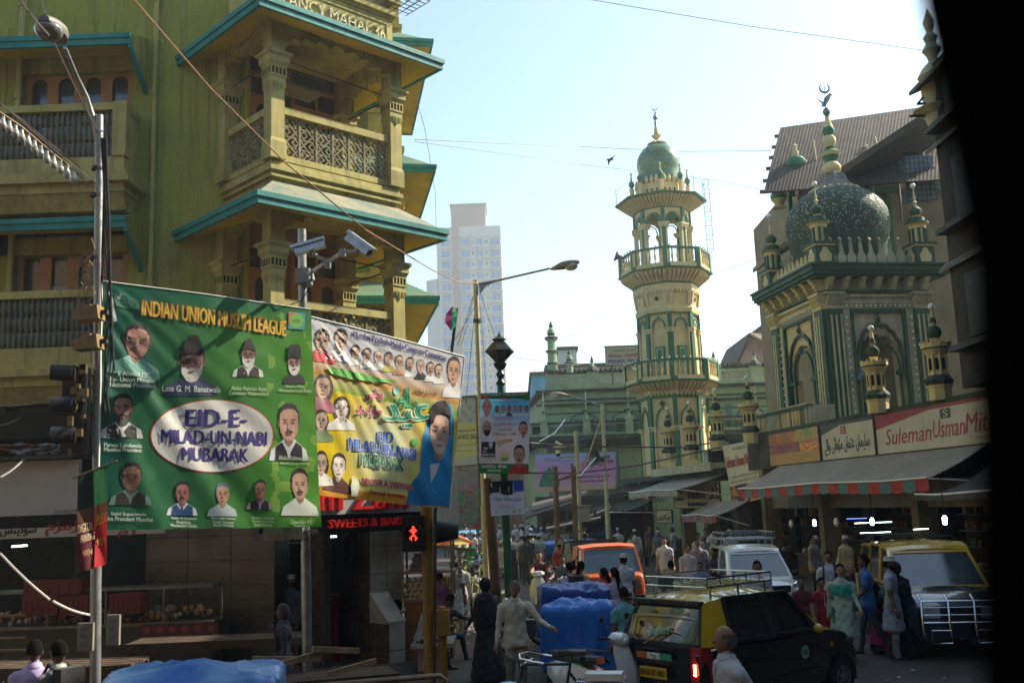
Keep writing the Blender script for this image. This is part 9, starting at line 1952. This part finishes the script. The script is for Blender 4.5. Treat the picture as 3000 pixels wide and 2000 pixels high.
for k in range(9):
 m=MB();m.lathe(-.12+.02*sin(k*2),-.1,[(.24-.012*k,1.61+.035*k),(.26-.012*k,1.625+.035*k),(.24-.012*k,1.64+.035*k)],16);vbuild(m,'papad_stack',[mat('grey brown papad',(.24,.21,.17),.8,.3,9,.2)],st_,40)
m=MB();[m.ball((.62,-.45,1.5+.07*k),.05,0,7,5)for k in range(7)];[m.ball((-.45,-.45,.9+.0*k),.05,0,7,5)for k in range(1)];vbuild(m,'hanging_packets',[mat('pale packets',(.45,.38,.25),.5,.3,9,.1)],st_,60,kind='stuff')
u_=thing('parasol','small orange and yellow parasol beyond the yellow post','parasol',at(1325,1570,24));p=u_.location;m=MB()
for k in range(8):a,b=2*pi*k/8,2*pi*(k+1)/8;m.poly([p+Vector((0,0,.12)),p+Vector((.55*cos(a),.55*sin(a),-.18)),p+Vector((.55*cos(b),.55*sin(b),-.18))],k%2)
m.tube([p+Vector((0,0,.12)),(p.x,p.y,0)],.015,5,2);wbuild(m,'canopy',[mat('yellow nylon',(.65,.48,.10),.6,.1,3,0,trans=.4),mat('orange nylon',(.65,.16,.03),.6,.1,3,0,trans=.4),IRON],u_)
b_=thing('stone_seat','low pale stone slab seat under the seated men','seat',(-1.62,18.1,0));m=MB();m.box(-.3,.42,-.5,.6,.40,.47);m.box(-.2,.3,-.35,.45,0,.40);vbuild(m,'slab',[LT],b_)
def bench(loc,rz,label,L=2.0,z=.85):
 t=thing('wooden_barrow',label,'barrow',loc,rz,'wooden barrows and benches on the left pavement')
 for k in range(4):m=MB();m.box(-L/2,L/2,-.36+.19*k,-.20+.19*k,z,z+.03);vbuild(m,'plank',[WOODD],t)
 m=MB();[m.box(x-.03,x+.03,y-.03,y+.03,0,z)for x in(-L/2+.1,L/2-.1)for y in(-.3,.3)];m.box(-L/2,L/2,-.39,-.36,z-.08,z+.04);m.box(-L/2,L/2,.38,.41,z-.08,z+.04);vbuild(m,'frame',[WOODD],t);return t
bench((-2.45,13.6,0),R_(18),'rough wooden barrow with raised shafts right of the steel pole',1.5,.62)
bench((-4.6,15.6,0),R_(2),'long wooden bench in shade behind the green banner',2.6,.9)
bench((-6.4,14.2,0),R_(-4),'wooden bench at the left edge below the shop counter',2.2,.8)
t=thing('loose_timber','pale planks leaning across the barrow by the steel pole','planks',(-2.6,13.3,0))
for a,b in((at(820,1945,12.8),at(960,1905,13.2)),(at(915,1900,13.0),at(1050,1905,13.4)),(at(740,1930,12.9),at(940,1930,13.3)),(at(960,1975,12.9),at(1100,1935,13.3))):
 m=MB();m.bar(a if a.z>.02 else Vector((a.x,a.y,.3)),b,.05,.07);wbuild(m,'plank',[WOODL],t)
t=thing('guard_rail','brown metal guard rail along the bottom edge','railing',(-2.0,11.6,0))
m=MB();m.tube([at(900,2010,11.3),at(1290,1978,11.4),at(1306,1990,11.4),at(1306,2100,11.4)],.03,7);wbuild(m,'rail',[mat('brown rail paint',(.16,.10,.05),.5,.3,4,.1)],t,50);m=MB();m.tube([at(900,2045,11.3),at(1300,2020,11.4)],.03,7);wbuild(m,'lower_rail',[MATS['brown rail paint']],t)
t=thing('guard_rail','pale pipe rails at the lower left corner','railing',(-6.2,12.5,0))
for v in(1805,1842,1870,1905):m=MB();m.tube([at(-60,v,12.6),at(75,v-2,12.7)],.018,6);wbuild(m,'rail',[WOODL],t)
t=thing('shop_counter','glass sweet counter with red lotus panel in the shaded left shop','counter',(-5.9,17.2,0))
m=MB();a,b=at(-30,1700,17.6),at(640,1700,17.9);m.box(a.x,b.x,17.6,18.2,0,.95,0);m.box(a.x,b.x,17.55,18.2,.95,1.0,1);m.box(a.x,b.x,17.6,18.1,1.55,1.6,1);[m.box(a.x+k*1.0,a.x+k*1.0+.03,17.6,17.63,1.0,1.55,1)for k in range(5)];wbuild(m,'case',[mat('dark laminate',(.06,.045,.035),.5,.3,3,.1),METD],t)
m=MB()
rnd=random.Random(2)
for i in range(120):x=rnd.uniform(a.x+.1,b.x-.1);m.ball((x,17.85+rnd.uniform(-.1,.1),1.03+rnd.uniform(0,.2)),rnd.uniform(.03,.07),rnd.randrange(2),6,4)
wbuild(m,'sweets',GOODS,t,0,kind='stuff')
m=MB();x0=at(410,1790,17.5).x;m.box(x0,x0+1.35,17.5,17.56,.78,.98,0);[m.tube([(x0+.12+.22*k,17.495,.88),(x0+.12+.22*k,17.5,.88)],.06,12,1)for k in range(6)];wbuild(m,'lotus_panel',[mat('dim red panel',(.10,.02,.015),.5,.2,3,0),mat('dim pink roundels',(.28,.05,.04),.5,.1,3,0)],t)
for i,(u0,u1,v0,v1,yy,lb)in enumerate(((75,180,1745,1800,17.45,'red plastic crate on the left shop counter, left one'),(185,275,1745,1800,17.45,'red plastic crate on the left shop counter, second from left'),(330,420,1740,1797,17.45,'red plastic crate behind the left pole'),(80,250,1700,1742,17.6,'upper dark red crate stacked behind on the counter'))):
 A_c,B_c=at(u0,v1,yy),at(u1,v0,yy);t=thing('plastic_crate',lb,'crate',A_c,0,'red crates on the left shop counter');m=MB();m.box(A_c.x,B_c.x,yy-.15,yy+.2,A_c.z,B_c.z,0);[m.box(A_c.x+.04+k*(B_c.x-A_c.x-.1)/5,A_c.x+.07+k*(B_c.x-A_c.x-.1)/5,yy-.165,yy-.15,A_c.z+.03,B_c.z-.03,0)for k in range(6)];m.box(A_c.x-.01,B_c.x+.01,yy-.17,yy+.22,B_c.z,B_c.z+.03,0);wbuild(m,'box',[mat('dull red plastic',(.16,.012,.01),.5,.2,3,.05)],t)
for(u,v,yy,lb)in((35,1600,19.0,'short tube light inside the left shop'),(320,1592,19.0,'small tube light behind the green banner bottom'),(945,1573,20.3,'tube light over the doorway beside the steel pole')):p=at(u,v,yy);m=MB();m.tube([p,p+Vector((.28,0,.01))],.018,6);o=m.build('tube_light',[TUBE]);tag(o,lb,'lamp')
t=thing('rag_heap','heap of pale plastic and cloth on the dark shop canopy at left','rags',at(100,1330,17.6));m=MB();rnd=random.Random(6)
for i in range(46):p=at(rnd.uniform(-10,195),rnd.uniform(1300,1330),17.6);m.ball(p,rnd.uniform(.04,.09),rnd.randrange(3),6,4,(1.6,1,.5))
wbuild(m,'bundle',[mat('pale blue rag',(.22,.28,.34),.8,.3,5,.5),mat('grey rag',(.16,.15,.16),.8,.3,5,.5),mat('rust rag',(.18,.07,.04),.8,.3,5,.5)],t,0,kind='stuff')
m=MB();a,b=at(-40,1342,17.6),at(240,1336,17.6);m.box(a.x,b.x,17.3,18.4,a.z-.06,b.z+.02);o=m.build('shop_canopy',[IRON]);tag(o,'dark flat canopy above the white fascia board','canopy')
p=at(740,1770,16.5)
t=thing('red_fridge','dim red drinks fridge in the doorway behind the steel pole','fridge',(-3.7,18.9,0));m=MB();a,b=at(918,1890,19.0),at(965,1785,19.0);m.box(a.x,b.x+.1,19.0,19.5,0,b.z,0);m.box(a.x+.05,b.x+.05,18.985,19.0,.3,b.z-.1,1);wbuild(m,'case',[mat('dull red enamel',(.20,.012,.012),.4,.1,3,0),BUMP],t)
t=thing('litter','scraps of white paper scattered on the asphalt near the walking man','litter',(-1.3,22.3,0));m=MB();rnd=random.Random(9)
for i in range(60):x,y=rnd.gauss(-.9,.6),rnd.gauss(22.3,.7);a=rnd.uniform(0,pi);q=rnd.uniform(.02,.06);m.poly([Vector((x,y,.012))+Vector((q*cos(a+k*pi/2),q*sin(a+k*pi/2),rnd.uniform(0,.015)))for k in range(4)])
for i in range(160):x,y=rnd.uniform(-1,9),rnd.uniform(14,40);a=rnd.uniform(0,pi);q=rnd.uniform(.015,.05);m.poly([Vector((x,y,.012))+Vector((q*cos(a+k*pi/2),q*sin(a+k*pi/2),rnd.uniform(0,.012)))for k in range(4)])
wbuild(m,'paper',[WHITEP],t,0,kind='stuff')
t=thing('shed_roofs','patchwork of low grey shed roofs in front of the prayer hall','shed',(3,52,0))
for i,(u0,v0,u1,v1,Ya,Yb,dz)in enumerate(((1540,1520,1690,1480,50,56,0),(1560,1500,1720,1462,52,58,0),(1600,1555,1760,1530,48,54,0),(1700,1530,1790,1500,50,56,0))):
 a,b=at(u0,v0,Ya),at(u1,v1-8,Ya);c_,d=at(u1,v1-22,Yb),at(u0,v0-24,Yb);m=MB();m.hexa([a,b,c_,d,a+Vector((0,0,.1)),b+Vector((0,0,.1)),c_+Vector((0,0,.1)),d+Vector((0,0,.1))]);wbuild(m,'roof_sheet',[SHEET if i%2 else CORR],t)
m=MB();a,b=at(1545,1560,50),at(1800,1548,50);m.hexa([(a.x,50,a.z-.3),(b.x,50,b.z-.3),(b.x,52,b.z),(a.x,52,a.z),(a.x,50,a.z-.1),(b.x,50,b.z-.1),(b.x,52,b.z+.2),(a.x,52,a.z+.2)]);wbuild(m,'blue_sheet',[mat('blue plastic sheet',(.03,.10,.25),.5,.2,2,.1)],t)
m=MB();m.box(1.0,6.4,53,56,0,2.6);[m.box(x-.06,x+.06,50.0,50.1,0,2.6)for x in(1.1,2.4,3.8,5.2)];wbuild(m,'shed_wall',[GRIME],t)
t=thing('bunting','green and red paper flags hung across the far street','bunting',at(1370,1500,45));m=MB();rnd=random.Random(13)
for i in range(70):p=at(rnd.uniform(1335,1410),rnd.uniform(1400,1560),rnd.uniform(38,60));q=rnd.uniform(.08,.22);m.poly([p,p+Vector((q,0,0)),p+Vector((q*.5,.05,-q*1.3))],rnd.choice((0,0,0,1,2)))
for k in range(4):m.tube([at(1330,1430+k*30,42),at(1370,1445+k*30,42),at(1415,1425+k*30,42)],.01,3,3)
wbuild(m,'flags',[mat('green flag',(.02,.28,.10),.7,.1,3,0),mat('red flag',(.5,.02,.04),.7,.1,3,0),mat('pink flag',(.6,.1,.3),.7,.1,3,0),CABLE],t,0,kind='stuff')
for lb,a in(('ochre four storey building across the street behind the viewpoint',(-34,9,-22,-8,15.5)),('grey corner block at the near left side of the crossing',(-40,-17,-8,13,16)),('tall building right behind the viewpoint',(9,34,-22,0,17))):
 bldg(lb,*a,BRICKY)  # out-of-view street blocks, added to cut sky light at street level
flush_people()
CR_=[o for o in bpy.data.objects if o.get('label','').startswith(('far pedestrian','distant figure','small distant','distant man'))]
rnd=random.Random(21)
for i in range(34):
 src=CR_[rnd.randrange(len(CR_))];y=rnd.uniform(44,80);x=rnd.uniform(-.07,.052)*y
 dup(src,(x,y,0),rnd.uniform(0,6.28),'tiny distant pedestrian in the crowd at the far end of the street','distant crowd of pedestrians')
SR_=[o for o in bpy.data.objects if o.get('label','').startswith('scooter')or 'distant motorcycle' in o.get('label','')]
for i,(x,y,lb)in enumerate(((-1.5,34,'parked motorcycle by the left kerb, second beyond the stall'),(-1.9,37.5,'parked motorcycle by the left kerb, third beyond the stall'),(-.4,39,'motorcycle standing mid street before the far crowd'))):dup(SR_[0],(x,y,0),R_(170+i*12),lb)
def split_pieces():
 skip=('portrait','artwork','ink','script','wheel','spokes','rack','cloth','body','hair','haze','ground','print','lattice','cable','star','emblem','dome','picture','sheet','chips')
 for o in list(bpy.data.objects):
  if o.type!='MESH' or o.get('kind')or o.data.users>1 or o.parent is None or any(k in o.name for k in skip):continue
  me=o.data;nv=len(me.vertices)
  if nv>24000 or nv<6:continue
  par=list(range(nv))
  def find(a):
   while par[a]!=a:par[a]=par[par[a]];a=par[a]
   return a
  for e in me.edges:a,b=find(e.vertices[0]),find(e.vertices[1]);par[a]=b
  co=np.empty(nv*3,'f');me.vertices.foreach_get('co',co);co=co.reshape(-1,3);root=np.array([find(i)for i in range(nv)]);ids,inv=np.unique(root,return_inverse=True);n=len(ids)
  if n<2 or n>260:continue
  lo=np.full((n,3),1e9);hi=np.full((n,3),-1e9);np.minimum.at(lo,inv,co);np.maximum.at(hi,inv,co);g=.3 if 'letter' in o.name else.03
  cp=list(range(n))
  def f2_(a):
   while cp[a]!=a:cp[a]=cp[cp[a]];a=cp[a]
   return a
  for i in range(n):
   t=np.nonzero(np.all(lo[i]-g<=hi,axis=1)&np.all(hi[i]+g>=lo,axis=1))[0]
   for j in t:a,b=f2_(i),f2_(int(j));cp[a]=b
  cl=np.array([f2_(i)for i in range(n)]);cids=np.unique(cl);k=len(cids)
  if k<2 or k>24:continue
  vcl=cl[inv];mats_=list(me.materials);hascol='Col' in me.color_attributes
  if hascol:continue
  sm=[p.use_smooth for p in me.polygons];verts=[tuple(map(float,c))for c in co]
  for q,c in enumerate(cids):
   fs=[p for p in me.polygons if vcl[p.vertices[0]]==c];used=sorted({v for p in fs for v in p.vertices});mp={v:i for i,v in enumerate(used)}
   nm=bpy.data.meshes.new(me.name);nm.from_pydata([verts[v]for v in used],[],[[mp[v]for v in p.vertices]for p in fs])
   for mm in mats_:nm.materials.append(mm)
   nm.polygons.foreach_set('material_index',[p.material_index for p in fs]);nm.polygons.foreach_set('use_smooth',[p.use_smooth for p in fs])
   if any(sm):nm.set_sharp_from_angle(angle=R_(45))
   if q==0:first=nm
   else:c2=bpy.data.objects.new(o.name.split('.')[0],nm);COL.objects.link(c2);c2.parent=o.parent;c2.matrix_parent_inverse=o.matrix_parent_inverse;c2.location=o.location;c2.rotation_euler=o.rotation_euler
  o.data=first
split_pieces()
LIFT={'person','taxi','car','truck','cart','scooter','motorcycle','bicycle','auto rickshaw','stall','seat','barrow','litter','planks','counter','crate','fridge'}
for o in bpy.data.objects:
 if o.parent is None and o.get('category')in LIFT:o.location.z+=GZ if o['category']not in('planks','crate')else 0
ASPH=mat('asphalt',(.085,.066,.05),.85,.35,.8,.35,dirt=.3,dcol=(.03,.027,.024),fine=.3,bscale=18)
g=MB();g.box(-400,400,-20,1500,-.5,GZ);g.build('ground',[ASPH],kind='structure')
